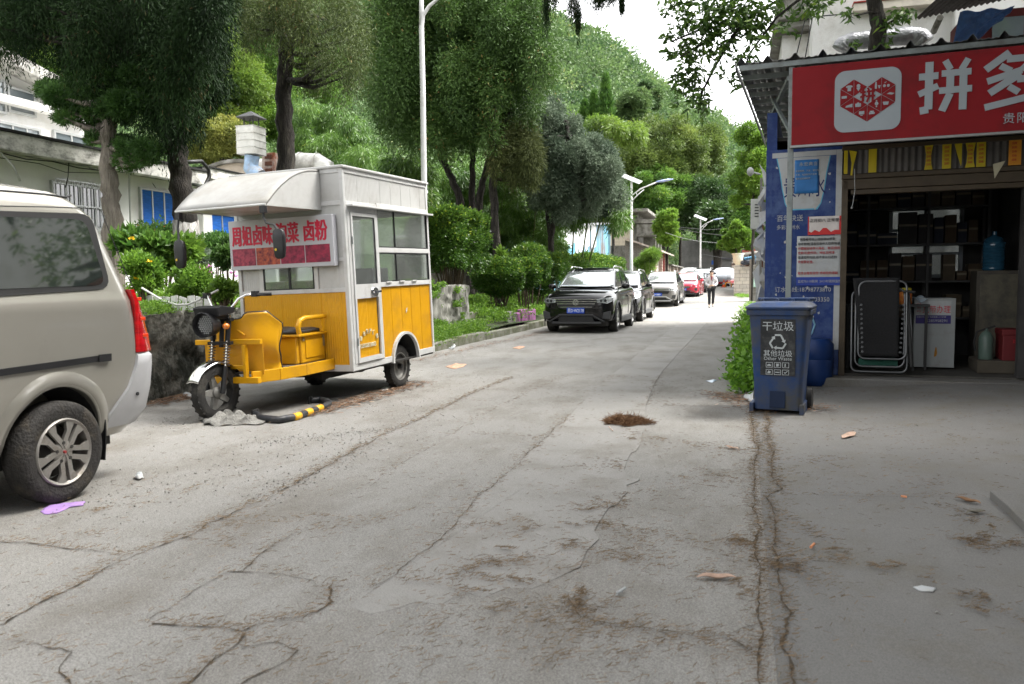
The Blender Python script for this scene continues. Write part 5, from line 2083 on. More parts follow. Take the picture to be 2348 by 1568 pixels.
# ------------------------------------------------------------ trees, shrubs, hedges
def inpoly(x, y, P):
    c = False
    for i in range(len(P)):
        (x1, y1), (x2, y2) = P[i], P[i - 1]
        if (y1 > y) != (y2 > y) and x < (x2 - x1) * (y - y1) / (y2 - y1) + x1:
            c = not c
    return c


def plumps(poly, y0, y1, k, r, flat=0.8):
    xs = [p[0] for p in poly]
    ys = [p[1] for p in poly]
    out = []
    while len(out) < k:
        x, y = random.uniform(min(xs), max(xs)), random.uniform(min(ys), max(ys))
        if inpoly(x, y, poly):
            rr = r * random.uniform(.5, 1.5)
            c = AY(x, y, random.uniform(y0, y1))
            q = rr * .75 / c.length * CF
            if all(inpoly(x + a * q, y + b * q, poly) for a, b in ((1, 0), (-1, 0), (0, 1), (0, -1))):
                out.append((np.array(c), np.array([rr, rr, rr * flat])))
    return out


def tp(pts, y):
    return [AY(a, b, y) for a, b in pts]


def rootat(px, py, y, z):
    p = AY(px, py, y)
    return (p.x, p.y, z)


# A: dark cedar with limewashed foot, left
bA = rootat(440, 640, 11.4, TZ - .05)
tA = [([bA] + tp([(428, 520), (418, 430), (402, 330), (404, 200), (420, 0), (425, -200)], 11.4), .21, .12),
      (tp([(392, 345), (345, 220), (290, 110), (225, 0), (180, -80)], 11.2), .11, .06)]
lA = plumps([(-60, -120), (560, -120), (548, 60), (510, 170), (490, 280), (430, 330), (380, 310), (330, 280), (260, 250), (180, 210), (120, 150), (60, 100), (-60, 95)], 9.5, 13.0, 150, .27, 2.0)
lA += plumps([(280, 100), (380, 180), (470, 110), (520, 200), (430, 300), (350, 260)], 10.4, 12.2, 26, .27)
lA += plumps([(-200, -700), (700, -700), (600, -100), (-200, -100)], 7.5, 13.0, 9, 1.2)
tr = spray_tree('cedar_tree', 'nearest dark cedar with limewashed foot on the terrace, crown filling the top left', 'tree', bA, tA, lA, 300000, M_CEDAR, L=(.05, .12), W=(.010, .020), hang=.7, fill=.85, out=.35)
mb = MB()
b_ = Vector(bA)
P = [Vector(bA) + Vector((0, 0, -.02)), AY(434, 600, 11.4), AY(428, 545, 11.4), AY(425, 505, 11.4)]
mb.tube([p - b_ for p in P], [.245, .222, .212, .208], 12)
mb.build('limewashed_foot', m_lime, tr, smooth='full')

# B: pale barked juniper beside it
bB = rootat(258, 560, 10.3, TZ - .05)
tB = [([bB] + tp([(258, 500), (252, 420), (250, 320), (262, 220), (270, 150)], 10.3), .15, .09)]
lB = plumps([(82, 200), (110, 180), (150, 172), (215, 155), (330, 150), (345, 260), (250, 270), (235, 300), (190, 300), (140, 270), (100, 235)], 9.9, 10.8, 60, .13)
lB += plumps([(240, 170), (330, 170), (320, 280), (250, 300)], 9.9, 10.8, 24, .16)
lB += plumps([(195, 290), (235, 300), (230, 335), (200, 330)], 10, 10.5, 6, .08)
lB += plumps([(245, 310), (360, 320), (370, 380), (300, 390), (250, 375)], 9.9, 10.8, 26, .14)
lB += plumps([(110, 250), (170, 260), (150, 300), (125, 280)], 10, 10.5, 6, .08)
spray_tree('juniper_tree', 'pale barked juniper with bright green tufts in front of the white building', 'tree', bB, tB, lB, 120000, M_JUN, bark=m_bark2, L=(.03, .075), W=(.010, .020), hang=-.1, fill=.5, out=1.2)

# C: cypress whose trunk stands behind the cart roof
bC = rootat(655, 560, 14.4, TZ - .1)
tC = [([bC] + tp([(655, 420), (652, 250), (655, 120), (664, 0), (668, -200)], 14.4), .19, .13)]
lC = plumps([(480, -80), (860, -80), (858, 120), (810, 225), (740, 180), (690, 215), (665, 90), (630, 80), (580, 120), (530, 70)], 12.5, 16, 75, .28, 2.1)
lC += plumps([(300, -700), (950, -700), (900, -80), (400, -80)], 11, 17, 7, 1.3)
spray_tree('cypress_tree', 'tall cypress with drooping sprays, its single trunk behind the food cart roof', 'tree', bC, tC, lC, 110000, leafmat('olive_needles', (0.025, 0.045, 0.013), (0.084, 0.128, 0.032), (0.218, 0.150, 0.064), .7, .2), L=(.04, .11), W=(.009, .018), hang=.5, fill=.9, out=.35)

# D: many stemmed cypress group in the middle
D = 24.0
bD = rootat(1075, 600, D, .4)
tD = [(tp([(1062, 520), (1052, 450), (1015, 370), (990, 300), (960, 200)], D), .14, .06),
      (tp([(1018, 372), (1020, 300), (1000, 150)], D + .2), .09, .05),
      ([Vector(bD)] + tp([(1082, 500), (1082, 400), (1090, 300), (1080, 100)], D + .4), .13, .06),
      (tp([(1092, 520), (1100, 440), (1120, 370), (1150, 290), (1200, 180)], D), .13, .05)]
lD = plumps([(830, -60), (1260, -60), (1280, 120), (1265, 215), (1215, 290), (1170, 330), (1000, 340), (900, 320), (850, 250), (815, 130)], 21.5, 26, 230, .42, 1.6)
lD += plumps([(800, -600), (1250, -600), (1250, -60), (800, -60)], 22, 27, 9, 1.5)
spray_tree('cypress_group', 'broad many stemmed cypress with shaggy crown in the middle of the picture', 'tree', bD, tD, lD, 420000, M_CYP, L=(.06, .16), W=(.022, .045), hang=.3, fill=.7, out=.5)

# E: dark straight trunk
bE = rootat(1140, 640, 23.0, .4)
tE = [([bE] + tp([(1138, 560), (1132, 450), (1128, 330), (1130, 200)], 23.0), .14, .10)]
lE = plumps([(1110, 290), (1230, 290), (1250, 400), (1180, 440), (1120, 380)], 22.3, 25, 34, .24, 2.2)
spray_tree('dark_cypress', 'straight dark trunked cypress with brownish lower boughs beside the tall hedge', 'tree', bE, tE, lE, 26000, leafmat('brown_green', (0.034, 0.045, 0.015), (0.101, 0.120, 0.038), (0.218, 0.150, 0.076), .8, .15), L=(.08, .22), W=(.012, .03), hang=.8, fill=.9)

# F: bluish juniper
bF = rootat(1262, 640, 27.5, .4)
tF = [([bF] + tp([(1262, 560), (1270, 480), (1290, 380), (1300, 280)], 27.5), .12, .07), (tp([(1265, 560), (1250, 470), (1230, 380)], 27.6), .08, .05)]
lF = plumps([(1185, 250), (1250, 222), (1310, 250), (1345, 300), (1400, 330), (1445, 400), (1440, 470), (1370, 500), (1290, 500), (1220, 470), (1170, 400), (1160, 310)], 26, 30, 170, .26, 1.3)
spray_tree('bluish_juniper', 'grey blue juniper crown right of the shaggy cypress above the hedges', 'tree', bF, tF, lF, 170000, M_BLUE, L=(.06, .14), W=(.025, .045), hang=.1, fill=.6)

# G: bamboo thickets
def bamboo(name, label, base, poly, y0, y1, k, n, stems, group=None):
    t = thing(name, label, 'bamboo', base, group=group)
    b = Vector(base)
    mb = MB()
    for (x0, x1, yy) in stems:
        a, c = AY(x0, 620, yy) - b, AY(x1, 430, yy) - b
        mb.tube([a, a.lerp(c, .6) + Vector((0, 0, .1)), c], [.035, .03, .012], 6)
    mb.build('culm', mat('bamboo_culm', (.10, .13, .04), .5, var=.3), t, smooth='full')
    C, Dd, tt, kk_ = crown_pts(plumps(poly, y0, y1, k * 2, .42), n, 1.0, .7, .9)
    leaves('foliage', C - np.array(base), Dd, rng.uniform(.14, .30, n), rng.uniform(.022, .045, n), M_BAM, t, tt)
    return t


bamboo('bamboo_thicket', 'dense bamboo thicket behind the cypress trunks above the tall hedge', rootat(1150, 640, 30, .5), [(975, 330), (1180, 360), (1290, 470), (1300, 600), (980, 600)], 29, 33, 56, 60000, [(1000 + i * 24, 990 + i * 27, 30 + i % 3) for i in range(11)])
bamboo('overhanging_bamboo', 'bamboo hanging over the peeling blue metal shed', rootat(1330, 640, 32, .5), [(1290, 440), (1400, 400), (1440, 440), (1445, 560), (1400, 540), (1380, 470), (1300, 545)], 29, 31, 22, 22000, [(1310, 1320, 30), (1330, 1360, 30), (1345, 1400, 30)])
bamboo('feathery_bamboo', 'pale feathery bamboo on the slope behind the food cart roof', rootat(780, 520, 32, .8), [(640, 250), (700, 215), (790, 250), (880, 320), (890, 400), (640, 390)], 29, 34, 40, 36000, [(690, 720, 31), (760, 790, 31), (830, 840, 31), (800, 760, 32)])
bamboo('lane_bamboo', 'light green bamboo seen between light pole and cypress stems', rootat(960, 600, 26, .6), [(880, 340), (1010, 380), (1010, 500), (900, 470), (860, 400)], 25, 28, 20, 22000, [(960, 950, 26), (985, 990, 26)])

# trees on and below the hill, one by one
def hill_tree(label, px, py, y, rx, rz_, k, r, n, m, L, W, hang=.1, name='broadleaf_tree', bark=None, out=.9, base_py=None):
    c = AY(px, py, y)
    zb = hill_h(np.array([c.x]), np.array([c.y]))[0]
    zb = float(max(zb, gz(0, y)))
    s_ = c.length / CF
    R = (rx * s_, rx * s_, rz_ * s_)
    base = (c.x, c.y, min(zb, c.z - R[2]))
    ll = [(q, rr) for q, rr in lumps_in(c, R, k, r * s_, .55, -.8)]
    return spray_tree(name, label, 'tree', base, [([Vector(base), Vector(base).lerp(c, .5), c], max(.1, R[0] * .07), .05)], ll, n, m, bark=bark, L=L, W=W, hang=hang, group='trees on the slope' if name == 'broadleaf_tree' else None, tn=.03, fill=.5, out=out)


HT = [
    ('domed pale green tree on the hill, lower of the two left of the hanging leaves', 1447, 245, 95, 40, 34, 16, 18, 8000, M_HILL),
    ('domed tree just behind and right of the lower domed tree', 1483, 222, 108, 36, 30, 14, 16, 7000, M_HILL),
    ('large olive tree filling the slope left of the second street lamp', 1520, 350, 92, 90, 80, 34, 34, 26000, M_DULL),
    ('olive tree between the big olive tree and the hanging leaves', 1600, 350, 100, 60, 62, 22, 26, 14000, M_DULL),
    ('light green feathery tree next to the shop roof', 1728, 395, 44, 46, 95, 26, 22, 20000, M_BRIGHT),
    ('deep green tree behind the concrete house', 1500, 445, 88, 75, 60, 28, 26, 20000, M_LEAF),
    ('shadowy evergreen behind the second street lamp', 1610, 480, 90, 74, 70, 26, 26, 20000, leafmat('deep_green', (0.020, 0.053, 0.018), (0.067, 0.135, 0.038), (0.151, 0.210, 0.064), .5, .25)),
    ('creeper covered tree beside the concrete house', 1530, 520, 62, 24, 42, 14, 14, 8000, M_BRIGHT),
    ('yellow green vine hung tree left of the cypress trunk', 510, 200, 34, 80, 120, 30, 36, 26000, M_YEL),
    ('dark leafed tree between the two left trunks', 600, 150, 38, 70, 130, 28, 36, 20000, M_LEAF),
    ('dry olive shrubby tree above the chimney', 500, 330, 27, 75, 48, 24, 24, 16000, leafmat('dry_olive', (0.084, 0.120, 0.025), (0.269, 0.300, 0.076), (0.420, 0.390, 0.128), .6, .3)),
    ('bright tree on the slope above the chimney cowl', 600, 270, 36, 60, 60, 20, 26, 12000, M_BRIGHT),
    ('mid green tree behind the white duct', 720, 180, 42, 75, 70, 24, 32, 14000, M_LEAF),
    ('yellowish tree near the left frame above the clerestory', 30, 110, 30, 100, 60, 20, 34, 16000, M_BRIGHT),
    ('green tree behind the clerestory roof end', 190, 150, 34, 80, 80, 24, 34, 16000, M_LEAF),
        ('leafy pale tree above the block garden wall', 1688, 545, 56, 34, 36, 26, 9, 9000, M_BRIGHT),
    ('tree crowding the old house on the right', 1720, 510, 60, 30, 60, 18, 18, 9000, M_LEAF),
    ('dusky tree low on the slope right of the big olive tree', 1560, 430, 94, 60, 50, 20, 24, 12000, M_DULL),
    ('light green tree peeping over the bluish juniper', 1310, 310, 60, 40, 50, 22, 15, 10000, M_BRIGHT),
]
for (lab, px, py, y, rx, rz2, k, r, n, m) in HT:
    s_ = AY(px, py, y).length / 55
    hill_tree(lab, px, py, y, rx, rz2, int(k * 1.8), r * .72, int(n * 2.6), m, (.10 * s_, .21 * s_), (.045 * s_, .09 * s_))
hill_tree('yellow green bamboo like tree below the pointed cypress', 1405, 305, 45, 60, 42, 22, 18, 16000, M_YEL, (.18, .34), (.03, .06), .8, name='yellow_bamboo_tree')
# pointed cypresses
for (lab, px, top, bot, w_, y) in (('tall pointed dark cypress standing clear against the hill', 1389, 178, 300, 24, 58), ('shorter pointed cypress leaning on the tall one from the left', 1362, 215, 300, 18, 58.5), ('low pointed cypress at the left end of the cypress trio', 1340, 235, 300, 12, 59)):
    a, b = AY(px, bot, y), AY(px, top, y)
    H_ = b.z - a.z
    wm = w_ * a.length / CF
    base = (a.x, a.y, 0.6)
    ll = [(np.array([a.x + random.uniform(-.3, .3) * wm * (1 - f), a.y + random.uniform(-.3, .3) * wm, a.z + H_ * f]), np.array([wm * (1.05 - f) * .8 + .08] * 2 + [H_ * .07])) for f in [i / 15 for i in range(16)]]
    spray_tree('pointed_cypress', lab, 'tree', base, [([Vector(base), b], .15, .03)], ll, 9000, leafmat('cypress_green', (0.025, 0.075, 0.015), (0.084, 0.195, 0.032), (0.151, 0.270, 0.051), .6, .25), L=(.15, .35), W=(.06, .12), hang=-1.2, group='pointed cypresses', limb=False)
# far yard tree with twin trunk
bY = rootat(1645, 622, 82.5, 1.2)
spray_tree('yard_tree', 'twin trunked dark tree in front of the grey end wall', 'tree', bY, [([Vector(bY), AY(1641, 560, 82.5), AY(1636, 500, 82.5)], .4, .2), ([Vector(bY), AY(1650, 560, 82.5), AY(1657, 500, 82.5)], .35, .2)],
           plumps([(1600, 470), (1690, 460), (1700, 540), (1670, 570), (1620, 565), (1595, 530)], 80, 83.5, 40, .8), 26000, MATS['deep_green'], L=(.3, .6), W=(.12, .22))


# ---------------- clipped bushes
def bush(name, label, c, R, n, m=M_BOX, zb=0.2, stems=5, L=(.05, .09), W=(.03, .05), power=2.0, group=None, box=False, fillin=.25):
    t = thing(name, label, 'hedge' if box else 'bush', (c[0], c[1], zb), group=group)
    d = unit(n)
    if box:
        p = rng.uniform(-1, 1, (n, 3))
        ax = rng.choice(3, n, p=[.42, .2, .38] if R[0] < R[1] else [.2, .42, .38])
        sg_ = rng.choice([-1, 1], n)
        p[np.arange(n), ax] = sg_ * (1 - .16 * rng.random(n) ** 2)
        p[:, 2] = np.where((ax == 2) & (sg_ < 0), rng.uniform(-.6, 1, n), p[:, 2])
        Dd = p * np.array([.3, .2, .5]) + unit(n) * .8
        Dd[np.arange(n), ax] += sg_ * .7
        q = p * np.array(R)
        q += 0.05 * np.sin(q[:, [1, 2, 0]] * 5.0) + .05 * np.sin(q[:, [2, 0, 1]] * 11.0 + 1)
        q += unit(n) * (rng.random((n, 1)) ** 5) * .16
        nl = np.linalg.norm(p, axis=1) / 1.75
        q *= np.where(nl > .86, 1 - (nl - .86) * .6, 1)[:, None]
    else:
        q = d * np.array(R) * (1 - fillin * rng.random(n)[:, None] ** 2)
        q *= (1 + .07 * np.sin(d[:, 0] * 6 + c[0] * 9) * np.sin(d[:, 1] * 5) + .05 * np.sin(d[:, 2] * 9) + .16 * rng.random(n) ** 6)[:, None]
        Dd = d * .7 + unit(n) * .8
    # young shoots: brighter on the upward side of the plant, where new growth is
    newg = (rng.random(n) < np.clip(.10 + .55 * (q[:, 2] / R[2]), .03, .65))
    tint = np.clip(np.where(newg, rng.uniform(.6, 1, n), rng.uniform(0, .55, n)), 0, 1)
    q = q + np.array([0, 0, c[2] - zb])
    Dd[:, 2] += .25
    leaves('foliage', q, Dd, rng.uniform(L[0], L[1], n), rng.uniform(W[0], W[1], n), m, t, tint)
    mb = MB()
    for i in range(stems):
        a = random.uniform(0, 6.28)
        rr = random.uniform(.2, .7)
        e = Vector((R[0] * rr * math.cos(a), R[1] * rr * math.sin(a), c[2] - zb - R[2] * random.uniform(.1, .6)))
        s0 = Vector((e.x * .35, e.y * .6, 0))
        mb.tube([s0, s0.lerp(e, .5) + Vector((random.uniform(-.05, .05), 0, 0)), e], [.025, .018, .01], 6)
    mb.build('stem', m_twig, t, smooth='full')
    return t


def pc(px, py, y):
    p = AY(px, py, y)
    return (p.x, p.y, p.z)


bush('tall_hedge', 'tall clipped evergreen hedge block right behind the food cart', (-6.95, 18.6, 2.28), (.55, 1.35, .66), 52000, zb=.9, stems=26, box=True)
bush('ball_bush', 'large ball clipped bush nearest the kerb by the pale wall', pc(1143, 636, 21.2), (.68, .68, .50), 17000, stems=12)
bush('ball_bush', 'smaller clipped bush just behind the largest ball bush', pc(1202, 628, 22.6), (.46, .5, .42), 8500, stems=7)
bush('dome_bush', 'dark high domed bush with fresh shoots on top, behind the ball bushes', pc(1213, 606, 24.6), (.66, .8, .60), 16000, stems=8)
bush('low_hedge', 'small square hedge between the domed bush and the dark rounded hedge', pc(1272, 620, 26.8), (.35, .8, .5), 9000, stems=5, box=True)
bush('round_hedge', 'dark rounded hedge clump with small glossy leaves behind the nearest black car', pc(1312, 618, 29.5), (.62, 1.1, .42), 12000, stems=6)
bush('far_hedge', 'long bright topped clipped hedge behind the two black cars', (-6.5, 37.5, 1.75), (.5, 5.2, .62), 38000, zb=.3, stems=16, box=True, L=(.07, .12), W=(.04, .07))
bush('dome_bush', 'clipped dark bush behind the tall hedge end', pc(1235, 655, 26), (.4, .4, .3), 4000, stems=4)

# terrace planting over the dark stone wall
M_PHO = leafmat('photinia_leaves', (0.034, 0.105, 0.025), (0.118, 0.255, 0.064), (0.600, 0.150, 0.064), .4, .3)
M_WEED = leafmat('weed_leaves', (0.050, 0.135, 0.019), (0.185, 0.360, 0.045), (0.370, 0.510, 0.089), .5, .35)


def shrub(name, label, px, py, y, Rp, n, m, L, W, zb=TZ, stems=6, cat='shrub', fillin=.9, hang=0, group=None):
    c = AY(px, py, y)
    s_ = c.length / CF
    R = np.array([Rp[0] * s_, Rp[0] * s_ * .9, Rp[1] * s_])
    t = thing(name, label, cat, (c.x, c.y, zb), group=group)
    ll = lumps_in((0, 0, c.z - zb), R * .75, 9, R[0] * .42, .4)
    C, Dd, tt, k = crown_pts(ll, n, hang, .6, fillin)
    C[:, 2] = np.maximum(C[:, 2], 0.02)
    Dd[:, 2] += .3
    leaves('foliage', C, Dd, rng.uniform(L[0], L[1], n), rng.uniform(W[0], W[1], n), m, t, tt, fold=.25)
    mb = MB()
    for q, r_ in ll[:stems]:
        e = Vector(q)
        mb.tube([(e.x * .2, e.y * .2, 0), (e.x * .6, e.y * .6, e.z * .5), e], [.016, .012, .005], 5)
    mb.build('stem', m_twig, t, smooth='full')
    return t


shrub('broadleaf_shrub', 'big leaved bright shrub just right of the van roof pillar', 335, 570, 8.6, (62, 52), 1500, M_LEAF, (.10, .18), (.05, .09))
shrub('broadleaf_shrub', 'big leaved shrub in front of the limewashed trunk', 425, 570, 8.9, (55, 46), 1300, M_BRIGHT, (.09, .16), (.045, .08))
shrub('red_tipped_shrub', 'photinia with red young tips beneath the blue curtained window', 372, 545, 11.8, (70, 34), 5200, M_PHO, (.05, .09), (.02, .035))
shrub('red_tipped_shrub', 'photinia with red young tips between the dark trunk and cart sign', 492, 560, 11.6, (50, 40), 4200, M_PHO, (.05, .09), (.02, .035))
shrub('dark_shrub', 'tall dark twiggy shrub against the left edge of the cart sign', 522, 590, 8.6, (34, 78), 3800, leafmat('dark_shrub_leaves', (0.020, 0.060, 0.015), (0.084, 0.180, 0.038), (0.269, 0.330, 0.076), .5, .3), (.04, .07), (.02, .035))
shrub('silver_shrub', 'greyish rosette leaved shrub behind the near wing mirror', 450, 600, 9.6, (40, 40), 2600, M_BLUE, (.06, .12), (.025, .04))
shrub('low_flower_bush', 'low bush with tiny yellow flowers at the terrace edge', 330, 625, 7.9, (48, 42), 6500, M_WEED, (.03, .06), (.014, .028))
shrub('low_flower_bush', 'low weedy bush with pink flowers left of the cart body', 440, 650, 8.2, (60, 36), 7500, M_WEED, (.03, .06), (.014, .028))
shrub('low_flower_bush', 'low green weeds at the foot of the dark shrub', 510, 665, 8.0, (40, 34), 5000, M_BRIGHT, (.03, .06), (.014, .026))
shrub('lily_plant', 'upright pale lily stalk beside the dark straight trunk', 1150, 585, 22.5, (10, 26), 260, M_BRIGHT, (.14, .22), (.03, .05), zb=.5, cat='plant')
shrub('fan_bush', 'light green fan shaped bushy tree in front of the brick outbuilding', 1484, 592, 46, (33, 33), 13000, M_BRIGHT, (.08, .16), (.02, .04), zb=.3, stems=9, cat='bush')
# flower heads
def flowers(name, label, pts, y, m, r):
    t = thing(name, label, 'flowers', pc(pts[0][0], pts[0][1], y))
    t['group'] = 'flower heads on the terrace'
    o = Vector(t.location)
    for px, py in pts:
        c = AY(px, py, y + random.uniform(-.2, .2)) - o
        d = unit(7)
        d[:, 2] = abs(d[:, 2]) * .5
        leaves('flower', np.tile(np.array(c), (7, 1)), d, r, r * .7, m, t)


flowers('yellow_flowers', 'small yellow flower heads right of the van pillar', [(332, 608), (342, 600), (326, 612), (350, 604), (312, 640), (302, 548)], 7.9, mat('yellow_petal', (.75, .5, .02), .6), .045)
flowers('pink_flowers', 'pink flower heads behind the left wing mirror', [(462, 618), (470, 622), (478, 612), (468, 628), (534, 626), (538, 634), (484, 626), (455, 612)], 9.2, mat('pink_petal', (.6, .2, .5), .6), .05)
# low white border boards on the terrace
t = thing('white_border_fence', 'low white border boards half hidden by weeds along the terrace edge', 'fence', pc(345, 688, 7.9))
o_ = Vector(t.location)
for i in range(8):
    c = AY(342 + i * 19, 690 - i * .5, 7.9) - o_
    mb = MB()
    mb.prism([(c.x - .045, -.12), (c.x + .045, -.12), (c.x + .045, .04 + random.uniform(-.03, .03)), (c.x - .045, .045)], c.y, c.y + .02, 'y')
    mb.build('border_board', mat('white_border_paint', (.6, .6, .58), .7, dirt=(.3, .3, .25), dscale=8), t)
mb = MB()
P = [AY(a, b, 7.55) for a, b in [(325, 660), (345, 672), (375, 690), (405, 699), (430, 698), (455, 688), (480, 675), (500, 665)]]
mb.tube(P, .012, 8)
t = thing('white_hose', 'thin white hose sagging along the top of the dark stone wall', 'hose')
mb.build('hose_body', m_wirew, t, smooth='full')


# ---------------- ground cover as uncountable stuff
def cover(name, P, n, m, L, W, hmax):
    """P: list of (x,y,z,radius)"""
    P = np.array(P)
    k = rng.choice(len(P), n, p=P[:, 3] ** 2 / (P[:, 3] ** 2).sum())
    C = P[k, :3] + rng.normal(0, 1, (n, 3)) * P[k, 3:4] * np.array([.5, .5, 0])
    C[:, 2] += hmax * rng.random(n) ** 1.3 * np.clip(P[k, 3] / P[:, 3].max(), .3, 1)
    Dd = unit(n)
    Dd[:, 2] = abs(Dd[:, 2]) * .7 + .1
    o = leaves(name, C, Dd, rng.uniform(L[0], L[1], n), rng.uniform(W[0], W[1], n), m, None, rng.beta(2, 2.4, n), fold=.2)
    o['kind'] = 'stuff'
    return o


pts = []
for i in range(60):
    t_ = random.random()
    y = 9.2 + 11 * t_
    pts.append((.26 + .15 * math.sin(y * 2) + .05 * random.random(), y, .02, random.uniform(.10, .26)))
pts = [p for p in pts if not (p[1] < 9.4 and p[0] > .45)]
cover('verge_vines', pts, 9000, leafmat('vine_leaves', (0.050, 0.150, 0.019), (0.168, 0.375, 0.038), (0.336, 0.540, 0.076), .4, .35), (.06, .11), (.035, .065), .62)
pts = [(random.uniform(-.1, .3), random.uniform(8.9, 10.4), .01, random.uniform(.08, .16)) for _ in range(22)]
pts += [(random.uniform(.05, .35), random.uniform(9.4, 11.5), .15, random.uniform(.12, .2)) for _ in range(14)]
cover('bin_side_vines', pts, 3600, MATS['vine_leaves'], (.05, .09), (.03, .055), .42)
pts = []
for i in range(230):
    x = random.uniform(-9.5, -5.75)
    y = random.uniform(17.5, 34)
    pts.append((x, y, .25 + min(.4, (-5.6 - x) * .2), random.uniform(.2, .5)))
cover('bed_ground_cover', pts, 52000, M_WEED, (.05, .11), (.02, .045), .28)
pts = [(-5.75 + random.uniform(-.2, .12), random.uniform(12.2, 17.6), .1, random.uniform(.12, .3)) for _ in range(60)]
cover('wall_foot_weeds', pts, 12000, M_WEED, (.04, .08), (.015, .03), .35)
pts = [(-6.25 + random.uniform(-.3, .16), random.uniform(3.5, 12.4), TZ + .02, random.uniform(.08, .22)) for _ in range(90)]
cover('terrace_edge_weeds', pts, 12000, M_WEED, (.03, .07), (.008, .02), .16)
pts = [(-9 + random.uniform(-2.5, 2.4), random.uniform(4, 16), TZ, random.uniform(.2, .5)) for _ in range(120)]
cover('terrace_ground_cover', pts, 22000, M_WEED, (.05, .12), (.02, .04), .35)
pts = [(-6.1 + random.uniform(0, .10), random.uniform(13, 17), random.uniform(.2, 1.2), random.uniform(.05, .16)) for _ in range(40)]
cover('wall_creeper', pts, 6000, M_WEED, (.04, .07), (.02, .04), .15)
pts = [(random.uniform(-2.0, -.6), random.uniform(70, 80), 1.0, .5) for _ in range(30)] + [(random.uniform(-.3, .3), random.uniform(46, 50), .35, .25) for _ in range(14)] + [(.3 + random.uniform(-.2, .5), random.uniform(20, 43), .02, .3) for _ in range(60)]
cover('far_verge_grass', pts, 12000, M_WEED, (.08, .16), (.02, .04), .3)
pts = [(random.uniform(-6.0, -5.62), random.uniform(34, 52), .3 + .3 * random.random(), .35) for _ in range(60)]
cover('kerbside_weeds', pts, 9000, M_WEED, (.08, .14), (.03, .05), .3)

# ---------------- leafy tree behind the shop, boughs reaching over the lane
bR = rootat(2012, 300, 14.6, 0)
t = thing('overhanging_tree', 'broadleaf tree behind the shop roof whose leafy boughs hang over the lane', 'tree', bR)
b_ = Vector(bR)
mb = MB()
trunk_mesh(mb, [Vector((0, 0, 0)), AY(2010, 105, 14.6) - b_, AY(2015, 60, 14.6) - b_, AY(2003, 0, 14.6) - b_, AY(2020, -200, 14.6) - b_, AY(2000, -420, 14.4) - b_], .15, .09)
boughs = [[(2005, -250), (1900, -90), (1800, -10), (1700, 50), (1620, 95), (1560, 130)], [(2005, -200), (1880, -40), (1780, 40), (1720, 120), (1700, 170)], [(2000, -300), (1800, -140), (1660, -20), (1560, 10), (1520, 22)], [(1700, 50), (1640, 150), (1610, 210), (1600, 260)], [(2008, 60), (2030, 58), (2060, 40), (2080, 38)], [(2012, 30), (1990, 28), (1965, 35)], [(1700, 50), (1600, 70), (1540, 95)]]
for bb in boughs:
    P = [AY(a, b, 13.4 + random.uniform(-.3, .3)) if a < 1990 else AY(a, b, 14.5) for a, b in bb]
    mb.tube([p - b_ for p in P], [.022 * (1 - i / len(P)) + .006 for i in range(len(P))], 6)
mb.build('trunk', m_bark2 if False else m_bark, t, smooth='full', fix=False)
Cs, Ds, Ts = [], [], []


def sprig(px, py, y, sp, n):
    c = np.array(AY(px, py, y))
    s_ = np.linalg.norm(c) / CF
    for _ in range(n):
        cc = c + rng.normal(0, 1, 3) * sp * s_ * np.array([1, .8, .8])
        k = rng.integers(6, 10)
        dd = unit(k)
        dd[:, 2] = -abs(dd[:, 2]) * .6 - .15
        Cs.append(np.tile(cc, (k, 1)) + rng.normal(0, .05, (k, 3)))
        Ds.append(dd)
        Ts.append(rng.uniform(0, 1, k))


for (px, py, sp, n) in [(1670, 35, 30, 12), (1750, 30, 30, 12), (1525, 22, 10, 5), (1560, 12, 16, 10), (1605, 38, 22, 16), (1650, 15, 26, 20), (1700, 8, 30, 24), (1760, -5, 34, 30), (1820, -10, 34, 26), (1865, -4, 16, 8), (1532, 88, 9, 5), (1558, 125, 16, 10), (1600, 105, 18, 14), (1640, 125, 16, 10), (1580, 165, 14, 8), (1625, 80, 20, 16),
                        (1552, 195, 12, 6), (1598, 218, 16, 12), (1612, 245, 12, 8), (1590, 180, 14, 10), (1705, 130, 16, 9), (1722, 160, 14, 9), (1690, 185, 10, 5), (1650, 60, 24, 18), (1700, 55, 22, 14), (1745, 70, 16, 8), (1728, 185, 8, 4), (1550, 60, 14, 6),
                        (2058, 42, 10, 5), (2078, 38, 6, 3), (1960, 33, 10, 4), (2035, 55, 6, 3), (2025, 105, 12, 4), (1960, 108, 6, 3)]:
    sprig(px, py, 14.4 if px > 1900 else 13.4, sp, n)
for _ in range(160):
    sprig(random.uniform(1500, 2500), random.uniform(-500, -60), random.uniform(11.5, 15), 30, 6)
C, Dd, Tt = np.concatenate(Cs), np.concatenate(Ds), np.concatenate(Ts)
leaves('crown', C - np.array(bR), Dd, rng.uniform(.10, .19, len(C)), rng.uniform(.04, .065, len(C)), leafmat('bough_leaves', (.035, .085, .022), (.10, .20, .04), (.20, .32, .06), .4, .3), t, Tt, fold=.3)

# ---------------- cedar beside the camera: tips in view, unseen crown added to shade the forecourt
bO = (4.6, -2.6, 0)
def seen(c, r):
    v = Vector(c) - camo.location
    u_ = v.dot(rt) / max(.01, v.dot(fw))
    w_ = v.dot(up) / max(.01, v.dot(fw))
    m_ = r / max(.01, v.dot(fw))
    return v.dot(fw) > .3 and abs(u_) < 1174 / CF + m_ and w_ < 784 / CF + m_ and w_ > -1


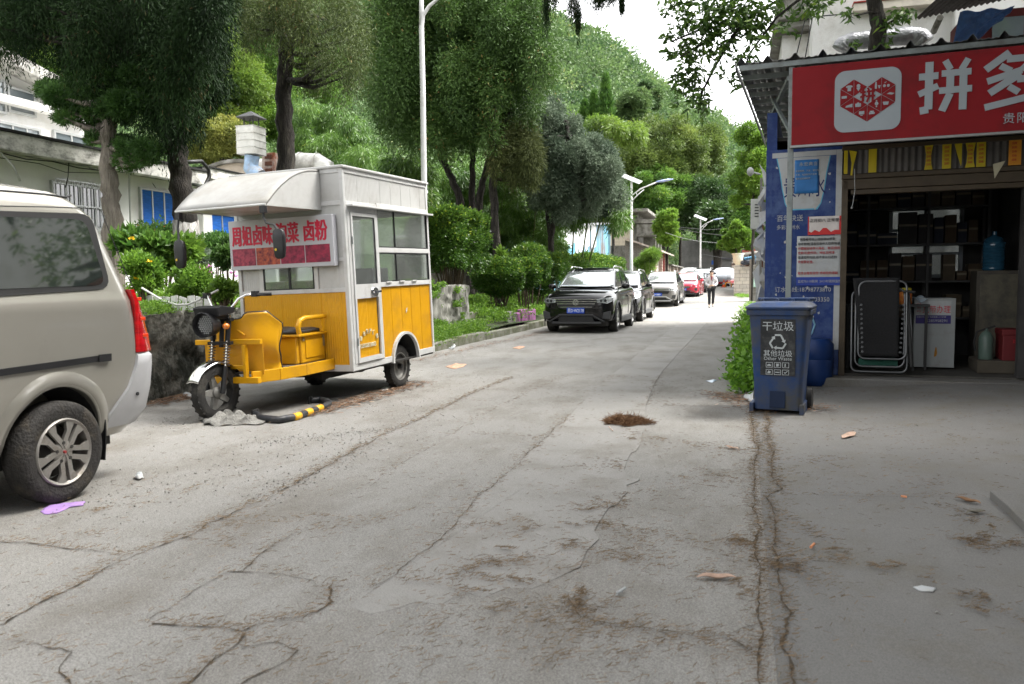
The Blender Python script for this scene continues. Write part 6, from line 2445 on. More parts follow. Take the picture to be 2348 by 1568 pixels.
lO = []
while len(lO) < 115:
    c = (random.uniform(-2.5 if random.random() < .12 else .8, 11.5), random.uniform(-7.0, 10.0), random.uniform(5.0, 9))
    r = random.uniform(.9, 1.6)
    if not seen(c, r * 1.25):
        lO.append((np.array(c), np.array([r, r, r * .5])))
tips = [(1252, 20, 8, 46), (1312, 8, 14, 40), (1325, 40, 7, 34), (1372, -5, 14, 20), (1425, 6, 5, 18), (1270, -25, 12, 40), (1350, -30, 30, 30), (1400, -15, 14, 20)]
YO = 6.3
tpth = [([Vector(bO), Vector((4.4, -2.4, 4)), Vector((4.2, -2.2, 9))], .3, .12), ([Vector((4.4, -2.4, 5.2)), Vector((1.8, 1.2, 5.9)), AY(1350, -140, YO), AY(1330, -50, YO)], .12, .015)]
for px, py, sx, sz in tips:
    c = AY(px, py, YO)
    s_ = c.length / CF
    tpth.append(([AY(px, py - sz * 2, YO), AY(px + 2, py, YO)], .004, .002))
t = spray_tree('camera_side_cedar', 'near cedar whose dark drooping tips dangle at the top of the picture, unseen crown added for shade', 'tree', bO, tpth, lO, 150000, M_CEDAR, L=(.14, .32), W=(.05, .10), hang=.9, fill=.9, limb=False)
n = 9000
cc, Dd, tt = [], [], []
for px, py, sx, sz in tips:
    c = AY(px, py, YO)
    s_ = c.length / CF
    k = n // len(tips)
    q = rng.normal(0, 1, (k, 3)) * np.array([sx * s_ * .45, sx * s_ * .6, sz * s_ * .5])
    cc.append(np.array(c) + q)
    d = unit(k) * .5
    d[:, 2] -= .8
    Dd.append(d)
leaves('dangling_tips', np.concatenate(cc) - np.array(bO), np.concatenate(Dd), .035, .004, M_CEDAR, t)
# ------------------------------------------------------------ food tricycle
m_yel = mat('yellow_paint', (0.62, 0.31, 0.005), 0.38, var=0.06, scale=3, coat=.25, dirt=(0.50, 0.25, 0.02), dscale=4, damt=0.45)
m_wpan = mat('white_panel', (0.47, 0.47, 0.455), 0.5, var=0.05, scale=2, dirt=(0.36, 0.35, 0.33), dscale=2, damt=0.5)
m_walu = mat('white_profile', (0.52, 0.52, 0.51), 0.4, var=0.04, dirt=(0.38, 0.37, 0.35), dscale=4, damt=0.4)
m_rub = mat('tyre_rubber', (0.022, 0.021, 0.02), 0.85, var=0.3, scale=10, bump=0.3, dirt=(0.07, 0.065, 0.055), dscale=6, damt=.5)
m_chr = mat('chrome', (0.7, 0.7, 0.7), 0.15, 1.0, var=0.1, scale=8)
m_bplas = mat('black_plastic_gloss', (0.015, 0.015, 0.016), 0.4, var=.2)
m_dusty_rim = mat('dusty_rim', (0.22, 0.215, 0.2), 0.6, 0.5, var=.3, scale=8)
m_org = mat('orange_lens', (.6, .16, .01), .2, coat=1)
m_cglass = mat('cart_glass', (0.85, 0.9, 0.88), 0.03, var=.03, trans=0.95, spec=.8, coat=.6)
m_dirtglass = m_cglass
m_signw = mat('signboard_white', (.44, .44, .47), .5, var=.03)
m_signr = mat('signboard_red', (.52, .015, .05), .5)

ct = thing('food_tricycle', 'yellow and white electric food vending tricycle with awning parked by the dark stone wall', 'food tricycle', (-4.72, 6.36, -0.03), rot=(rad(1.3), rad(-1.6), rad(-3.9)))


def tyre(R, w, r_in, n=48, blocks=0):
    """profile turned about X (wheel axis)"""
    pr = [(r_in, -w * .42), (r_in + (R - r_in) * .5, -w * .5), (R - .02, -w * .46), (R - .004, -w * .36), (R, -w * .15), (R, w * .15), (R - .004, w * .36), (R - .02, w * .46), (r_in + (R - r_in) * .5, w * .5), (r_in, w * .42), (r_in - .01, 0)]
    mb = MB()
    mb.lathe(pr, n, 0, Matrix.Rotation(rad(90), 4, 'Y'), closed=True)
    if blocks:
        for i in range(blocks):
            a = 2 * math.pi * i / blocks
            for s_ in (-1, 1):
                M = Matrix.Rotation(a + (s_ > 0) * math.pi / blocks, 4, 'X') @ Matrix.Translation((s_ * w * .27, 0, R - .004)) @ Matrix.Rotation(s_ * .5, 4, 'Z')
                mb.cbox((0, 0, 0), (w * .42, .018, .012), 0, M)
    return mb


def place(o, loc, rz=0.0):
    o.location = loc
    o.rotation_euler = (0, 0, rz)
    return o


FWZ = .288
ty = place(tyre(.265, .10, .17, 48, 26).build('tyre', m_rub, ct, smooth=True), (0, 0, FWZ), rad(-5))
mb = MB()
mb.lathe([(.172, -.035), (.165, .0), (.172, .035), (.178, .035), (.178, -.035)], 40, 0, Matrix.Rotation(rad(90), 4, 'Y'), closed=True)
for i in range(5):
    a = 2 * math.pi * i / 5 + .3
    M = Matrix.Rotation(a, 4, 'X')
    mb.add([(.015, -.035, .04), (.015, .035, .04), (.02, .022, .168), (.02, -.022, .168), (-.015, -.035, .04), (-.015, .035, .04), (-.02, .022, .168), (-.02, -.022, .168)], [(0, 1, 2, 3), (7, 6, 5, 4), (0, 3, 7, 4), (1, 5, 6, 2)], 0, M)
mb.lathe([(0, -.05), (.03, -.05), (.055, -.03), (.06, 0), (.055, .03), (.03, .05), (0, .055)], 20, 0, Matrix.Rotation(rad(90), 4, 'Y'))
place(mb.build('rim', m_dusty_rim, ct, smooth=True), (0, 0, FWZ), rad(-5))
# fork
mb = MB()
mb2, mb3 = MB(), MB()
for s_ in (-1, 1):
    x = s_ * .085
    mb.tube([(x, -.01, FWZ - .01), (x, .03, FWZ + .14), (x, .055, FWZ + .24)], [.026, .024, .022], 10)
    mb3.tube([(x, .055, FWZ + .22), (x, .15, 1.0)], .015, 8)
    P = []
    for i in range(90):
        t_ = i / 89
        a = t_ * 8 * 2 * math.pi
        c = Vector((x, .06 + .045 * t_, FWZ + .25 + .21 * t_))
        P.append(c + Vector((.030 * math.cos(a), .030 * math.sin(a), 0)))
    mb2.tube(P, .0045, 5)
    mb.tube([(x, .108, FWZ + .47), (x, .15, .97)], .024, 10)
mb.bar((-.13, .11, .74), (.13, .11, .74), .05, .03)
mb.bar((-.12, .15, .96), (.12, .15, .96), .06, .03)
mb.cyl((0, .12, .7), (0, .17, 1.06), .022)
fk = mb.build('fork', m_bplas, ct, smooth=True)
mb2.build('spring', mat('spring_steel', (.12, .10, .09), .4, .7), fk, smooth='full')
mb3.build('fork_tube', m_chr, fk, smooth=True)
# front mudguard
mb = MB()
mb.sheet(lambda u, v: ((v - .5) * .15, math.cos(rad(25 + 125 * u)) * -(.305) * -1 * -1, FWZ + math.sin(rad(25 + 125 * u)) * (.305 - .03 * (2 * abs(v - .5)) ** 2)), 24, 8)
o = mb.build('front_mudguard', m_chr, ct, solid=.003, smooth='full')
place(o, (0, 0, 0), rad(-5))
mb = MB()
mb.sheet(lambda u, v: ((v - .5) * .15, .20 + .13 * u, FWZ + .20 - .13 * u - .02 * (2 * abs(v - .5)) ** 2), 6, 6)
mb.build('mud_flap', m_bplas, ct, solid=.004)
# headlight and lamps
HL = Matrix.Translation((0, -.02, .925)) @ Matrix.Rotation(rad(90), 4, 'X')
mb = MB()
mb.lathe([(0, -.10), (.06, -.09), (.10, -.04), (.112, .02), (.112, .05), (.104, .055), (.102, .045), (.0, .045)], 32, 0, HL)
hl = mb.build('headlight', m_bplas, ct, smooth=True)
mb = MB()
for i in range(-4, 5):
    for j in range(-4, 5):
        x, z = (i + (j % 2) * .5) * .022, j * .019
        if x * x + z * z < .0072:
            mb.lathe([(0, .050), (.007, .050), (.0095, .047), (.0095, .045)], 6, 0, HL @ Matrix.Translation((x, z, 0)))
mb.build('lens', mat('grey_lens', (.28, .29, .29), .15, .3, coat=1), hl, fix=False)
mb = MB()
mb.lathe([(.112, .05), (.118, .09), (.114, .095), (.108, .05)], 32, 0, HL @ Matrix.Scale(1, 4))
o = mb.build('visor', m_bplas, hl)
for s_ in (-1, 1):
    mb = MB()
    mb.sphere((s_ * .155, .02, .905), (.032, .035, .030), 12, 8)
    o = mb.build('indicator', m_org, ct, smooth=True)
    mb = MB()
    mb.cyl((s_ * .13, .03, .905), (s_ * .05, .06, .92), .012, n=8)
    mb.build('lamp_stalk', m_bplas, o)
mb = MB()
mb.prism([(-.04, 1.0), (.16, 1.02), (.20, 1.07), (.0, 1.10), (-.07, 1.085)], -.14, .14, 'x')
mb.prism([(-.02, .97), (.16, .97), (.14, 1.02), (-.03, 1.01)], -.09, .09, 'x')
mb.build('instrument_panel', m_bplas, ct, bevel=.008)
# handlebar
mb = MB()
for s_ in (-1, 1):
    P = [(s_ * .03, .16, 1.04), (s_ * .10, .17, 1.06), (s_ * .17, .20, 1.15), (s_ * .22, .25, 1.185), (s_ * .29, .31, 1.185)]
    mb.tube(P, .013, 10)
hb = mb.build('handlebar', m_chr, ct, smooth='full')
for s_ in (-1, 1):
    mb = MB()
    mb.tube([(s_ * .28, .30, 1.185), (s_ * .40, .40, 1.18)], .017, 10)
    mb.cbox((s_ * .285, .305, 1.19), (.05, .06, .055))
    mb.tube([(s_ * .28, .27, 1.19), (s_ * .38, .33, 1.17)], .006, 6)
    mb.build('grip', m_bplas, hb, smooth=True)
# leg shield
def shield(u, v):
    s_ = 2 * u - 1
    a = abs(s_)
    x = .375 * s_ * (1 - .08 * (1 - v) * a)
    ztop = .955 + .06 * sstep(.30, .45, a) - .12 * min(1, max(0, (a - .8) / .2))
    z = .42 + (ztop - .42) * v
    y = .30 + .20 * a ** 2.2 - .06 * v * (1 - a) + .05 * sstep(.5, 0, v) + .02 * math.sin(v * 9) * a
    pinch = .05 * math.exp(-((v - .18) / .12) ** 2) * (a > .5)
    y += .10 * max(0, a - .55) * v
    return (x - math.copysign(pinch * (a - .5), s_), y, z)


mb = MB()
mb.sheet(lambda u, v: shield(u, v), 36, 22)
lgs = mb.build('leg_shield', m_yel, ct, solid=.018, smooth='full')
mb = MB()
for s_ in (0, 1):
    mb.tube([Vector(shield(s_, v / 20)) + Vector((0, .008, 0)) for v in range(21)], .011, 6)
mb.tube([Vector(shield(u / 30, 1.0)) for u in range(31)], .010, 6)
mb.build('rubber_edge', m_bplas, lgs, smooth='full')
mb = MB()
mb.prism([(.25, .70), (.31, .80), (.39, .93), (.355, .93), (.28, .80)], .0, .02, 'y') if False else None
# tubular front frame
mb = MB()
mb.bar((-.38, .22, .74), (.38, .22, .74), .04, .05)
mb.bar((.20, .20, .35), (.20, .20, .713), .035, .05)
mb.bar((-.20, .20, .35), (-.20, .20, .713), .035, .05)
mb.bar((-.18, .20, .50), (.18, .20, .50), .03, .035)
mb.bar((-.35, .20, .375), (.35, .20, .375), .055, .06)
mb.bar((-.02, .28, .9), (.16, .26, .80), .02, .02)
mb.build('front_frame', m_yel, ct, bevel=.006)
mb = MB()
mb.sheet(lambda u, v: (-.34 + .68 * u, .29, .42 + .30 * v), 1, 1)
mb.build('inner_apron', mat('apron_yellow', (.55, .27, .01), .5), ct, solid=.006)  # slightly darker, rougher yellow than the main paint
# floor rails sweep outwards to the body
mb = MB()
for s_ in (-1, 1):
    P = [(s_ * .26, .20), (s_ * .39, .45), (s_ * .45, .80), (s_ * .46, 1.30)]
    mb = MB()
    for a, b in zip(P[:-1], P[1:]):
        mb.bar((a[0], a[1], .40), (b[0], b[1], .40), .03, .115)
    mb.build('floor_rail', m_yel, ct, bevel=.006)
mb = MB()
mb.prism([(-.25, .22), (.25, .22), (.38, .45), (.44, .80), (.44, 1.3), (-.44, 1.3), (-.44, .80), (-.38, .45)], .435, .448, 'z')
mb.build('floor_mat', mat('dirty_mat', (.05, .045, .04), .9, var=.4, scale=12, dirt=(.13, .11, .09), damt=.8), ct)
mb = MB()
mb.box((-.37, .86, .45), (.37, 1.29, .73))
mb.prism([(.859, .73), (.859, .45), (.80, .45), (.82, .73)], -.35, .35, 'x')
sb = mb.build('seat_box', m_yel, ct, bevel=.015)
mb = MB()
mb.box((-.41, .78, .731), (.41, 1.295, .757))
mb.build('box_lid', m_yel, sb, bevel=.008)
mb = MB()
mb.box((.371, .93, .50), (.379, 1.25, .69))
mb.build('pressed_panel', m_yel, sb, bevel=.008)
mb = MB()
mb.box((.372, 1.24, .60), (.385, 1.27, .72))
mb.cyl((.372, .90, .70), (.382, .90, .70), .02)
mb.build('latch', mat('latch_steel', (.3, .25, .15), .5, .6), sb)
mb = MB()
mb.sheet(lambda u, v: (-.37 + .74 * u, .80 + .44 * v, .772 + .03 * math.sin(math.pi * u) ** .3 * math.sin(math.pi * v) ** .3 + .006 * math.sin(u * 14 + v * 9)), 24, 12)
o = mb.build('seat_cushion', mat('black_vinyl', (.03, .03, .032), .45, var=.3, bump=.5, bscale=14, dirt=(.09, .085, .08), damt=.5), ct, solid=.03, smooth='full')
mb = MB()
mb.tube([(.385, .82, .76), (.39, .80, .84), (.395, .83, .895), (.40, .90, .915), (.405, 1.27, .915)], .026, 12)
mb.bar((.405, 1.2, .76), (.405, 1.2, .90), .028, .04, 0, (0, 1, 0))
mb.build('seat_rail', m_yel, ct, smooth=True)

# ---- kiosk body
BX, BY0, BY1, BZ0, BZ1 = .70, 1.30, 3.30, .315, 2.45
bd = MB()
t_ = .045
for x in (-BX, BX - t_):
    for y in (BY0, BY1 - t_):
        bd.box((x, y, BZ0), (x + t_, y + t_, BZ1))
for z in (BZ0, BZ1 - t_, 1.16, 2.07):
    h = .07 if z == BZ0 else t_
    for x in (-BX, BX - t_):
        if not (z in (1.16,) and x > 0):
            if z == BZ0:
                bd.box((x + .001, BY0 + t_, z), (x + t_ - .001, 2.50 - .33, z + h))
                bd.box((x + .001, 2.50 + .33, z), (x + t_ - .001, BY1 - t_, z + h))
                continue
            bd.box((x + .001, BY0 + t_, z), (x + t_ - .001, BY1 - t_, z + h))
    for y in (BY0, BY1 - t_):
        bd.box((-BX + t_, y + .001, z), (BX - t_, y + t_ - .001, z + h))
# side frame: door and window posts on the road side
for y in (1.345, 1.93, ):
    bd.box((BX - t_ + .002, y, BZ0 + .07), (BX + .006, y + .05, 2.07))
for (z, y0, y1) in ((1.58, 1.98, 3.255), (1.19, 1.98, 3.255), (2.0, 1.395, 1.93), (2.075, 1.98, 3.255)):
    bd.box((BX - t_ + .003, y0, z), (BX + .004, y1, z + .055))
bd.box((-.42, BY0 + .004, 1.16), (-.37, BY0 + t_, 1.52))
bd.box((.28, BY0 + .004, 1.16), (.33, BY0 + t_, 1.52))
bd.box((-BX + t_, BY0 + .006, 1.485), (BX - t_, BY0 + .04, 1.52))
bd.build('body_frame', m_walu, ct, bevel=.004)
mb = MB()
mb.box((-BX - .02, BY0 - .02, BZ1), (BX + .02, BY1 + .02, BZ1 + .03))
mb.build('roof', m_wpan, ct, bevel=.01)
mb = MB()
mb.box((-BX + .02, BY0 + .02, BZ0 - .02), (BX - .02, BY1 - .02, BZ0 - .001))
mb.box((-.3, BY0, BZ0 - .09), (-.25, BY1 - .1, BZ0 - .021))
mb.box((.25, BY0, BZ0 - .09), (.3, BY1 - .1, BZ0 - .021))
mb.build('chassis', mat('chassis_black', (.03, .028, .025), .8), ct)


def ribbed(name, m, p0, ax, w, z0, z1, out, rib=.028, dep=.0025, mid=None):
    """ribbed cladding; ax is the direction it runs, out its outward normal"""
    p0, ax, out = Vector(p0), Vector(ax), Vector(out)
    n = int(w / rib * 6)
    mb = MB()

    def f(u, v):
        d = dep * math.sin(u * w / rib * 2 * math.pi)
        g = (u * w / .25) % 1.0
        if g < .03:
            d -= .006
        p = p0 + ax * (u * w) + out * d
        return (p.x, p.y, z0 + (z1 - z0) * v)
    mb.sheet(f, n, 1)
    return mb.build(name, m, ct, fix=False, smooth='full')


ribbed('yellow_front_panel', m_yel, (-BX + t_, BY0 + .015, 0), (1, 0, 0), 2 * (BX - t_), BZ0 + .07, 1.16, (0, -1, 0))
ribbed('white_front_panel', m_wpan, (-BX + t_, BY0 + .018, 0), (1, 0, 0), .235, 1.2, 1.485, (0, -1, 0))
ribbed('white_front_panel', m_wpan, (.33, BY0 + .018, 0), (1, 0, 0), .325, 1.2, 1.485, (0, -1, 0), dep=.0005)
mb = MB()
mb.box((-BX + t_, BY0 + .012, 1.52), (BX - t_, BY0 + .03, 2.46))
mb.build('upper_front_panel', m_wpan, ct)
archz = lambda y: max(BZ0 + .07, .30 + math.sqrt(max(0, .33 ** 2 - (y - 2.50) ** 2)))
_w = BY1 - t_ - 1.98
mb = MB()
mb.sheet(lambda u, v: (BX - .015 + .0025 * math.sin(u * _w / .028 * 2 * math.pi) - .006 * ((u * _w / .25) % 1.0 < .03), 1.98 + u * _w, archz(1.98 + u * _w) + (1.19 - archz(1.98 + u * _w)) * v), 270, 1)
mb.build('yellow_side_panel', m_yel, ct, fix=False, smooth='full')
ribbed('door_panel', m_yel, (BX - .01, 1.42, 0), (0, 1, 0), .47, BZ0 + .11, 1.08, (1, 0, 0))
ribbed('top_fascia', m_wpan, (BX - .012, BY0 + t_, 0), (0, 1, 0), BY1 - BY0 - 2 * t_, 2.11, BZ1 - t_, (1, 0, 0))
mb = MB()
mb.box((-BX + .004, BY0 + t_, BZ0 + .05), (-BX + .02, BY1 - t_, 1.2))
mb.box((-BX + .004, BY0 + t_, 2.07), (-BX + .02, BY1 - t_, 2.47))
mb.box((-BX + t_, BY1 - .03, BZ0 + .05), (BX - t_, BY1 - .012, 1.2))
mb.box((-BX + t_, BY1 - .03, 2.07), (BX - t_, BY1 - .012, 2.47))
mb.build('far_panels', m_wpan, ct)
# door: frame, glass, handle
dr = MB()
dr.box((BX - .005, 1.397, BZ0 + .075), (BX + .018, 1.928, BZ0 + .125))
dr.box((BX - .005, 1.397, 1.08), (BX + .018, 1.928, 1.23))
dr.box((BX - .005, 1.397, 1.96), (BX + .018, 1.928, 1.998))
dr.box((BX - .005, 1.397, BZ0 + .125), (BX + .018, 1.43, 1.08))
dr.box((BX - .005, 1.397, 1.23), (BX + .018, 1.43, 1.96))
dr.box((BX - .005, 1.893, BZ0 + .125), (BX + .018, 1.928, 1.08))
dr.box((BX - .005, 1.893, 1.23), (BX + .018, 1.928, 1.96))
do = dr.build('door', m_walu, ct, bevel=.004)
mb = MB()
mb.box((BX, 1.431, 1.231), (BX + .006, 1.892, 1.959))
mb.build('pane', m_cglass, do)
mb = MB()
for (a, b) in (((BX + .0, 1.431, 1.231), (BX + .012, 1.437, 1.959)), ((BX + .0, 1.886, 1.231), (BX + .012, 1.892, 1.959)), ((BX, 1.4375, 1.953), (BX + .012, 1.8855, 1.959)), ((BX, 1.4375, 1.231), (BX + .012, 1.8855, 1.237))):
    mb.box(a, b)
mb.build('gasket', m_bplas, do)
mb = MB()
mb.lathe([(0, .02), (.045, .02), (.055, .028), (.05, .034), (0, .036)], 24, 0, Matrix.Translation((BX - .002, 1.80, 1.14)) @ Matrix.Rotation(rad(90), 4, 'Y') @ Matrix.Scale(1.5, 4, (0, 1, 0)))
mb.bar((BX + .045, 1.74, 1.14), (BX + .05, 1.89, 1.145), .02, .022)
mb.build('handle', m_chr, do, smooth=True)
mb = MB()
for z in (.62, 1.7):
    mb.cyl((BX + .02, 1.395, z - .04), (BX + .02, 1.395, z + .04), .008, n=8)
mb.build('hinge', m_steel, do)
for i, c in enumerate('餐车生产厂家'):
    a = (i - 2.5) / 2.5
    text(c, .055, mat('faded_white', (.62, .58, .42), .7), do, (BX + .0, 1.66 + a * .18, .70 - .07 * a * a), (rad(90), -a * .35, rad(90)), ext=.005, align='CENTER')
text('15315873663', .066, MATS['faded_white'], do, (BX + .0, 1.445, .545), (rad(90), 0, rad(90)), ext=.005, sx=.98)
# windows
for nm, (y0, y1, z0, z1), tint in (('side_window', (1.985, 3.25, 1.637, 2.072), 0), ('side_window', (1.985, 3.25, 1.247, 1.578), 1)):
    mb = MB()
    mb.box((BX - .02, y0, z0), (BX - .014, y1, z1))
    o = mb.build(nm, m_cglass, ct)
    mb = MB()
    f_ = .012
    for (a, b) in (((y0, z0), (y1, z0 + f_)), ((y0, z1 - f_), (y1, z1)), ((y0, z0 + f_ + .0005), (y0 + f_, z1 - f_ - .0005)), ((y1 - f_, z0 + f_ + .0005), (y1, z1 - f_ - .0005)), ((y0 + .4, z0 + f_ + .0005), (y0 + .412, z1 - f_ - .0005))):
        mb.box((BX - .022, a[0], a[1]), (BX - .002, b[0], b[1]))
    mb.build('gasket', m_bplas, o)
mb = MB()
for i in range(3):
    mb.box((BX + .004, 2.1 + i * .32, 1.235), (BX + .02, 2.22 + i * .32, 1.252))
mb.build('sliding_latch', m_walu, ct, bevel=.003)
mb = MB()
mb.box((-.37, BY0 + .01, 1.205), (.28, BY0 + .016, 1.484))
o = mb.build('front_window', m_cglass, ct)
mb = MB()
for (a, b) in (((-.37, 1.205), (.28, 1.217)), ((-.37, 1.472), (.28, 1.484)), ((-.37, 1.2175), (-.355, 1.4715)), ((.265, 1.2175), (.28, 1.4715)), ((-.045, 1.2175), (-.02, 1.4715))):
    mb.box((a[0], BY0 + .004, a[1]), (b[0], BY0 + .022, b[1]))
mb.build('gasket', m_bplas, o)
mb = MB()
mb.box((-BX + .01, BY0 + .1, 1.25), (-BX + .016, BY1 - .1, 2.05))
mb.box((-BX + .1, BY1 - .02, 1.25), (BX - .1, BY1 - .014, 2.05))
mb.build('far_window', m_cglass, ct)
mb = MB()
mb.box((-.55, 2.2, .8), (.45, 3.1, 1.22))
mb.box((-.6, 1.6, .8), (-.3, 2.19, 1.3))
mb.box((-.2, 2.5, 1.221), (.3, 2.9, 1.42))
mb.build('inner_counter', mat('inner_steel', (.25, .25, .25), .4, .6, var=.3), ct, bevel=.01)
mb = MB()
mb.box((BX + .001, BY0 + .05, 2.055), (BX + .075, BY1, 2.075))
mb.build('rain_strip', m_walu, ct, bevel=.004)
mb = MB()
mb.prism([(0, 0), (.03, .02), (.045, .07), (.012, .05)], BX + .0, BX + .003, 'x')
mb.build('paper_patch', m_dusty, ct).location = (0, 2.55, .86)
# signboard
mb = MB()
mb.box((-.715, BY0 - .085, 1.44), (.60, BY0 - .005, 1.975))
so_ = mb.build('signboard', m_signw, ct, bevel=.006)
for dx, dz, dy in ((0, 0, 0), (.007, 0, -.0006), (-.006, .003, -.0012), (0, -.005, -.0018)):
    text('周姐卤味', .185, m_signr, so_, (-.675 + dx, BY0 - .0865 + dy, 1.72 + dz), sx=.72, sy=1.25, ext=.0015)
    text('泡菜', .185, m_signr, so_, (-.10 + dx, BY0 - .0865 + dy, 1.725 + dz), sx=.78, sy=1.25, ext=.0015)
    text('卤粉', .185, m_signr, so_, (.235 + dx, BY0 - .0865 + dy, 1.73 + dz), sx=.82, sy=1.25, ext=.0015)
for i in range(4):
    x0 = -.68 + i * .312
    mb = MB()
    mb.box((x0, BY0 - .0885, 1.485), (x0 + .30, BY0 - .086, 1.67))
    mb.build('food_picture', mat('food_print_%s' % 'abcd'[i], (.10, .008, .03), .5, scale=22, detail=5, col2=[(.45, .06, .10), (.55, .12, .05), (.40, .03, .08), (.35, .02, .06)][i]), so_)
# awning
AX0, AX1, AY0_, AZl, AZt = -.64, .43, .36, 2.03, 2.435


def awn(v):
    a = v * math.pi / 2
    # from lip (v=0) to body (v=1)
    o_ = 1 - v
    y = BY0 - (BY0 - AY0_) * o_
    z = AZt - (AZt - AZl) * o_ ** 2.15
    return y, z


prof = [awn(i / 16) for i in range(17)]
mb = MB()
V = []
mb.sheet(lambda u, v: (AX0 + (AX1 - AX0) * u, awn(v)[0], awn(v)[1] + .006 * math.sin(u * 5) * (1 - v)), 12, 16)
aw = mb.build('awning', mat('awning_grime', (.33, .327, .315), .55, var=.08, scale=3, dirt=(.27, .26, .235), dscale=3.5, damt=.8), ct, solid=.02, smooth='full')
for x in (AX0 + .002, AX1 - .012):
    mb = MB()
    mb.prism([(y + (.01 if i == 0 else 0), z - .012) for i, (y, z) in enumerate(prof)] + [(BY0, AZl)], x, x + .01, 'x')
    mb.build('end_cheek', m_wpan, aw)
mb = MB()
mb.tube([(AX0, AY0_, AZl - .002), (AX1, AY0_, AZl - .002)], .012, 8)
mb.build('lip', m_walu, aw)
mb = MB()
mb.box((AX0 + .02, AY0_ + .05, AZl + .0), (AX1 - .02, BY0 - .005, AZl + .008))
mb.build('soffit', mat('soffit', (.5, .48, .46), .4, var=.1, dirt=(.3, .25, .22), dscale=5, damt=.7), aw)
# mirrors
for s_, (mx_, mz_), pts in ((1, (0, 0), [(.415, .345, 1.98), (.415, .335, 1.90), (.48, .29, 1.845), (.60, .24, 1.82), (.65, .22, 1.76)]), (-1, (0, 0), [(-.60, .36, 1.98), (-.60, .33, 1.86), (-.55, .28, 1.78), (-.53, .25, 1.72)])):
    mb = MB()
    mb.tube([Vector(p) for p in pts], .011, 8)
    mb.cbox(Vector(pts[0]) + Vector((0, -.005, .0)), (.055, .045, .065))
    e = Vector(pts[-1])
    o = mb.build('mirror', m_bplas, ct, smooth=True)
    mb = MB()
    loft_r = []
    for (z, hw, d) in ((.02, .035, .02), (0, .055, .035), (-.06, .063, .04), (-.17, .058, .04), (-.235, .05, .034), (-.255, .03, .02)):
        rr = ring(hw, -d * .4, d, z, .018)
        loft_r.append([(a + e.x, b + e.y, c + e.z) for a, b, c in rr])
    loft(mb, loft_r)
    hd = mb.build('mirror_head', m_bplas, o, smooth=True)
    mb = MB()
    mb.lathe([(0, .0), (.012, 0), (.012, .003), (0, .003)], 10, 0, Matrix.Translation((e.x - .02, e.y - .022, e.z - .17)) @ Matrix.Rotation(rad(90), 4, 'X'))
    mb.build('yellow_dot', mat('yellow_dot', (.5, .35, .03), .6), hd)
# rear wheels and arch
for s_, dz in ((1, .255 - .030), (-1, .255 - .008)):
    o = place(tyre(.255, .11, .16, 44, 22).build('tyre', m_rub, ct, smooth=True), (s_ * .57, 2.50, dz))
    mb = MB()
    f = s_
    mb.lathe([(.165, -.04), (.16, 0), (.15, .03), (.155, .045), (.168, .048), (.172, .0)], 36, 0, Matrix.Rotation(rad(90) * f, 4, 'Y'), closed=True)
    mb.lathe([(0, .02), (.05, .02), (.06, .0), (.11, .01), (.15, .03), (.15, .02), (.11, -.0), (0, -.02)], 36, 0, Matrix.Rotation(rad(90) * f, 4, 'Y'))
    mb.lathe([(0, .07), (.025, .07), (.035, .02)], 16, 1, Matrix.Rotation(rad(90) * f, 4, 'Y'))
    place(mb.build('rim', [m_dusty_rim, m_bplas], ct, smooth=True), (s_ * .57, 2.50, dz))
mb = MB()
mb.tube([(-.5, 2.5, .25), (.5, 2.5, .25)], .03, 10)
mb.sphere((0.05, 2.5, .25), (.12, .1, .1), 12, 8)
mb.bar((.25, 2.1, .33), (.25, 2.9, .33), .05, .02)
mb.bar((-.25, 2.1, .33), (-.25, 2.9, .33), .05, .02)
mb.box((-.2, 1.5, .22), (.3, 1.9, .30))
mb.build('axle', mat('axle_grime', (.035, .03, .027), .8), ct, smooth=True)
mb = MB()
AR = .315
for r0, r1, x0, x1, mi in ((AR, AR + .03, BX - .02, BX + .02, 0),):
    n = 20
    for i in range(n):
        a0, a1 = math.pi * i / n, math.pi * (i + 1) / n
        pts = [(2.50 + math.cos(a) * r, .30 + math.sin(a) * r * 1.0) for a, r in ((a0, r0), (a0, r1), (a1, r1), (a1, r0))]
        mb.prism(pts, x0, x1, 'x', mi)
mb.build('wheel_arch', m_walu, ct, smooth=True)
mb = MB()
mb.sheet(lambda u, v: (BX - .02 - .32 * v, 2.50 + AR * math.cos(math.pi * u), .30 + AR * math.sin(math.pi * u)), 20, 1)
mb.build('arch_liner', mat('arch_black', (.03, .03, .03), .9), ct)
# ------------------------------------------------------------ the silver beige van at the left edge
m_van = mat('champagne_paint', (0.35, 0.335, 0.295), 0.28, 0.55, var=0.03, scale=2, coat=.8, dirt=(0.31, 0.295, 0.26), dscale=1.5, damt=.4)
m_vbump = mat('silver_bumper', (0.44, 0.44, 0.45), 0.5, .3, var=.05, dirt=(.33, .32, .30), damt=.4)
m_vglass = mat('tinted_glass', (0.012, 0.016, 0.014), 0.03, var=.1, spec=1.0, coat=1.0)
m_vglass.node_tree.nodes['Principled BSDF'].inputs['IOR'].default_value = 1.45
m_tail = mat('tail_red', (.36, .006, .008), .12, var=.35, scale=9, coat=1, stretch=(.2, .2, 3))
vn = thing('van', 'champagne silver minivan parked at the left edge with its rear wheel and tail lamp showing', 'van', (-4.6, 3.66, 0))
OX_, OYv = -4.6, 3.66
SEC = [(.70, .30), (.745, .36), (.80, .62), (.805, .80), (.80, 1.0), (.795, 1.16), (.775, 1.22), (.665, 1.70), (.645, 1.75), (.58, 1.825), (.40, 1.865), (0.0, 1.885)]


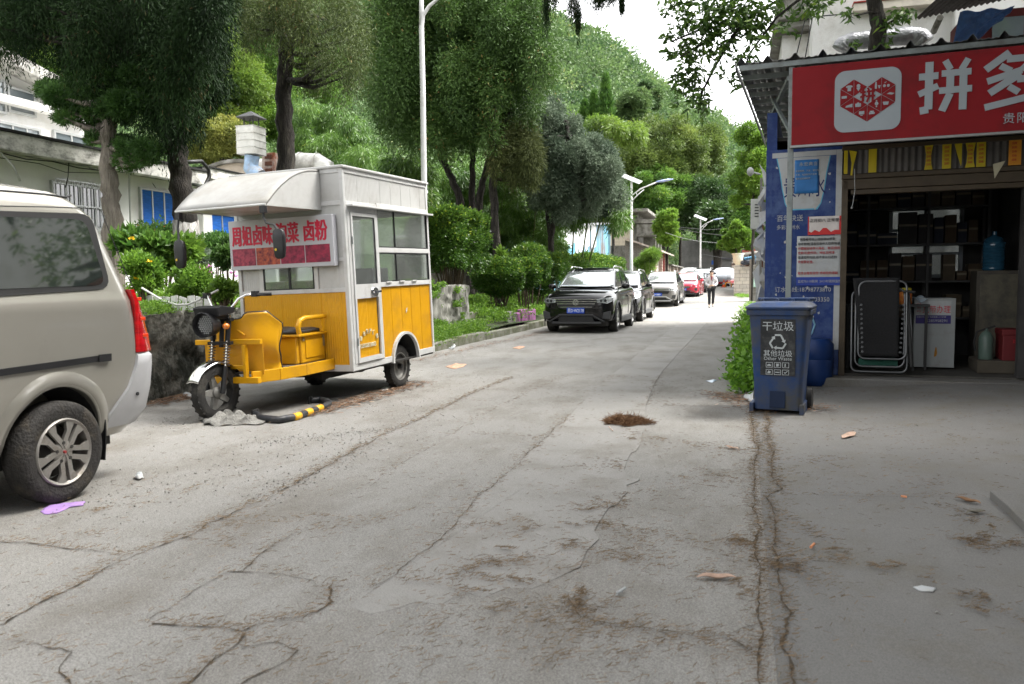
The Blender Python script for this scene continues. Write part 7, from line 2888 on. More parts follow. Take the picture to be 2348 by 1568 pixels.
def vxz(z):
    for (x0, z0), (x1, z1) in zip(SEC[:-1], SEC[1:]):
        if z0 <= z <= z1:
            return x0 + (x1 - x0) * (z - z0) / (z1 - z0)
    return .7


def yr(z):
    return float(np.interp(z, [.30, .45, .80, .84, 1.22, 1.72, 1.80, 1.86, 1.9], [.66, .77, .80, .78, .67, .50, .42, .30, .25]))


def yf(z):
    return float(np.interp(z, [.30, .5, .85, 1.05, 1.75, 1.9], [-2.95, -3.1, -3.08, -2.9, -2.15, -1.9]))


mb = MB()
NS = 60
rows = []
half = []
for i in range(len(SEC) - 1):
    (x0, z0), (x1, z1) = SEC[i], SEC[i + 1]
    k = 3
    for j in range(k):
        half.append((x0 + (x1 - x0) * j / k, z0 + (z1 - z0) * j / k))
half.append(SEC[-1])
full = half + [(-x, z) for x, z in half[-2::-1]]
V = []
S_ = [0, .01, .03, .06] + [i / 40 for i in range(4, 37)] + [.93, .95, .965, .98, .99, 1.0]
for s_ in S_:
    for (x, z) in full:
        y = yf(z) + (yr(z) - yf(z)) * s_
        dr_ = max(0, y - (yr(z) - .14)) / .14
        df_ = max(0, (yf(z) + .35) - y) / .35
        xi = x * (1 - .075 * dr_ ** 2.2 - .16 * df_ ** 2)
        V.append((xi, y, z - .03 * dr_ ** 2 * (z > 1.7)))
n = len(full)
F = [(j * n + i, j * n + i + 1, (j + 1) * n + i + 1, (j + 1) * n + i) for j in range(len(S_) - 1) for i in range(n - 1)]
F += [(j * n + n - 1, j * n, (j + 1) * n, (j + 1) * n + n - 1) for j in range(len(S_) - 1)]
mb.add(V, F)
for j in (0, len(S_) - 1):
    mb.add([V[j * n + i] for i in range(n)], [(i, i + 1, n - 2 - i, n - 1 - i) for i in range(n // 2)])
body = mb.build('body', m_van, vn, smooth='full')


def cut(body, cyls):
    """wheel openings cut out of a body"""
    cb = MB()
    for (p0, p1, r) in cyls:
        cb.cyl(p0, p1, r, n=48)
    c = cb.build('cutter', m_bplas)
    c.parent = body.parent
    q = body.modifiers.new('b', 'BOOLEAN')
    q.object = c
    q.operation = 'DIFFERENCE'
    q.solver = 'EXACT'
    bpy.context.view_layer.update()
    bake(body)
    bpy.data.objects.remove(c)


cut(body, [((.45, 0.01, .335), (1.2, 0.01, .335), .345), ((-1.2, 0.01, .335), (-.45, 0.01, .335), .345), ((.45, -2.4, .335), (1.2, -2.4, .335), .33), ((-1.2, -2.4, .335), (-.45, -2.4, .335), .33)])
for p in body.data.polygons:
    p.use_smooth = True
body.data.set_sharp_from_angle(angle=rad(35))
body.data.materials.clear()
body.data.materials.append(m_van)


def onvan(px, py, off=.004):
    x = .78
    for _ in range(8):
        p = AX(px, py, OX_ + x)
        x = vxz(p.z)
    return Vector((x + off, p.y - OYv, p.z))


def vpoly(pts, off, name, m, parent, th=.004, sub=5):
    P = []
    for a, b in zip(pts, pts[1:] + pts[:1]):
        for i in range(sub):
            P.append(onvan(a[0] + (b[0] - a[0]) * i / sub, a[1] + (b[1] - a[1]) * i / sub, off))
    mb = MB()
    n = len(P)
    c = sum(P, Vector()) / n
    c.x = vxz(c.z) + off
    mb.add(P + [p - Vector((th + .003, 0, 0)) for p in P], [tuple(range(n))] + [(i, i + n, (i + 1) % n + n, (i + 1) % n) for i in range(n)])
    return mb.build(name, m, parent)


def rounded(pts, r=.25, k=4):
    o = []
    n = len(pts)
    for i in range(n):
        a, b, c = pts[i - 1], pts[i], pts[(i + 1) % n]
        la, lc = math.hypot(a[0] - b[0], a[1] - b[1]), math.hypot(c[0] - b[0], c[1] - b[1])
        ra = min(r, la * .45) if r > 1 else la * r
        rc = min(r, lc * .45) if r > 1 else lc * r
        p0 = (b[0] + (a[0] - b[0]) / la * ra, b[1] + (a[1] - b[1]) / la * ra)
        p1 = (b[0] + (c[0] - b[0]) / lc * rc, b[1] + (c[1] - b[1]) / lc * rc)
        for j in range(k + 1):
            t_ = j / k
            o.append(((1 - t_) ** 2 * p0[0] + 2 * t_ * (1 - t_) * b[0] + t_ * t_ * p1[0], (1 - t_) ** 2 * p0[1] + 2 * t_ * (1 - t_) * b[1] + t_ * t_ * p1[1]))
    return o


wo = vpoly(rounded([(-160, 478), (207, 490), (253, 662), (-160, 690)], 30), .007, 'rear_side_window', mat('black_rubber', (.008, .008, .008), .75), vn, sub=1)
vpoly(rounded([(-150, 492), (192, 503), (236, 640), (228, 654), (-150, 668)], 26), .010, 'pane', m_vglass, wo, sub=1)
vpoly([(-160, 868), (246, 812), (250, 818), (249, 825), (-160, 886)], .010, 'slide_rail', m_bplas, vn, sub=4)
vpoly([(222, 813), (250, 810), (250, 827), (222, 830)], .020, 'rail_cap', m_bplas, vn, sub=2)
# seams
def seam(pts, name='panel_gap', r=.0035, off=.001, m=None):
    mb = MB()
    P = []
    for a, b in zip(pts[:-1], pts[1:]):
        for i in range(5):
            P.append(onvan(a[0] + (b[0] - a[0]) * i / 5, a[1] + (b[1] - a[1]) * i / 5, off))
    P.append(onvan(*pts[-1], off))
    mb.tube(P, r, 6)
    return mb.build(name, m or m_bplas, vn, smooth='full')


seam([(-120, 432), (0, 437), (100, 445), (150, 452), (162, 448)], 'roof_gutter', .007)
seam([(-120, 470), (100, 474), (225, 478), (232, 484), (262, 560), (290, 630), (309, 664)], r=.003)
# tail lamp: a shaped block that wraps the corner
mb = MB()
tl = [(1.235, .642, .668), (1.16, .648, .70), (1.05, .648, .735), (.95, .640, .762), (.86, .635, .780), (.825, .632, .785)]
rows = []
for z, ya, yb in tl:
    x = vxz(z)
    rows.append([(x + .006, ya, z), (x + .016, ya + .02, z), (x + .010, ya + (yb - ya) * .6, z), (x - .02, yb + .012, z), (x - .12, yb + .03, z), (x - .14, yb - .02, z), (x - .03, ya, z)])
loft(mb, rows[::-1])
tlo = mb.build('tail_lamp', m_tail, vn, smooth=True)
mb = MB()
for z in (1.17, 1.04, .93):
    x = vxz(z)
    mb.box((x - .01, .665 + (1.2 - z) * .1, z - .012), (x + .0165, .70 + (1.2 - z) * .16, z + .012))
mb.build('orange_lens', mat('lamp_orange', (.62, .05, .015), .15, coat=1), tlo, bevel=.004)
# rear bumper corner
mb = MB()
rows = []
for z, o_, ya in ((.33, -.03, .42), (.36, .005, .41), (.45, .02, .42), (.60, .022, .55), (.74, .022, .62), (.80, .018, .635), (.822, .0, .64)):
    x = vxz(z) + o_
    yb = yr(z) + .02
    rows.append([(x, ya, z), (x, (ya + yb) / 2, z), (x - .01, yb - .05, z), (x - .06, yb, z), (0, yb + .05, z), (-x + .06, yb, z), (-x + .01, yb - .05, z), (-x, (ya + yb) / 2, z), (-x, ya, z), (0, ya, z)])
loft(mb, rows)
bo = mb.build('rear_bumper', m_vbump, vn, smooth=True)
mb = MB()
q = onvan(308, 902, .022)
mb.lathe([(0, 0), (.012, 0), (.012, .006), (0, .006)], 12, 0, Matrix.Translation(q) @ Matrix.Rotation(rad(90), 4, 'Y'))
mb.build('parking_sensor', m_bplas, bo)
# wheel arch lip and liner, wheels, mud flap
for yy in (0.01, -2.4):
    for sx in (1, -1):
        mb = MB()
        P = []
        for i in range(25):
            a = rad(-8 + 196 * i / 24)
            z = .335 + math.sin(a) * .352
            P.append((sx * (vxz(max(.32, z)) + .002), yy + math.cos(a) * .352, z))
        mb.tube(P, .014, 8)
        mb.build('arch_lip', m_van, vn, smooth='full')
        mb = MB()
        mb.sheet(lambda u, v: (sx * (.45 + .30 * v), yy + math.cos(rad(180 * u)) * .343, .335 + math.sin(rad(180 * u)) * .343), 16, 1)
        mb.build('arch_liner', MATS['arch_black'], vn)
        mb = MB()
        V_ = []
        for i in range(25):
            a = rad(-4 + 188 * i / 24)
            for r_, o_ in ((.348, .004), (.356, .020), (.385, .022), (.43, .001)):
                z = .335 + math.sin(a) * r_
                V_.append((sx * (vxz(max(.31, z)) + o_), yy + math.cos(a) * r_, z))
        mb.add(V_, [(i * 4 + k, i * 4 + k + 1, i * 4 + k + 5, i * 4 + k + 4) for i in range(24) for k in range(3)])
        mb.build('arch_flare', m_van, vn, smooth='full')
        o = tyre(.297, .17, .195, 64, 0).build('wheel', mat('dusty_tyre', (.028, .026, .024), .9, var=.3, scale=12, bump=.6, bscale=60, dirt=(.07, .058, .042), dscale=7, damt=.4), vn, smooth=True)
        place(o, (sx * .755, yy, .297))
        mb = MB()
        Mx = Matrix.Rotation(rad(90) * sx, 4, 'Y')
        mb.lathe([(.197, .075), (.19, .082), (.175, .07), (.172, .02), (.172, -.06), (.20, -.07), (.20, .06)], 48, 0, Mx, closed=True)
        for i in range(5):
            a = 2 * math.pi * i / 5 + .1
            Mr = Mx @ Matrix.Rotation(a, 4, 'Z')
            for sd_ in (-1, 1):
                pts = [(0.02, sd_ * .004), (.05, sd_ * .010), (.178, sd_ * .014), (.172, sd_ * .078), (.12, sd_ * .042), (.06, sd_ * .040), (.03, sd_ * .02)]
                mb.prism(pts if sd_ > 0 else pts[::-1], .055, .074, 'z', 0, Mr)
        mb.lathe([(0, .07), (.055, .07), (.07, .06), (.07, .04), (0, .04)], 24, 0, Mx)
        mb.lathe([(0, .082), (.008, .082), (.009, .07)], 10, 2, Mx)
        for i in range(5):
            a = 2 * math.pi * i / 5 + .1 + math.pi / 5
            mb.lathe([(0, .078), (.010, .078), (.012, .06)], 8, 1, Mx @ Matrix.Translation((.055 * math.cos(a), .055 * math.sin(a), 0)))
        mb.lathe([(0, -.02), (.15, -.02), (.15, -.03), (0, -.03)], 24, 1, Mx)
        mb.build('rim', [mat('alloy_rim', (.30, .285, .26), .45, .6, var=.15, scale=10, dirt=(.16, .13, .10), dscale=9, damt=.4), mat('rim_dark', (.03, .028, .025), .8), mat('red_hub', (.25, .03, .03), .5)], o, smooth=True)
mb = MB()
mb.sheet(lambda u, v: (.62 + .16 * u, .36 + .02 * math.sin(v * 2) , .17 + .26 * v), 4, 6)
mb.build('mud_flap', m_bplas, vn, solid=.008)
mb = MB()
mb.box((-.6, -2.9, .22), (.6, .6, .32))
mb.cyl((-.7, 0, .28), (.7, 0, .28), .04)
mb.build('underside', MATS['chassis_black'], vn)
# windscreen and front glass (mostly out of the picture)
mb = MB()
P = [(-.62, yf(1.12), 1.12), (.62, yf(1.12), 1.12), (.54, yf(1.68), 1.68), (-.54, yf(1.68), 1.68)]
mb.add([Vector(p) + Vector((0, -.012, 0)) for p in P], [(0, 1, 2, 3)])
mb.build('windscreen', m_vglass, vn, solid=.006)
for sx in (1, -1):
    mb = MB()
    mb.add([(sx * (vxz(z) + .006), y, z) for y, z in ((-2.5, 1.22), (-1.55, 1.22), (-1.55, 1.66), (-2.05, 1.66))], [(0, 1, 2, 3)])
    mb.build('front_side_window', m_vglass, vn, solid=.004)


# ------------------------------------------------------------ parked cars
def car_wheel(parent, loc, R, w, sx, rimm, spokes=5):
    o = tyre(R, w, R * .66, 40).build('wheel', m_rub, parent, smooth=True)
    place(o, loc)
    mb = MB()
    Mx = Matrix.Rotation(rad(90) * sx, 4, 'Y')
    r = R * .66
    mb.lathe([(r, w * .42), (r * .95, w * .44), (r * .9, w * .3), (r * .9, -w * .3), (r, -w * .35)], 36, 0, Mx, closed=True)
    for i in range(spokes):
        a = 2 * math.pi * i / spokes
        for k in (-.16, .16):
            mb.bar(Mx @ Vector((r * .12 * math.cos(a), r * .12 * math.sin(a), w * .34)), Mx @ Vector((r * .93 * math.cos(a + k), r * .93 * math.sin(a + k), w * .38)), r * .13, .03, 0, Mx @ Vector((0, 0, 1)) - Vector((0, 0, 0)))
    mb.lathe([(0, w * .40), (r * .2, w * .38), (r * .22, w * .2)], 16, 0, Mx)
    mb.lathe([(0, -.0), (r * .9, -.0)], 24, 1, Mx)
    mb.build('rim', [rimm, MATS['rim_dark']], o, smooth=True)
    return o


m_wscr = mat('windscreen_glass', (0.02, 0.025, 0.028), 0.02, var=.1, spec=1.0, coat=1.0)
m_wscr.node_tree.nodes['Principled BSDF'].inputs['IOR'].default_value = 2.6
m_wscr.node_tree.nodes['Principled BSDF'].inputs['Metallic'].default_value = .0
m_fscr = mat('front_windscreen', (.60, .63, .66), .03, .75, var=.05, coat=1)
m_clad = mat('grey_cladding', (0.05, 0.05, 0.052), 0.6, var=.1)
m_hlamp = mat('headlamp_glass', (.45, .47, .48), .08, .5, var=.4, scale=14, coat=1)
m_plate = mat('plate_blue', (.01, .06, .42), .4)
m_alloy = mat('car_alloy', (.42, .42, .42), .3, .9, var=.1)


def make_car(name, label, cat, loc, rz, paint, H=1.67, W=1.84, L=4.5, suv=True, clad=True, plate=None, style=0, rails=True, group='cars parked along the kerb', hood=None):
    t = thing(name, label, cat, loc, rz, group)
    hw = W / 2
    R = .36 if suv else .325
    zb = .26 if suv else .19
    zh = hood or (1.06 if suv else .90)
    yw0, yw1 = .90, L - .95
    # stations: y, halfwidth factor, bottom, waist (max width) height, shoulder height, top at hood centre
    ST = [(0.0, .70, zb + .10, .55, zh - .26, zh - .22), (.06, .84, zb + .04, .55, zh - .20, zh - .13), (.20, .93, zb, .56, zh - .12, zh - .06), (.50, .985, zb, .60, zh - .06, zh + .0), (.95, 1.0, zb, .62, zh - .02, zh + .04),
          (1.35, 1.0, zb, .62, zh + .01, zh + .06), (2.2, 1.0, zb, .62, zh + .03, zh + .06), (3.2, 1.0, zb, .62, zh + .05, zh + .08), (L - .5, .985, zb, .62, zh + .06, zh + .10), (L - .15, .93, zb + .04, .62, zh + .04, zh + .08), (L, .80, zb + .14, .62, zh - .05, zh - .02)]
    mb = MB()
    V = []
    for (y, f, b, wz, sh_, tp_) in ST:
        a = hw * f
        half_ = [(a * .90, b), (a * .975, b + .05), (a, wz - .10), (a * .995, wz + .08), (a * .975, sh_ - .12), (a * .93, sh_ - .01), (a * .82, sh_ + .035), (a * .5, tp_ - .01), (0, tp_)]
        V.append([(x, y, z) for x, z in half_] + [(-x, y, z) for x, z in half_[-2::-1]])
    loft(mb, V[::-1], capb=True, capt=True)
    bo = mb.build('body', paint, t, sub=2, smooth='full')
    bpy.context.view_layer.update()
    bake(bo)
    cut(bo, [((hw * .55, y, R), (hw * 1.3, y, R), R + .05) for y in (yw0, yw1)] + [((-hw * 1.3, y, R), (-hw * .55, y, R), R + .05) for y in (yw0, yw1)])
    bo.data.materials.clear()
    bo.data.materials.append(paint)
    for p in bo.data.polygons:
        p.use_smooth = True
    bo.data.set_sharp_from_angle(angle=rad(40))
    # cabin
    zr = H - .03
    if suv:
        CB = [(1.15, .80, zh + .02), (1.32, .80, zh + .10), (1.95, .70, zr - .10), (2.25, .67, zr - .02), (2.9, .665, zr), (3.7, .66, zr - .03), (4.1, .63, zr - .10), (4.35, .72, zh + .14)]
    else:
        CB = [(1.15, .78, zh + .02), (1.35, .78, zh + .10), (2.0, .66, zr - .08), (2.35, .62, zr - .01), (2.8, .61, zr), (3.3, .61, zr - .05), (3.75, .66, zr - .22), (4.1, .72, zh + .10)]
    CB = [(y * L / 4.5, f, z) for y, f, z in CB]
    mb = MB()
    rows = []
    for y, f, z in CB:
        a = hw * f
        lowf = hw * .86
        bz = min(zh - .02, z - .02)
        rows.append([(lowf, y, bz), (lowf + (a - lowf) * .5, y, bz + (z - bz) * .5), (a, y, z - .02), (a * .9, y, z + .012), (a * .5, y, z + .03), (0, y, z + .035), (-a * .5, y, z + .03), (-a * .9, y, z + .012), (-a, y, z - .02), (-(lowf + (a - lowf) * .5), y, bz + (z - bz) * .5), (-lowf, y, bz)])
    loft(mb, rows[::-1])
    cb = mb.build('cabin', paint, t, smooth='full')
    # glass panels stand just proud of the cabin shell
    def gl(pts, name, off, parent=cb):
        mb = MB()
        P = [Vector(p) + Vector(off) for p in pts]
        mb.add(P, [tuple(range(len(P)))])
        return mb.build(name, m_wscr, parent, solid=.006)
    y0, f0, z0 = CB[0]
    y2, f2, z2 = CB[2]
    mb = MB()
    yA, zA = y0 - .0, zh + .065
    yB, zB = y2 + .02, z2 - .0

    def wsf(u, v):
        s_ = 2 * u - 1
        x = s_ * hw * (.79 + (.655 - .79) * v)
        return (x, yA + (yB - yA) * v + .10 * s_ * s_ * (1 - v * .4) - .035, zA + (zB - zA) * v - .0 * s_ * s_ + .025 * math.sin(math.pi * v) + .03)
    mb.sheet(wsf, 14, 8)
    mb.build('windscreen', m_fscr, t, solid=.006, smooth='full')
    for sx in (1, -1):
        W3 = [(y0 + .30, zh + .09), (y2 + .10, zr - .10)] + [(2.75 * L / 4.5, zr - .07), (3.55 * L / 4.5, zr - .11 if suv else zr - .16), (4.0 * L / 4.5 if suv else 3.75 * L / 4.5, zh + .22 if suv else zh + .12), (3.9 * L / 4.5, zh + .11) if suv else (3.6 * L / 4.5, zh + .09)]
        mb = MB()
        P = []
        for y, z in W3:
            k = (z - (zh - .02)) / (zr - zh)
            P.append((sx * (hw * .86 + (hw * .665 - hw * .86) * k + .012), y, z))
        mb.add(P, [tuple(range(len(P)))])
        so = mb.build('side_window', m_wscr, t, solid=.006)
        mb = MB()
        for yy in (2.55 * L / 4.5, 3.45 * L / 4.5):
            k0, k1 = .1, .86
            a = Vector((sx * (hw * .86 + (hw * .665 - hw * .86) * k0 + .015), yy, zh + .09))
            b = Vector((sx * (hw * .86 + (hw * .665 - hw * .86) * k1 + .015), yy + .08, zr - .10))
            mb.bar(a, b, .05, .014, 0, (sx, 0, 0))
        mb.build('window_pillar', m_bplas, so)
        # mirror
        mb = MB()
        c = Vector((sx * (hw + .07), y0 + .42, zh + .10))
        mb.sphere(c, (.11, .06, .075), 12, 8)
        mb.bar(c, (sx * (hw * .86), y0 + .46, zh + .04), .04, .03)
        mb.build('wing_mirror', paint, t, smooth=True)
        # door gaps and handle
        mb = MB()
        for yy in (1.45, 2.58, 3.5):
            yy = yy * L / 4.5
            mb.box((sx * (hw + .000) - .004, yy, .42), (sx * (hw + .000) + .004, yy + .008, zh - .10))
        for yy in (2.35, 3.3):
            yy = yy * L / 4.5
            mb.box((sx * (hw + .002) - .015, yy, zh - .18), (sx * (hw + .002) + .015, yy + .18, zh - .15))
        mb.build('door_trim', m_bplas if paint is not m_bplas else m_chr, t)
        if rails:
            mb = MB()
            mb.tube([(sx * hw * .63, 2.1 * L / 4.5, zr + .0), (sx * hw * .635, 2.25 * L / 4.5, zr + .055), (sx * hw * .63, 3.5 * L / 4.5, zr + .05), (sx * hw * .62, 3.75 * L / 4.5, zr - .02)], .017, 8)
            mb.build('roof_rail', m_chr, t, smooth='full')
        # wheel arches
        for yy in (yw0, yw1):
            mb = MB()
            mb.tube([(sx * (hw - .012), yy + math.cos(rad(a)) * (R + .055), R + math.sin(rad(a)) * (R + .055)) for a in range(-10, 191, 10)], .026 if clad else .01, 8)
            mb.build('wheel_arch', m_clad if clad else paint, t, smooth='full')
            car_wheel(t, (sx * (hw - .13), yy, R), R, .23, sx, m_alloy)
        # sill
        mb = MB()
        mb.box((sx * (hw - .06) - .045, yw0 + R + .05, zb - .03), (sx * (hw - .06) + .07, yw1 - R - .05, zb + .12))
        mb.build('sill', m_clad if clad else paint, t, bevel=.02)
        # headlamps
        mb = MB()
        zc = zh - .27
        if style == 2:
            P = [(hw * .52, .015, zc - .02), (hw * .80, .10, zc + .05), (hw * .93, .42, zc + .15), (hw * .90, .46, zc + .17), (hw * .72, .16, zc + .13), (hw * .5, .03, zc + .05)]
        else:
            P = [(hw * .58, .00, zc - .03), (hw * .84, .07, zc - .045), (hw * .955, .26, zc + .01), (hw * .94, .36, zc + .10), (hw * .78, .10, zc + .085), (hw * .56, .02, zc + .055)]
        Q = [Vector((sx * x, y - .02, z)) for x, y, z in P]
        Bk = [q + Vector((-sx * .04, .14, 0)) for q in Q]
        n = len(Q)
        mb.add(Q + Bk, [tuple(range(n)), tuple(range(2 * n - 1, n - 1, -1))] + [(i, i + n, (i + 1) % n + n, (i + 1) % n) for i in range(n)])
        ho = mb.build('headlight', m_hlamp, t, bevel=.008)
        mb = MB()
        for k in (0, 1):
            mb.lathe([(0, .0), (.030, .0), (.034, .01)], 12, 0, Matrix.Translation((sx * hw * (.68 + .11 * k), .01 + .04 * k - .02, zc + .02)) @ Matrix.Rotation(rad(90), 4, 'X'))
        mb.build('projector', m_bplas, ho)
        # lower corner intake
        mb = MB()
        mb.prism([(sx * hw * .58, .38), (sx * hw * .90, .36), (sx * hw * .93, .56), (sx * hw * .60, .50)][::sx], .03, .10, 'y')
        mb.build('corner_intake', m_clad, t, bevel=.01)
    # grille and bumper
    mb = MB()
    gz0, gz1 = zh - .40, zh - .20
    if style == 2:
        mb.prism([(-.42, zh - .34), (-.30, zh - .40), (.30, zh - .40), (.42, zh - .34), (.36, zh - .27), (-.36, zh - .27)], -.035, .05, 'y')
    elif style == 1:
        mb.prism([(-.50, .60), (.50, .60), (.58, .72), (.36, .735), (-.36, .735), (-.58, .72)], -.03, .05, 'y')
    else:
        mb.prism([(-.44, gz0 - .02), (-.30, gz0 - .06), (.30, gz0 - .06), (.44, gz0 - .02), (.52, gz1 - .01), (-.52, gz1 - .01)], -.035, .05, 'y')
    go = mb.build('grille', m_bplas, t, bevel=.008)
    mb = MB()
    if style == 0:
        for z, w2 in ((gz1 - .02, .53), (gz1 - .075, .52), (gz1 - .13, .47), (gz0 - .01, .40)):
            mb.box((-w2, -.045, z), (w2, -.036, z + .012))
    elif style == 2:
        for z, w2 in ((zh - .29, .36), (zh - .32, .40), (zh - .35, .38), (zh - .38, .32)):
            mb.box((-w2, -.045, z), (w2, -.036, z + .012))
    else:
        mb.prism([(-.60, zh - .24), (0, zh - .28), (.60, zh - .24), (.60, zh - .215), (0, zh - .25), (-.60, zh - .215)], -.04, -.0, 'y')
    mb.build('grille_bar', m_chr, go)
    mb = MB()
    ez = {0: gz1 - .09, 1: zh - .25, 2: zh - .33}[style]
    mb.lathe([(.058, -.006), (.072, -.006), (.072, .006), (.058, .006)], 28, 0, Matrix.Translation((0, -.052, ez)) @ Matrix.Rotation(rad(90), 4, 'X'), closed=True)
    if style == 0:
        for k, (a, b, c) in enumerate((((-.030, .048), (0, .004), (.030, .048)), ((-.050, .030), (-.022, -.048), (0, -.004)), ((.050, .030), (.022, -.048), (0, -.004)))):
            for p, q in ((a, b), (b, c)):
                mb.bar((p[0], -.052, ez + p[1]), (q[0], -.052, ez + q[1]), .012, .010, 0, (0, 1, 0))
    else:
        mb.lathe([(.028, -.004), (.036, -.004), (.036, .004), (.028, .004)], 18, 0, Matrix.Translation((0, -.052, ez)) @ Matrix.Rotation(rad(90), 4, 'X') @ Matrix.Scale(1.5, 4, (1, 0, 0)), closed=True)
    mb.build('emblem', m_chr, go)
    mb = MB()
    mb.prism([(-.46, zb + .03), (.46, zb + .03), (.40, zb + .17), (-.40, zb + .17)], -.02, .06, 'y')
    mb.build('lower_intake', m_bplas, t, bevel=.01)
    mb = MB()
    for s2 in (-1, 1):
        mb.bar((s2 * .40, -.03, zb + .20), (s2 * .70, .04, zb + .03), .04, .035, 0, (0, 1, 0))
    mb.bar((-.44, -.035, zb + .205), (.44, -.035, zb + .205), .04, .03, 0, (0, 1, 0))
    mb.box((-.62, -.02, zb - .02), (.62, .12, zb + .035))
    mb.build('bumper_trim', m_vbump if style == 1 else m_clad, t, bevel=.01)
    if plate:
        mb = MB()
        pz = zb + .24 if style != 2 else zb + .19
        px_ = .0
        mb.box((px_ - .22, -.062, pz), (px_ + .22, -.050, pz + .14))
        po = mb.build('number_plate', m_plate, t, bevel=.004)
        text(plate, .115, m_silver if False else mat('plate_white', (.75, .78, .8), .4), po, (px_ - .205, -.0635, pz + .03), ext=.001, sx=.70, space=1.02)
    mb = MB()
    mb.box((-hw * .8, .15, zb - .08), (hw * .8, L - .3, zb + .1))
    mb.build('underside', MATS['chassis_black'], t)
    return t


m_cblack = mat('black_car_paint', (0.004, 0.004, 0.005), 0.12, 0.0, var=.1, coat=.35, spec=.35)
m_cgrey = mat('bronze_grey_paint', (0.20, 0.19, 0.18), 0.28, .6, var=.03, coat=1.0)
m_cred = mat('red_car_paint', (0.50, 0.02, 0.05), 0.25, .3, var=.05, coat=1.0)
m_cdark = mat('dark_grey_paint', (0.05, 0.055, 0.06), 0.25, .4, var=.05, coat=1.0)
make_car('parked_suv', 'nearest black suv with round badge and full blue plate facing the camera', 'car', (-3.93, 19.35, 0), rad(-.5), m_cblack, plate='贵D·W2178', style=0)
make_car('parked_suv', 'second black suv half hidden directly behind the nearest one', 'car', (-3.93, 24.75, 0), rad(-.5), m_cblack, H=1.66, plate=None, style=0)
make_car('parked_suv', 'bronze grey suv parked behind the two black ones', 'car', (-3.85, 38.3, gz(0, 39.5)), rad(-1.5), m_cgrey, H=1.69, W=1.85, plate='贵A·A8B81', style=1)
make_car('parked_sedan', 'bright red sedan behind the bronze grey suv', 'car', (-3.35, 48.2, gz(0, 49)), rad(-2), m_cred, H=1.46, W=1.82, suv=False, clad=False, plate='贵A·3K265', style=2, rails=False)
make_car('parked_sedan', 'dark grey sedan just behind the red sedan', 'car', (-3.2, 54.2, gz(0, 55)), rad(-2), m_cdark, H=1.47, W=1.80, suv=False, clad=False, style=2, rails=False)
make_car('parked_suv', 'farthest black car standing left of the grey covered car', 'car', (-3.1, 62.3, gz(0, 62.5)), rad(-4), m_cblack, H=1.60, W=1.82, style=1)


def covered(name, label, loc, rz, m, low=None):
    t = thing(name, label, 'car', loc, rz, 'cars parked along the kerb')
    mb = MB()
    prof = [(-.02, .50), (.05, .82), (.5, .95), (1.1, 1.02), (1.9, 1.50), (2.6, 1.56), (3.4, 1.48), (4.1, 1.1), (4.4, .95), (4.5, .5)]
    rows = []
    for y, z in prof:
        a = .92 - .10 * (y < .1 or y > 4.3)
        k = .72 if z > 1.2 else .92
        rows.append([(a, y, .38 + random.uniform(-.05, .05)), (a * 1.0, y, min(z * .7, .8)), (a * (k + .05), y, z * .93), (a * k * .8, y, z), (0, y, z + .03), (-a * k * .8, y, z), (-a * (k + .05), y, z * .93), (-a, y, min(z * .7, .8)), (-a, y, .38 + random.uniform(-.05, .05))])
    loft(mb, rows[::-1])
    o = mb.build('car_cover', m, t, sub=2, smooth='full')
    mb = MB()
    mb.box((-.86, .02, .2), (.86, 4.4, .55))
    mb.build('body', low or m_cred, t, bevel=.08)
    for sx in (-1, 1):
        for yy in (.9, 3.5):
            car_wheel(t, (sx * .76, yy, .32), .32, .2, sx, m_alloy)
    return t


m_cover = mat('silver_car_cover', (.40, .42, .45), .7, .1, var=.08, scale=2, bump=1.5, bscale=4)
covered('covered_car', 'red car under a silver grey cover at the end of the lane', (-1.95, 66.5, gz(0, 67)), rad(-12), m_cover)
covered('covered_car', 'car under a dull grey cover behind the low block shed', (-5.0, 72, gz(0, 72)), rad(-10), mat('dull_grey_cover', (.26, .27, .27), .8, var=.1), m_cdark)
# ------------------------------------------------------------ street lamps, cables, person, litter
m_pole = mat('white_pole_paint', (.68, .68, .67), .45, var=.04, dirt=(.45, .43, .4), dscale=3, damt=.4)


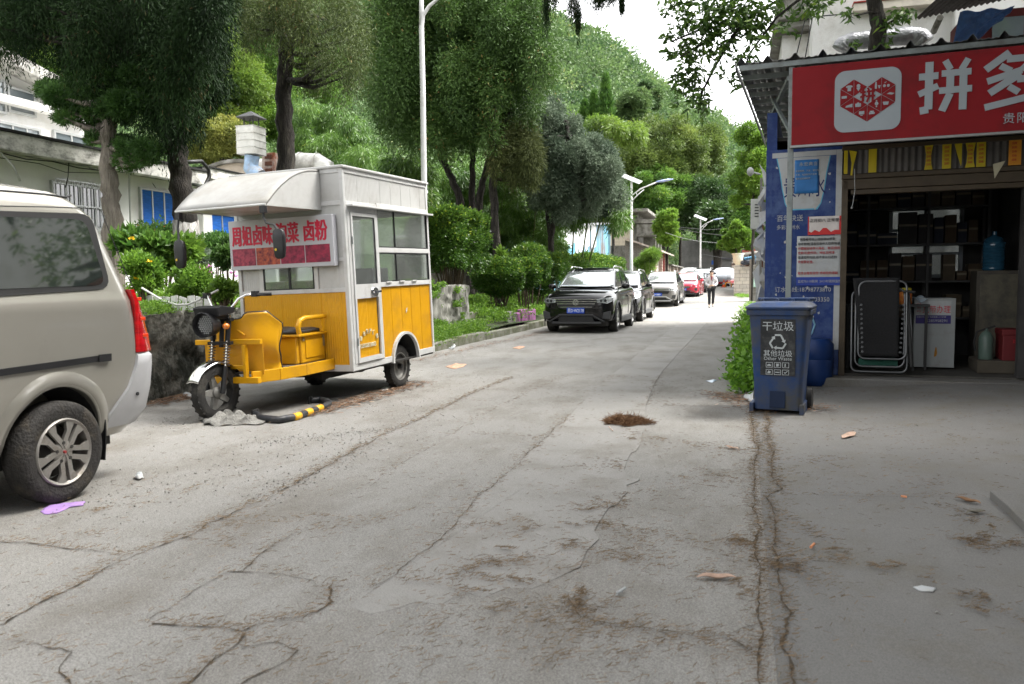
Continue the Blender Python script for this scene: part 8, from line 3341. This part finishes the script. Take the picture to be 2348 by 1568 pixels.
def lamp_post(name, label, x, y, z0, H_, arm, group='street lamps along the lane', s=1.0):
    t = thing(name, label, 'street lamp', (x, y, z0), 0, group)
    mb = MB()
    mb.tube([(0, 0, 0), (0, 0, H_)], [.09 * s, .06 * s], 14)
    mb.lathe([(0, 0), (.16, 0), (.16, .03), (.1, .05)], 14)
    mb.build('pole', m_pole, t, smooth=True)
    mb = MB()
    P = [(0, 0, H_ - .75), (.35 * arm, 0, H_ - .42), (.75 * arm, 0, H_ - .22), (arm, 0, H_ - .10)]
    mb.tube(P, .035 * s, 8)
    mb.tube([(0, 0, H_ - 1.05), (.25 * arm, 0, H_ - .72), (.5 * arm, 0, H_ - .45)], .028 * s, 8)
    mb.tube([(.2 * arm, 0, H_ - .72), (.2 * arm, 0, H_ - .56)], .02, 6)
    mb.build('arm', m_pole, t, smooth='full')
    mb = MB()
    rows = []
    for (a, w, h) in ((-.05, .04, .03), (.1, .11, .05), (.35, .15, .07), (.6, .14, .06), (.8, .09, .03), (.86, .03, .01)):
        rows.append([(arm + a, w * math.cos(k * math.pi / 4), H_ - .08 + a * .12 + h * math.sin(k * math.pi / 4)) for k in range(8)])
    loft(mb, rows)
    mb.build('lamp_head', mat('blue_lamp_shell', (.30, .36, .62), .35, coat=.5), t, smooth=True)
    mb = MB()
    M = Matrix.Translation((-.02, 0, H_ + .12)) @ Matrix.Rotation(rad(24), 4, 'Y') @ Matrix.Rotation(rad(18), 4, 'X')
    mb.box((-.55, -.38, 0), (.55, .38, .03), 0, M)
    for i in range(4):
        mb.box((-.52 + i * .262, -.35, .0305), (-.52 + i * .262 + .245, .35, .034), 1, M)
    mb.cyl((0, 0, H_ - .02), (0, 0, H_ + .12), .03)
    mb.build('solar_panel', [m_walu, mat('solar_cells', (.02, .025, .05), .2, coat=1)], t)
    return t


p = AX(1447, 640, -5.75)
lamp_post('street_lamp', 'nearer white solar street lamp rising behind the parked black cars', p.x, p.y, gz(0, p.y), 6.45, 1.35)
p = AY(1605, 600, 72)
lamp_post('street_lamp', 'farther white solar street lamp in front of the grey end wall', p.x, p.y, gz(0, 72), 5.7, 1.1, s=1.0)
t = thing('light_pole', 'tall slim white light pole right behind the food cart', 'pole', (-6.30, 15.35, .9))
b_ = Vector(t.location)
mb = MB()
P = [Vector((-6.30, 15.35, .0)), AY(973, 500, 15.35), AY(969, 200, 15.35), AY(966, 60, 15.35), AY(970, 34, 15.35), AY(984, 14, 15.35), AY(1005, -4, 15.35), AY(1050, -30, 15.35), AY(1110, -45, 15.35)]
mb.tube([q - b_ for q in P], [.07, .062, .055, .05, .04, .035, .03, .03, .03], 14)
mb.tube([AY(966, 62, 15.35) - b_, AY(966, -30, 15.35) - b_], [.05, .04], 12)
mb.build('pole_shaft', m_pole, t, smooth='full')
mb = MB()
q = AY(972, 440, 15.35) - b_
mb.lathe([(.075, -.03), (.075, .03), (.06, .03), (.06, -.03)], 14, 0, Matrix.Translation(q), closed=True)
mb.build('clamp', m_pole, t)

t = thing('overhead_cables', 'black cables slung across the far end of the lane', 'cables')
for pts, yy in (([(1525, 533), (1560, 545), (1600, 553), (1665, 559)], (58, 70)), ([(1530, 519), (1600, 533), (1660, 540), (1712, 530)], (66, 60)), ([(1610, 583), (1650, 590), (1680, 592)], (78, 72)), ([(1550, 520), (1620, 527), (1712, 521)], (70, 58))):
    mb = MB()
    mb.tube([AY(a, b, yy[0] + (yy[1] - yy[0]) * i / (len(pts) - 1)) for i, (a, b) in enumerate(pts)], .02, 5)
    mb.build('cable', mat('grey_cable', (.12, .12, .12), .6), t)

# cone and barrier at the lane end
p = AY(1659, 655, 65)
t = thing('traffic_cone', 'orange and white traffic cone beside the covered car', 'cone', (p.x, 65, gz(0, 65)))
mb = MB()
mb.lathe([(0, 0), (.2, 0), (.2, .04), (.14, .05), (.1, .22)], 16)
mb.lathe([(.1, .2201), (.07, .38)], 16, 1)
mb.lathe([(.07, .3801), (.035, .6), (0, .61)], 16)
mb.build('cone_body', [mat('cone_orange', (.75, .10, .03), .6), m_dusty], t)
t = thing('parking_barrier', 'orange folding parking barrier at the lane end beside the cone', 'barrier', (p.x + .12, 64.6, gz(0, 64.6)))
mb = MB()
mb.tube([(0, 0, 0), (0, 0, .25), (.08, 0, .38), (.35, 0, .38), (.45, 0, .25), (.45, 0, 0)], .04, 8)
mb.build('hoop', mat('barrier_orange', (.8, .3, .02), .5), t, smooth='full')


# ---------------- the walking person
def skin(name, J, E, R, m, parent, lv=2):
    me = bpy.data.meshes.new(name)
    me.from_pydata(J, E, [])
    o = bpy.data.objects.new(name, me)
    COL.objects.link(o)
    sk_ = o.modifiers.new('skin', 'SKIN')
    sk_.use_smooth_shade = True
    for v, r in zip(me.skin_vertices[0].data, R):
        v.radius = r if isinstance(r, tuple) else (r, r)
        v.use_root = False
    me.skin_vertices[0].data[0].use_root = True
    s_ = o.modifiers.new('sub', 'SUBSURF')
    s_.levels = s_.render_levels = lv
    bpy.context.view_layer.update()
    bake(o)
    o.data.materials.clear()
    o.data.materials.append(m)
    o.parent = parent
    for p in o.data.polygons:
        p.use_smooth = True
    return o


m_skin = mat('skin', (.48, .30, .21), .55, var=.05)
m_jack = mat('light_grey_jacket', (.50, .48, .50), .8, var=.06, scale=8, bump=.6, bscale=14)
m_trou = mat('black_trousers', (.015, .015, .018), .85, var=.2)
m_hair = mat('dark_hair', (.03, .02, .016), .7, var=.3, scale=40)
pp_ = thing('person', 'person in pale grey jacket and black trousers walking towards the camera with a crossbody bag', 'person', (-1.35, 37.9, gz(0, 37.9)), rad(6))
J = [(0, 0, .92), (0, .0, 1.08), (0, .01, 1.25), (0, .02, 1.38), (0, .0, 1.46), (0, -.015, 1.54), (0, -.02, 1.62), (0, -.01, 1.67),
     (-.09, 0, .88), (-.085, -.06, .50), (-.09, -.02, .10), (-.09, -.14, .04), (.09, 0, .88), (.085, .01, .50), (.08, .12, .13), (.085, .02, .05),
     (-.17, .02, 1.36), (-.23, .04, 1.12), (-.10, -.14, 1.02), (-.03, -.18, 1.01), (.17, .02, 1.36), (.24, .04, 1.12), (.12, -.14, 1.02), (.04, -.19, 1.00)]
E = [(0, 1), (1, 2), (2, 3), (3, 4), (4, 5), (5, 6), (6, 7), (0, 8), (8, 9), (9, 10), (10, 11), (0, 12), (12, 13), (13, 14), (14, 15), (3, 16), (16, 17), (17, 18), (18, 19), (3, 20), (20, 21), (21, 22), (22, 23)]
R = [(.14, .10), (.13, .10), (.15, .10), (.13, .09), .055, (.07, .085), (.075, .09), (.05, .06), .075, .055, .035, .03, .075, .055, .035, .03, .05, .04, .032, .026, .05, .04, .032, .026]
skin('body', J, E, R, m_skin, pp_)
R2 = [(.165, .125), (.155, .12), (.175, .125), (.15, .11), .062, .09, .072, .058, .05, .09, .072, .058, .05]
J2 = [(0, 0, .88), (0, 0, 1.06), (0, .01, 1.24), (0, .02, 1.37), (0, .005, 1.44), (-.175, .02, 1.355), (-.245, .045, 1.12), (-.15, -.11, 1.03), (-.09, -.155, 1.02), (.175, .02, 1.355), (.25, .045, 1.12), (.16, -.11, 1.03), (.10, -.155, 1.02)]
E2 = [(0, 1), (1, 2), (2, 3), (3, 4), (3, 5), (5, 6), (6, 7), (7, 8), (3, 9), (9, 10), (10, 11), (11, 12)]
skin('jacket', J2, E2, R2, m_jack, pp_)
J3 = [(0, 0, .90), (-.095, 0, .84), (-.09, -.06, .50), (-.09, -.02, .13), (.095, 0, .84), (.088, .01, .50), (.08, .11, .16)]
skin('trousers', J3, [(0, 1), (1, 2), (2, 3), (0, 4), (4, 5), (5, 6)], [(.145, .11), .098, .075, .058, .098, .075, .058], m_trou, pp_)
for (x, y, z) in ((-.09, -.02, 0), (.085, .10, .03)):
    mb = MB()
    mb.sphere((x, y - .06, z + .045), (.045, .13, .045), 12, 8)
    mb.build('shoe', mat('grey_shoe', (.3, .29, .27), .8), pp_, smooth=True)
mb = MB()
mb.sphere((0, .005, 1.655), (.092, .105, .075), 18, 10)
for i in range(60):
    d = Vector((random.gauss(0, 1), random.gauss(.3, 1), abs(random.gauss(.3, 1)))).normalized()
    mb.sphere(Vector((0, .01, 1.64)) + Vector((d.x * .085, d.y * .095, d.z * .08)), random.uniform(.014, .026), 6, 4)
mb.build('hair', m_hair, pp_, smooth=True)
mb = MB()
mb.sphere((0, -.115, 1.585), (.014, .022, .024), 8, 6)
for s_ in (-1, 1):
    mb.sphere((s_ * .082, .0, 1.59), (.012, .022, .032), 8, 6)
mb.build('nose_and_ears', m_skin, pp_, smooth=True)
mb = MB()
for s_ in (-1, 1):
    mb.sphere((s_ * .032, -.092, 1.612), (.014, .008, .007), 8, 6)
mb.sphere((0, -.098, 1.545), (.026, .008, .006), 8, 6)
mb.build('eyes_and_mouth', m_hair, pp_, smooth=True)
# hands with separate fingers, one laid over the other
for s_ in (-1, 1):
    mb = MB()
    base = Vector((s_ * .055, -.175, 1.01))
    mb.sphere(base + Vector((-s_ * .02, -.01, 0)), (.042, .022, .036), 12, 8)
    for k in range(4):
        z = .024 - .016 * k
        L_ = (.055, .062, .058, .045)[k]
        p0 = base + Vector((-s_ * .045, -.015, z))
        mb.tube([p0, p0 + Vector((-s_ * L_ * .6, -.012, -.004)), p0 + Vector((-s_ * L_, .004, -.012))], [.009, .0085, .007], 7)
    p0 = base + Vector((-s_ * .01, -.02, .032))
    mb.tube([p0, p0 + Vector((-s_ * .025, -.01, .018)), p0 + Vector((-s_ * .045, -.012, .012))], [.011, .010, .008], 7)
    mb.build('hand', m_skin, pp_, smooth=True)
mb = MB()
mb.prism([(-.05, 1.45), (.05, 1.45), (.015, 1.25), (-.015, 1.25)], -.128, -.10, 'y')
mb.build('red_collar', mat('maroon_shirt', (.22, .04, .05), .8), pp_)
bg_ = thing('shoulder_bag', 'small black crossbody bag worn by the walking person', 'bag', (-1.35, 37.9, gz(0, 37.9)), rad(6))
mb = MB()
mb.box((-.02, -.24, .88), (.20, -.16, 1.0))
mb.build('pouch', mat('black_leather', (.015, .015, .015), .5), bg_, bevel=.02, seg=3)
mb = MB()
mb.tube([(.04, -.2, .98), (.0, -.165, 1.15), (.06, -.16, 1.3), (.10, -.12, 1.42), (.11, .02, 1.46), (.0, .15, 1.3), (-.14, .16, 1.05)], .010, 6)
mb.build('strap', MATS['black_leather'], bg_, smooth='full')

# ---------------- things lying about
t = thing('tube_barrier', 'knocked over black steel tube barrier with three yellow bands in front of the cart', 'barrier', g3(660, 960))
o_ = Vector(t.location)
pts = [(585, 958), (600, 968), (640, 972), (680, 964), (712, 952), (742, 941), (754, 934), (750, 928), (735, 924), (712, 926)]
P = [g3(a, b) - o_ + Vector((0, 0, .038)) for a, b in pts]
Q = []
for i in range(len(P) - 1):
    for k in range(5):
        Q.append(P[i].lerp(P[i + 1], k / 5))
Q.append(P[-1])
mb = MB()
mb.tube(Q, .034, 12)
mb.build('tube', mat('black_enamel', (.02, .022, .026), .4, dirt=(.08, .075, .07), dscale=8, damt=.5), t, smooth='full')
for (i0, i1) in ((14, 16), (18, 20), (22, 24)):
    mb = MB()
    mb.tube(Q[i0:i1 + 1], .0352, 12)
    mb.build('yellow_band', mat('band_yellow', (.75, .40, .02), .4), t, smooth='full')
mb = MB()
mb.cbox(P[0], (.02, .10, .09))
mb.cbox(P[-1], (.02, .09, .08))
mb.build('foot_plate', m_black, t, bevel=.004)


def cloth(name, label, cat, pts, m, h=.03, n=26, seed=1, thick=.003):
    """crumpled sheet filling a pixel outline on the ground"""
    P = [g3(a, b) for a, b in pts]
    c = sum(P, Vector()) / len(P)
    t = thing(name, label, cat, c)
    rr = np.random.default_rng(seed)
    ph = rr.uniform(0, 6, 6)
    mb = MB()
    V, F = [], []
    N = len(P) * 4
    ringp = []
    for i in range(len(P)):
        for k in range(4):
            ringp.append(P[i].lerp(P[(i + 1) % len(P)], k / 4) - c)
    K = 9
    for j in range(K + 1):
        f = j / K
        for i, q in enumerate(ringp):
            r_ = f * (1 + .05 * math.sin(i * 2.3 + ph[0]))
            x, y = q.x * r_, q.y * r_
            z = h * (.5 + .35 * math.sin(x * 38 + ph[1] + y * 9) + .35 * math.sin(y * 31 + ph[2] - x * 17)) * (1 - .75 * f ** 3) + .006
            V.append((x, y, max(.004, z)))
    for j in range(K):
        for i in range(N):
            F.append((j * N + i, j * N + (i + 1) % N, (j + 1) * N + (i + 1) % N, (j + 1) * N + i))
    mb.add(V, F)
    mb.build('sheet', m, t, smooth='full', solid=thick)
    return t


m_rag = mat('dirty_rag', (.24, .235, .215), .95, var=.25, scale=14, bump=1, bscale=60, dirt=(.10, .095, .085), dscale=7, damt=.6)
cloth('floor_rag', 'crumpled grey rag lying by the front wheel of the food tricycle', 'rag', [(455, 962), (490, 953), (530, 955), (580, 960), (612, 966), (600, 976), (540, 976), (500, 979), (470, 976)], m_rag, .085)
cloth('purple_cloth', 'flattened lilac plastic bag beneath the van rear wheel', 'bag', [(92, 1176), (112, 1162), (150, 1155), (195, 1152), (190, 1162), (160, 1166), (130, 1180), (105, 1182)], mat('lilac_plastic', (.36, .22, .50), .5, var=.15, scale=8), .012)
cloth('paper_scrap', 'crumpled white tissue on the road near the van', 'paper', [(306, 1100), (314, 1090), (326, 1091), (330, 1099), (318, 1104)], m_dusty, .04, seed=3)
cloth('carton_piece', 'flattened orange and white carton on the road before the kerb', 'carton', [(1020, 842), (1045, 834), (1070, 836), (1062, 842), (1040, 847)], mat('orange_carton', (.5, .3, .2), .7, var=.3, scale=20), .02, seed=4)
cloth('carton_piece', 'small flattened carton farther along the road centre left', 'carton', [(1174, 799), (1190, 794), (1204, 796), (1192, 801)], MATS['orange_carton'], .02, seed=5)
cloth('white_bag', 'crumpled white bag lying against the kerb', 'bag', [(1028, 800), (1030, 783), (1044, 780), (1050, 790), (1040, 802)], m_dusty, .10, seed=6)
cloth('newspaper', 'white paper rubbish heaped behind the waste bin wheel', 'paper', [(1702, 915), (1712, 905), (1735, 903), (1750, 912), (1745, 925), (1722, 927)], m_dusty, .07, seed=7)
cloth('foil_wrapper', 'blue and white wrapper on the road edge before the vines', 'wrapper', [(1618, 875), (1630, 872), (1643, 874), (1632, 878)], mat('wrapper', (.4, .5, .6), .3, var=.4, scale=30), .02, seed=8)
cloth('paper_scrap', 'small white paper on the forecourt right of the shop step', 'paper', [(2284, 962), (2294, 956), (2308, 960), (2300, 967)], m_dusty, .012, seed=9)
cloth('paper_scrap', 'torn pale tissue low on the forecourt', 'paper', [(2092, 1350), (2112, 1347), (2146, 1352), (2138, 1361), (2110, 1359)], m_dusty, .012, seed=10)
cloth('white_bag', 'transparent grey bag by the rear wheel of the food tricycle', 'bag', [(868, 897), (880, 889), (893, 890), (888, 897), (876, 900)], mat('clear_plastic', (.45, .45, .44), .3), .04, seed=12)
cloth('paper_scrap', 'white litter at the foot of the dark wall beside the front wheel', 'paper', [(418, 908), (440, 904), (446, 912), (430, 915)], m_dusty, .05, seed=13)

# heap of brown fibre
c = g3(1433, 972)
t = thing('fibre_heap', 'flat heap of brown coconut fibre lying on the concrete', 'fibre heap', c)
n = 6000
a = rng.uniform(0, 6.28, n)
rr_ = np.sqrt(rng.random(n))
s_ = c.length / CF * 56
X = rr_ * np.cos(a) * s_ * (.85 + .25 * np.sin(a * 3 + 1) + .12 * np.sin(a * 7))
Y = rr_ * np.sin(a) * s_ * (.7 + .2 * np.sin(a * 4))
Z = (1 - rr_ ** 2) ** .6 * .065 * (.6 + .4 * np.sin(a * 5 + rr_ * 4)) * rng.random(n) ** .5 + .018
d = unit(n)
d[:, 2] *= .35
leaves('fibre', np.stack([X, Y, Z], -1), d, rng.uniform(.03, .08, n), .0035, leafmat('coir', (.09, .05, .028), (.25, .145, .08), (.36, .24, .14), .95, 0), t)


def dry_leaf(label, pts, m, h):
    P = [g3(a, b) for a, b in pts]
    a, b, w_ = P[0], P[1], (P[3] - P[2]).length
    t = thing('dry_leaf', label, 'leaf', a.lerp(b, .5), math.atan2((b - a).y, (b - a).x))
    L_ = (b - a).length
    w_ = L_ * .26
    h *= .45
    zg = float(ground_z(np.array([t.location.x]), np.array([t.location.y]))[0])
    mb = MB()
    mb.sheet(lambda u, v: ((u - .5) * L_, (v - .5) * w_ * math.sin(math.pi * min(1, u * .96 + .02)) ** .7, .01 + zg + h * abs(2 * v - 1) ** 1.5 * math.sin(math.pi * u) + .005 * math.sin(u * 9)), 18, 8)
    mb.build('blade', m, t, solid=.0015, smooth='full')


m_dl = mat('pinkish_dry_leaf', (.42, .29, .22), .8, var=.2, scale=20)
m_dl2 = mat('brown_dry_leaf', (.22, .12, .06), .7, var=.3, scale=20)
m_dl3 = mat('grey_dry_leaf', (.16, .15, .12), .8, var=.2, scale=20)
dry_leaf('long pinkish curled dry leaf in the right foreground left of the double cracks', [(1597, 1330), (1688, 1332), (1640, 1346), (1640, 1318)], m_dl, .03)
dry_leaf('smaller pink dry leaf farther up beside the straight crack', [(1660, 1027), (1693, 1034), (1676, 1036), (1676, 1025)], m_dl, .02)
dry_leaf('big brown curled leaf near the raised slab', [(2188, 1146), (2248, 1160), (2218, 1164), (2218, 1142)], m_dl2, .03)
dry_leaf('grey curled leaf just below the big brown leaf', [(2214, 1182), (2258, 1178), (2236, 1190), (2236, 1168)], m_dl3, .03)
dry_leaf('thin curled strip of dry leaf on the forecourt', [(1932, 1008), (1958, 994), (1944, 1003), (1944, 998)], m_dl, .01)
for lab, (a, b), (c_, d_), m in (('short white stick lying in the centre foreground', (1413, 1372), (1433, 1359), m_dusty), ('thin straw on the road right of the fibre heap', (1395, 983), (1405, 993), m_dl), ('orange butt near the brown leaf', (2065, 1145), (2078, 1147), mat('butt_orange', (.6, .25, .12), .8)), ('orange butt low on the forecourt', (1858, 1264), (1866, 1256), MATS['butt_orange'])):
    A, B = g3(a, b), g3(c_, d_)
    zg = float(ground_z(np.array([A.x]), np.array([A.y]))[0])
    t = thing('litter_stick', lab, 'litter', A)
    mb = MB()
    mb.tube([(0, 0, .016 + zg), (B.x - A.x, B.y - A.y, .016 + zg)], .006 if m is not m_dl else .003, 8)
    mb.build('stick', m, t)
for i, (a, b, r_) in enumerate([(45, 1222, .028), (200, 1218, .02), (905, 1127, .014), (1590, 1412, .016), (1660, 1172, .010), (1417, 1368, .008), (755, 1140, .012), (2010, 1050, .01), (1525, 985, .012), (866, 937, .02)]):
    pass
# wood chip and leaf debris under the cart side
dx, dy = [], []
for (a, b, c2, d2, n_) in ((700, 955, 960, 880, 900), (350, 930, 470, 900, 500), (950, 830, 1260, 760, 600), (1640, 905, 1720, 925, 300), (1690, 935, 1900, 940, 250)):
    A, B = g3(a, b), g3(c2, d2)
    k = rng.random(n_)
    dx.append(A.x + (B.x - A.x) * k + rng.normal(0, .1, n_))
    dy.append(A.y + (B.y - A.y) * k + rng.normal(0, .16, n_))
dx, dy = np.concatenate(dx), np.concatenate(dy)
slivers('leaf_debris', dx, dy, rng.uniform(.02, .09, len(dx)), rng.uniform(.006, .018, len(dx)), leafmat('debris', (.06, .04, .03), (.25, .15, .09), (.5, .42, .34), .9, 0), .008, .02)
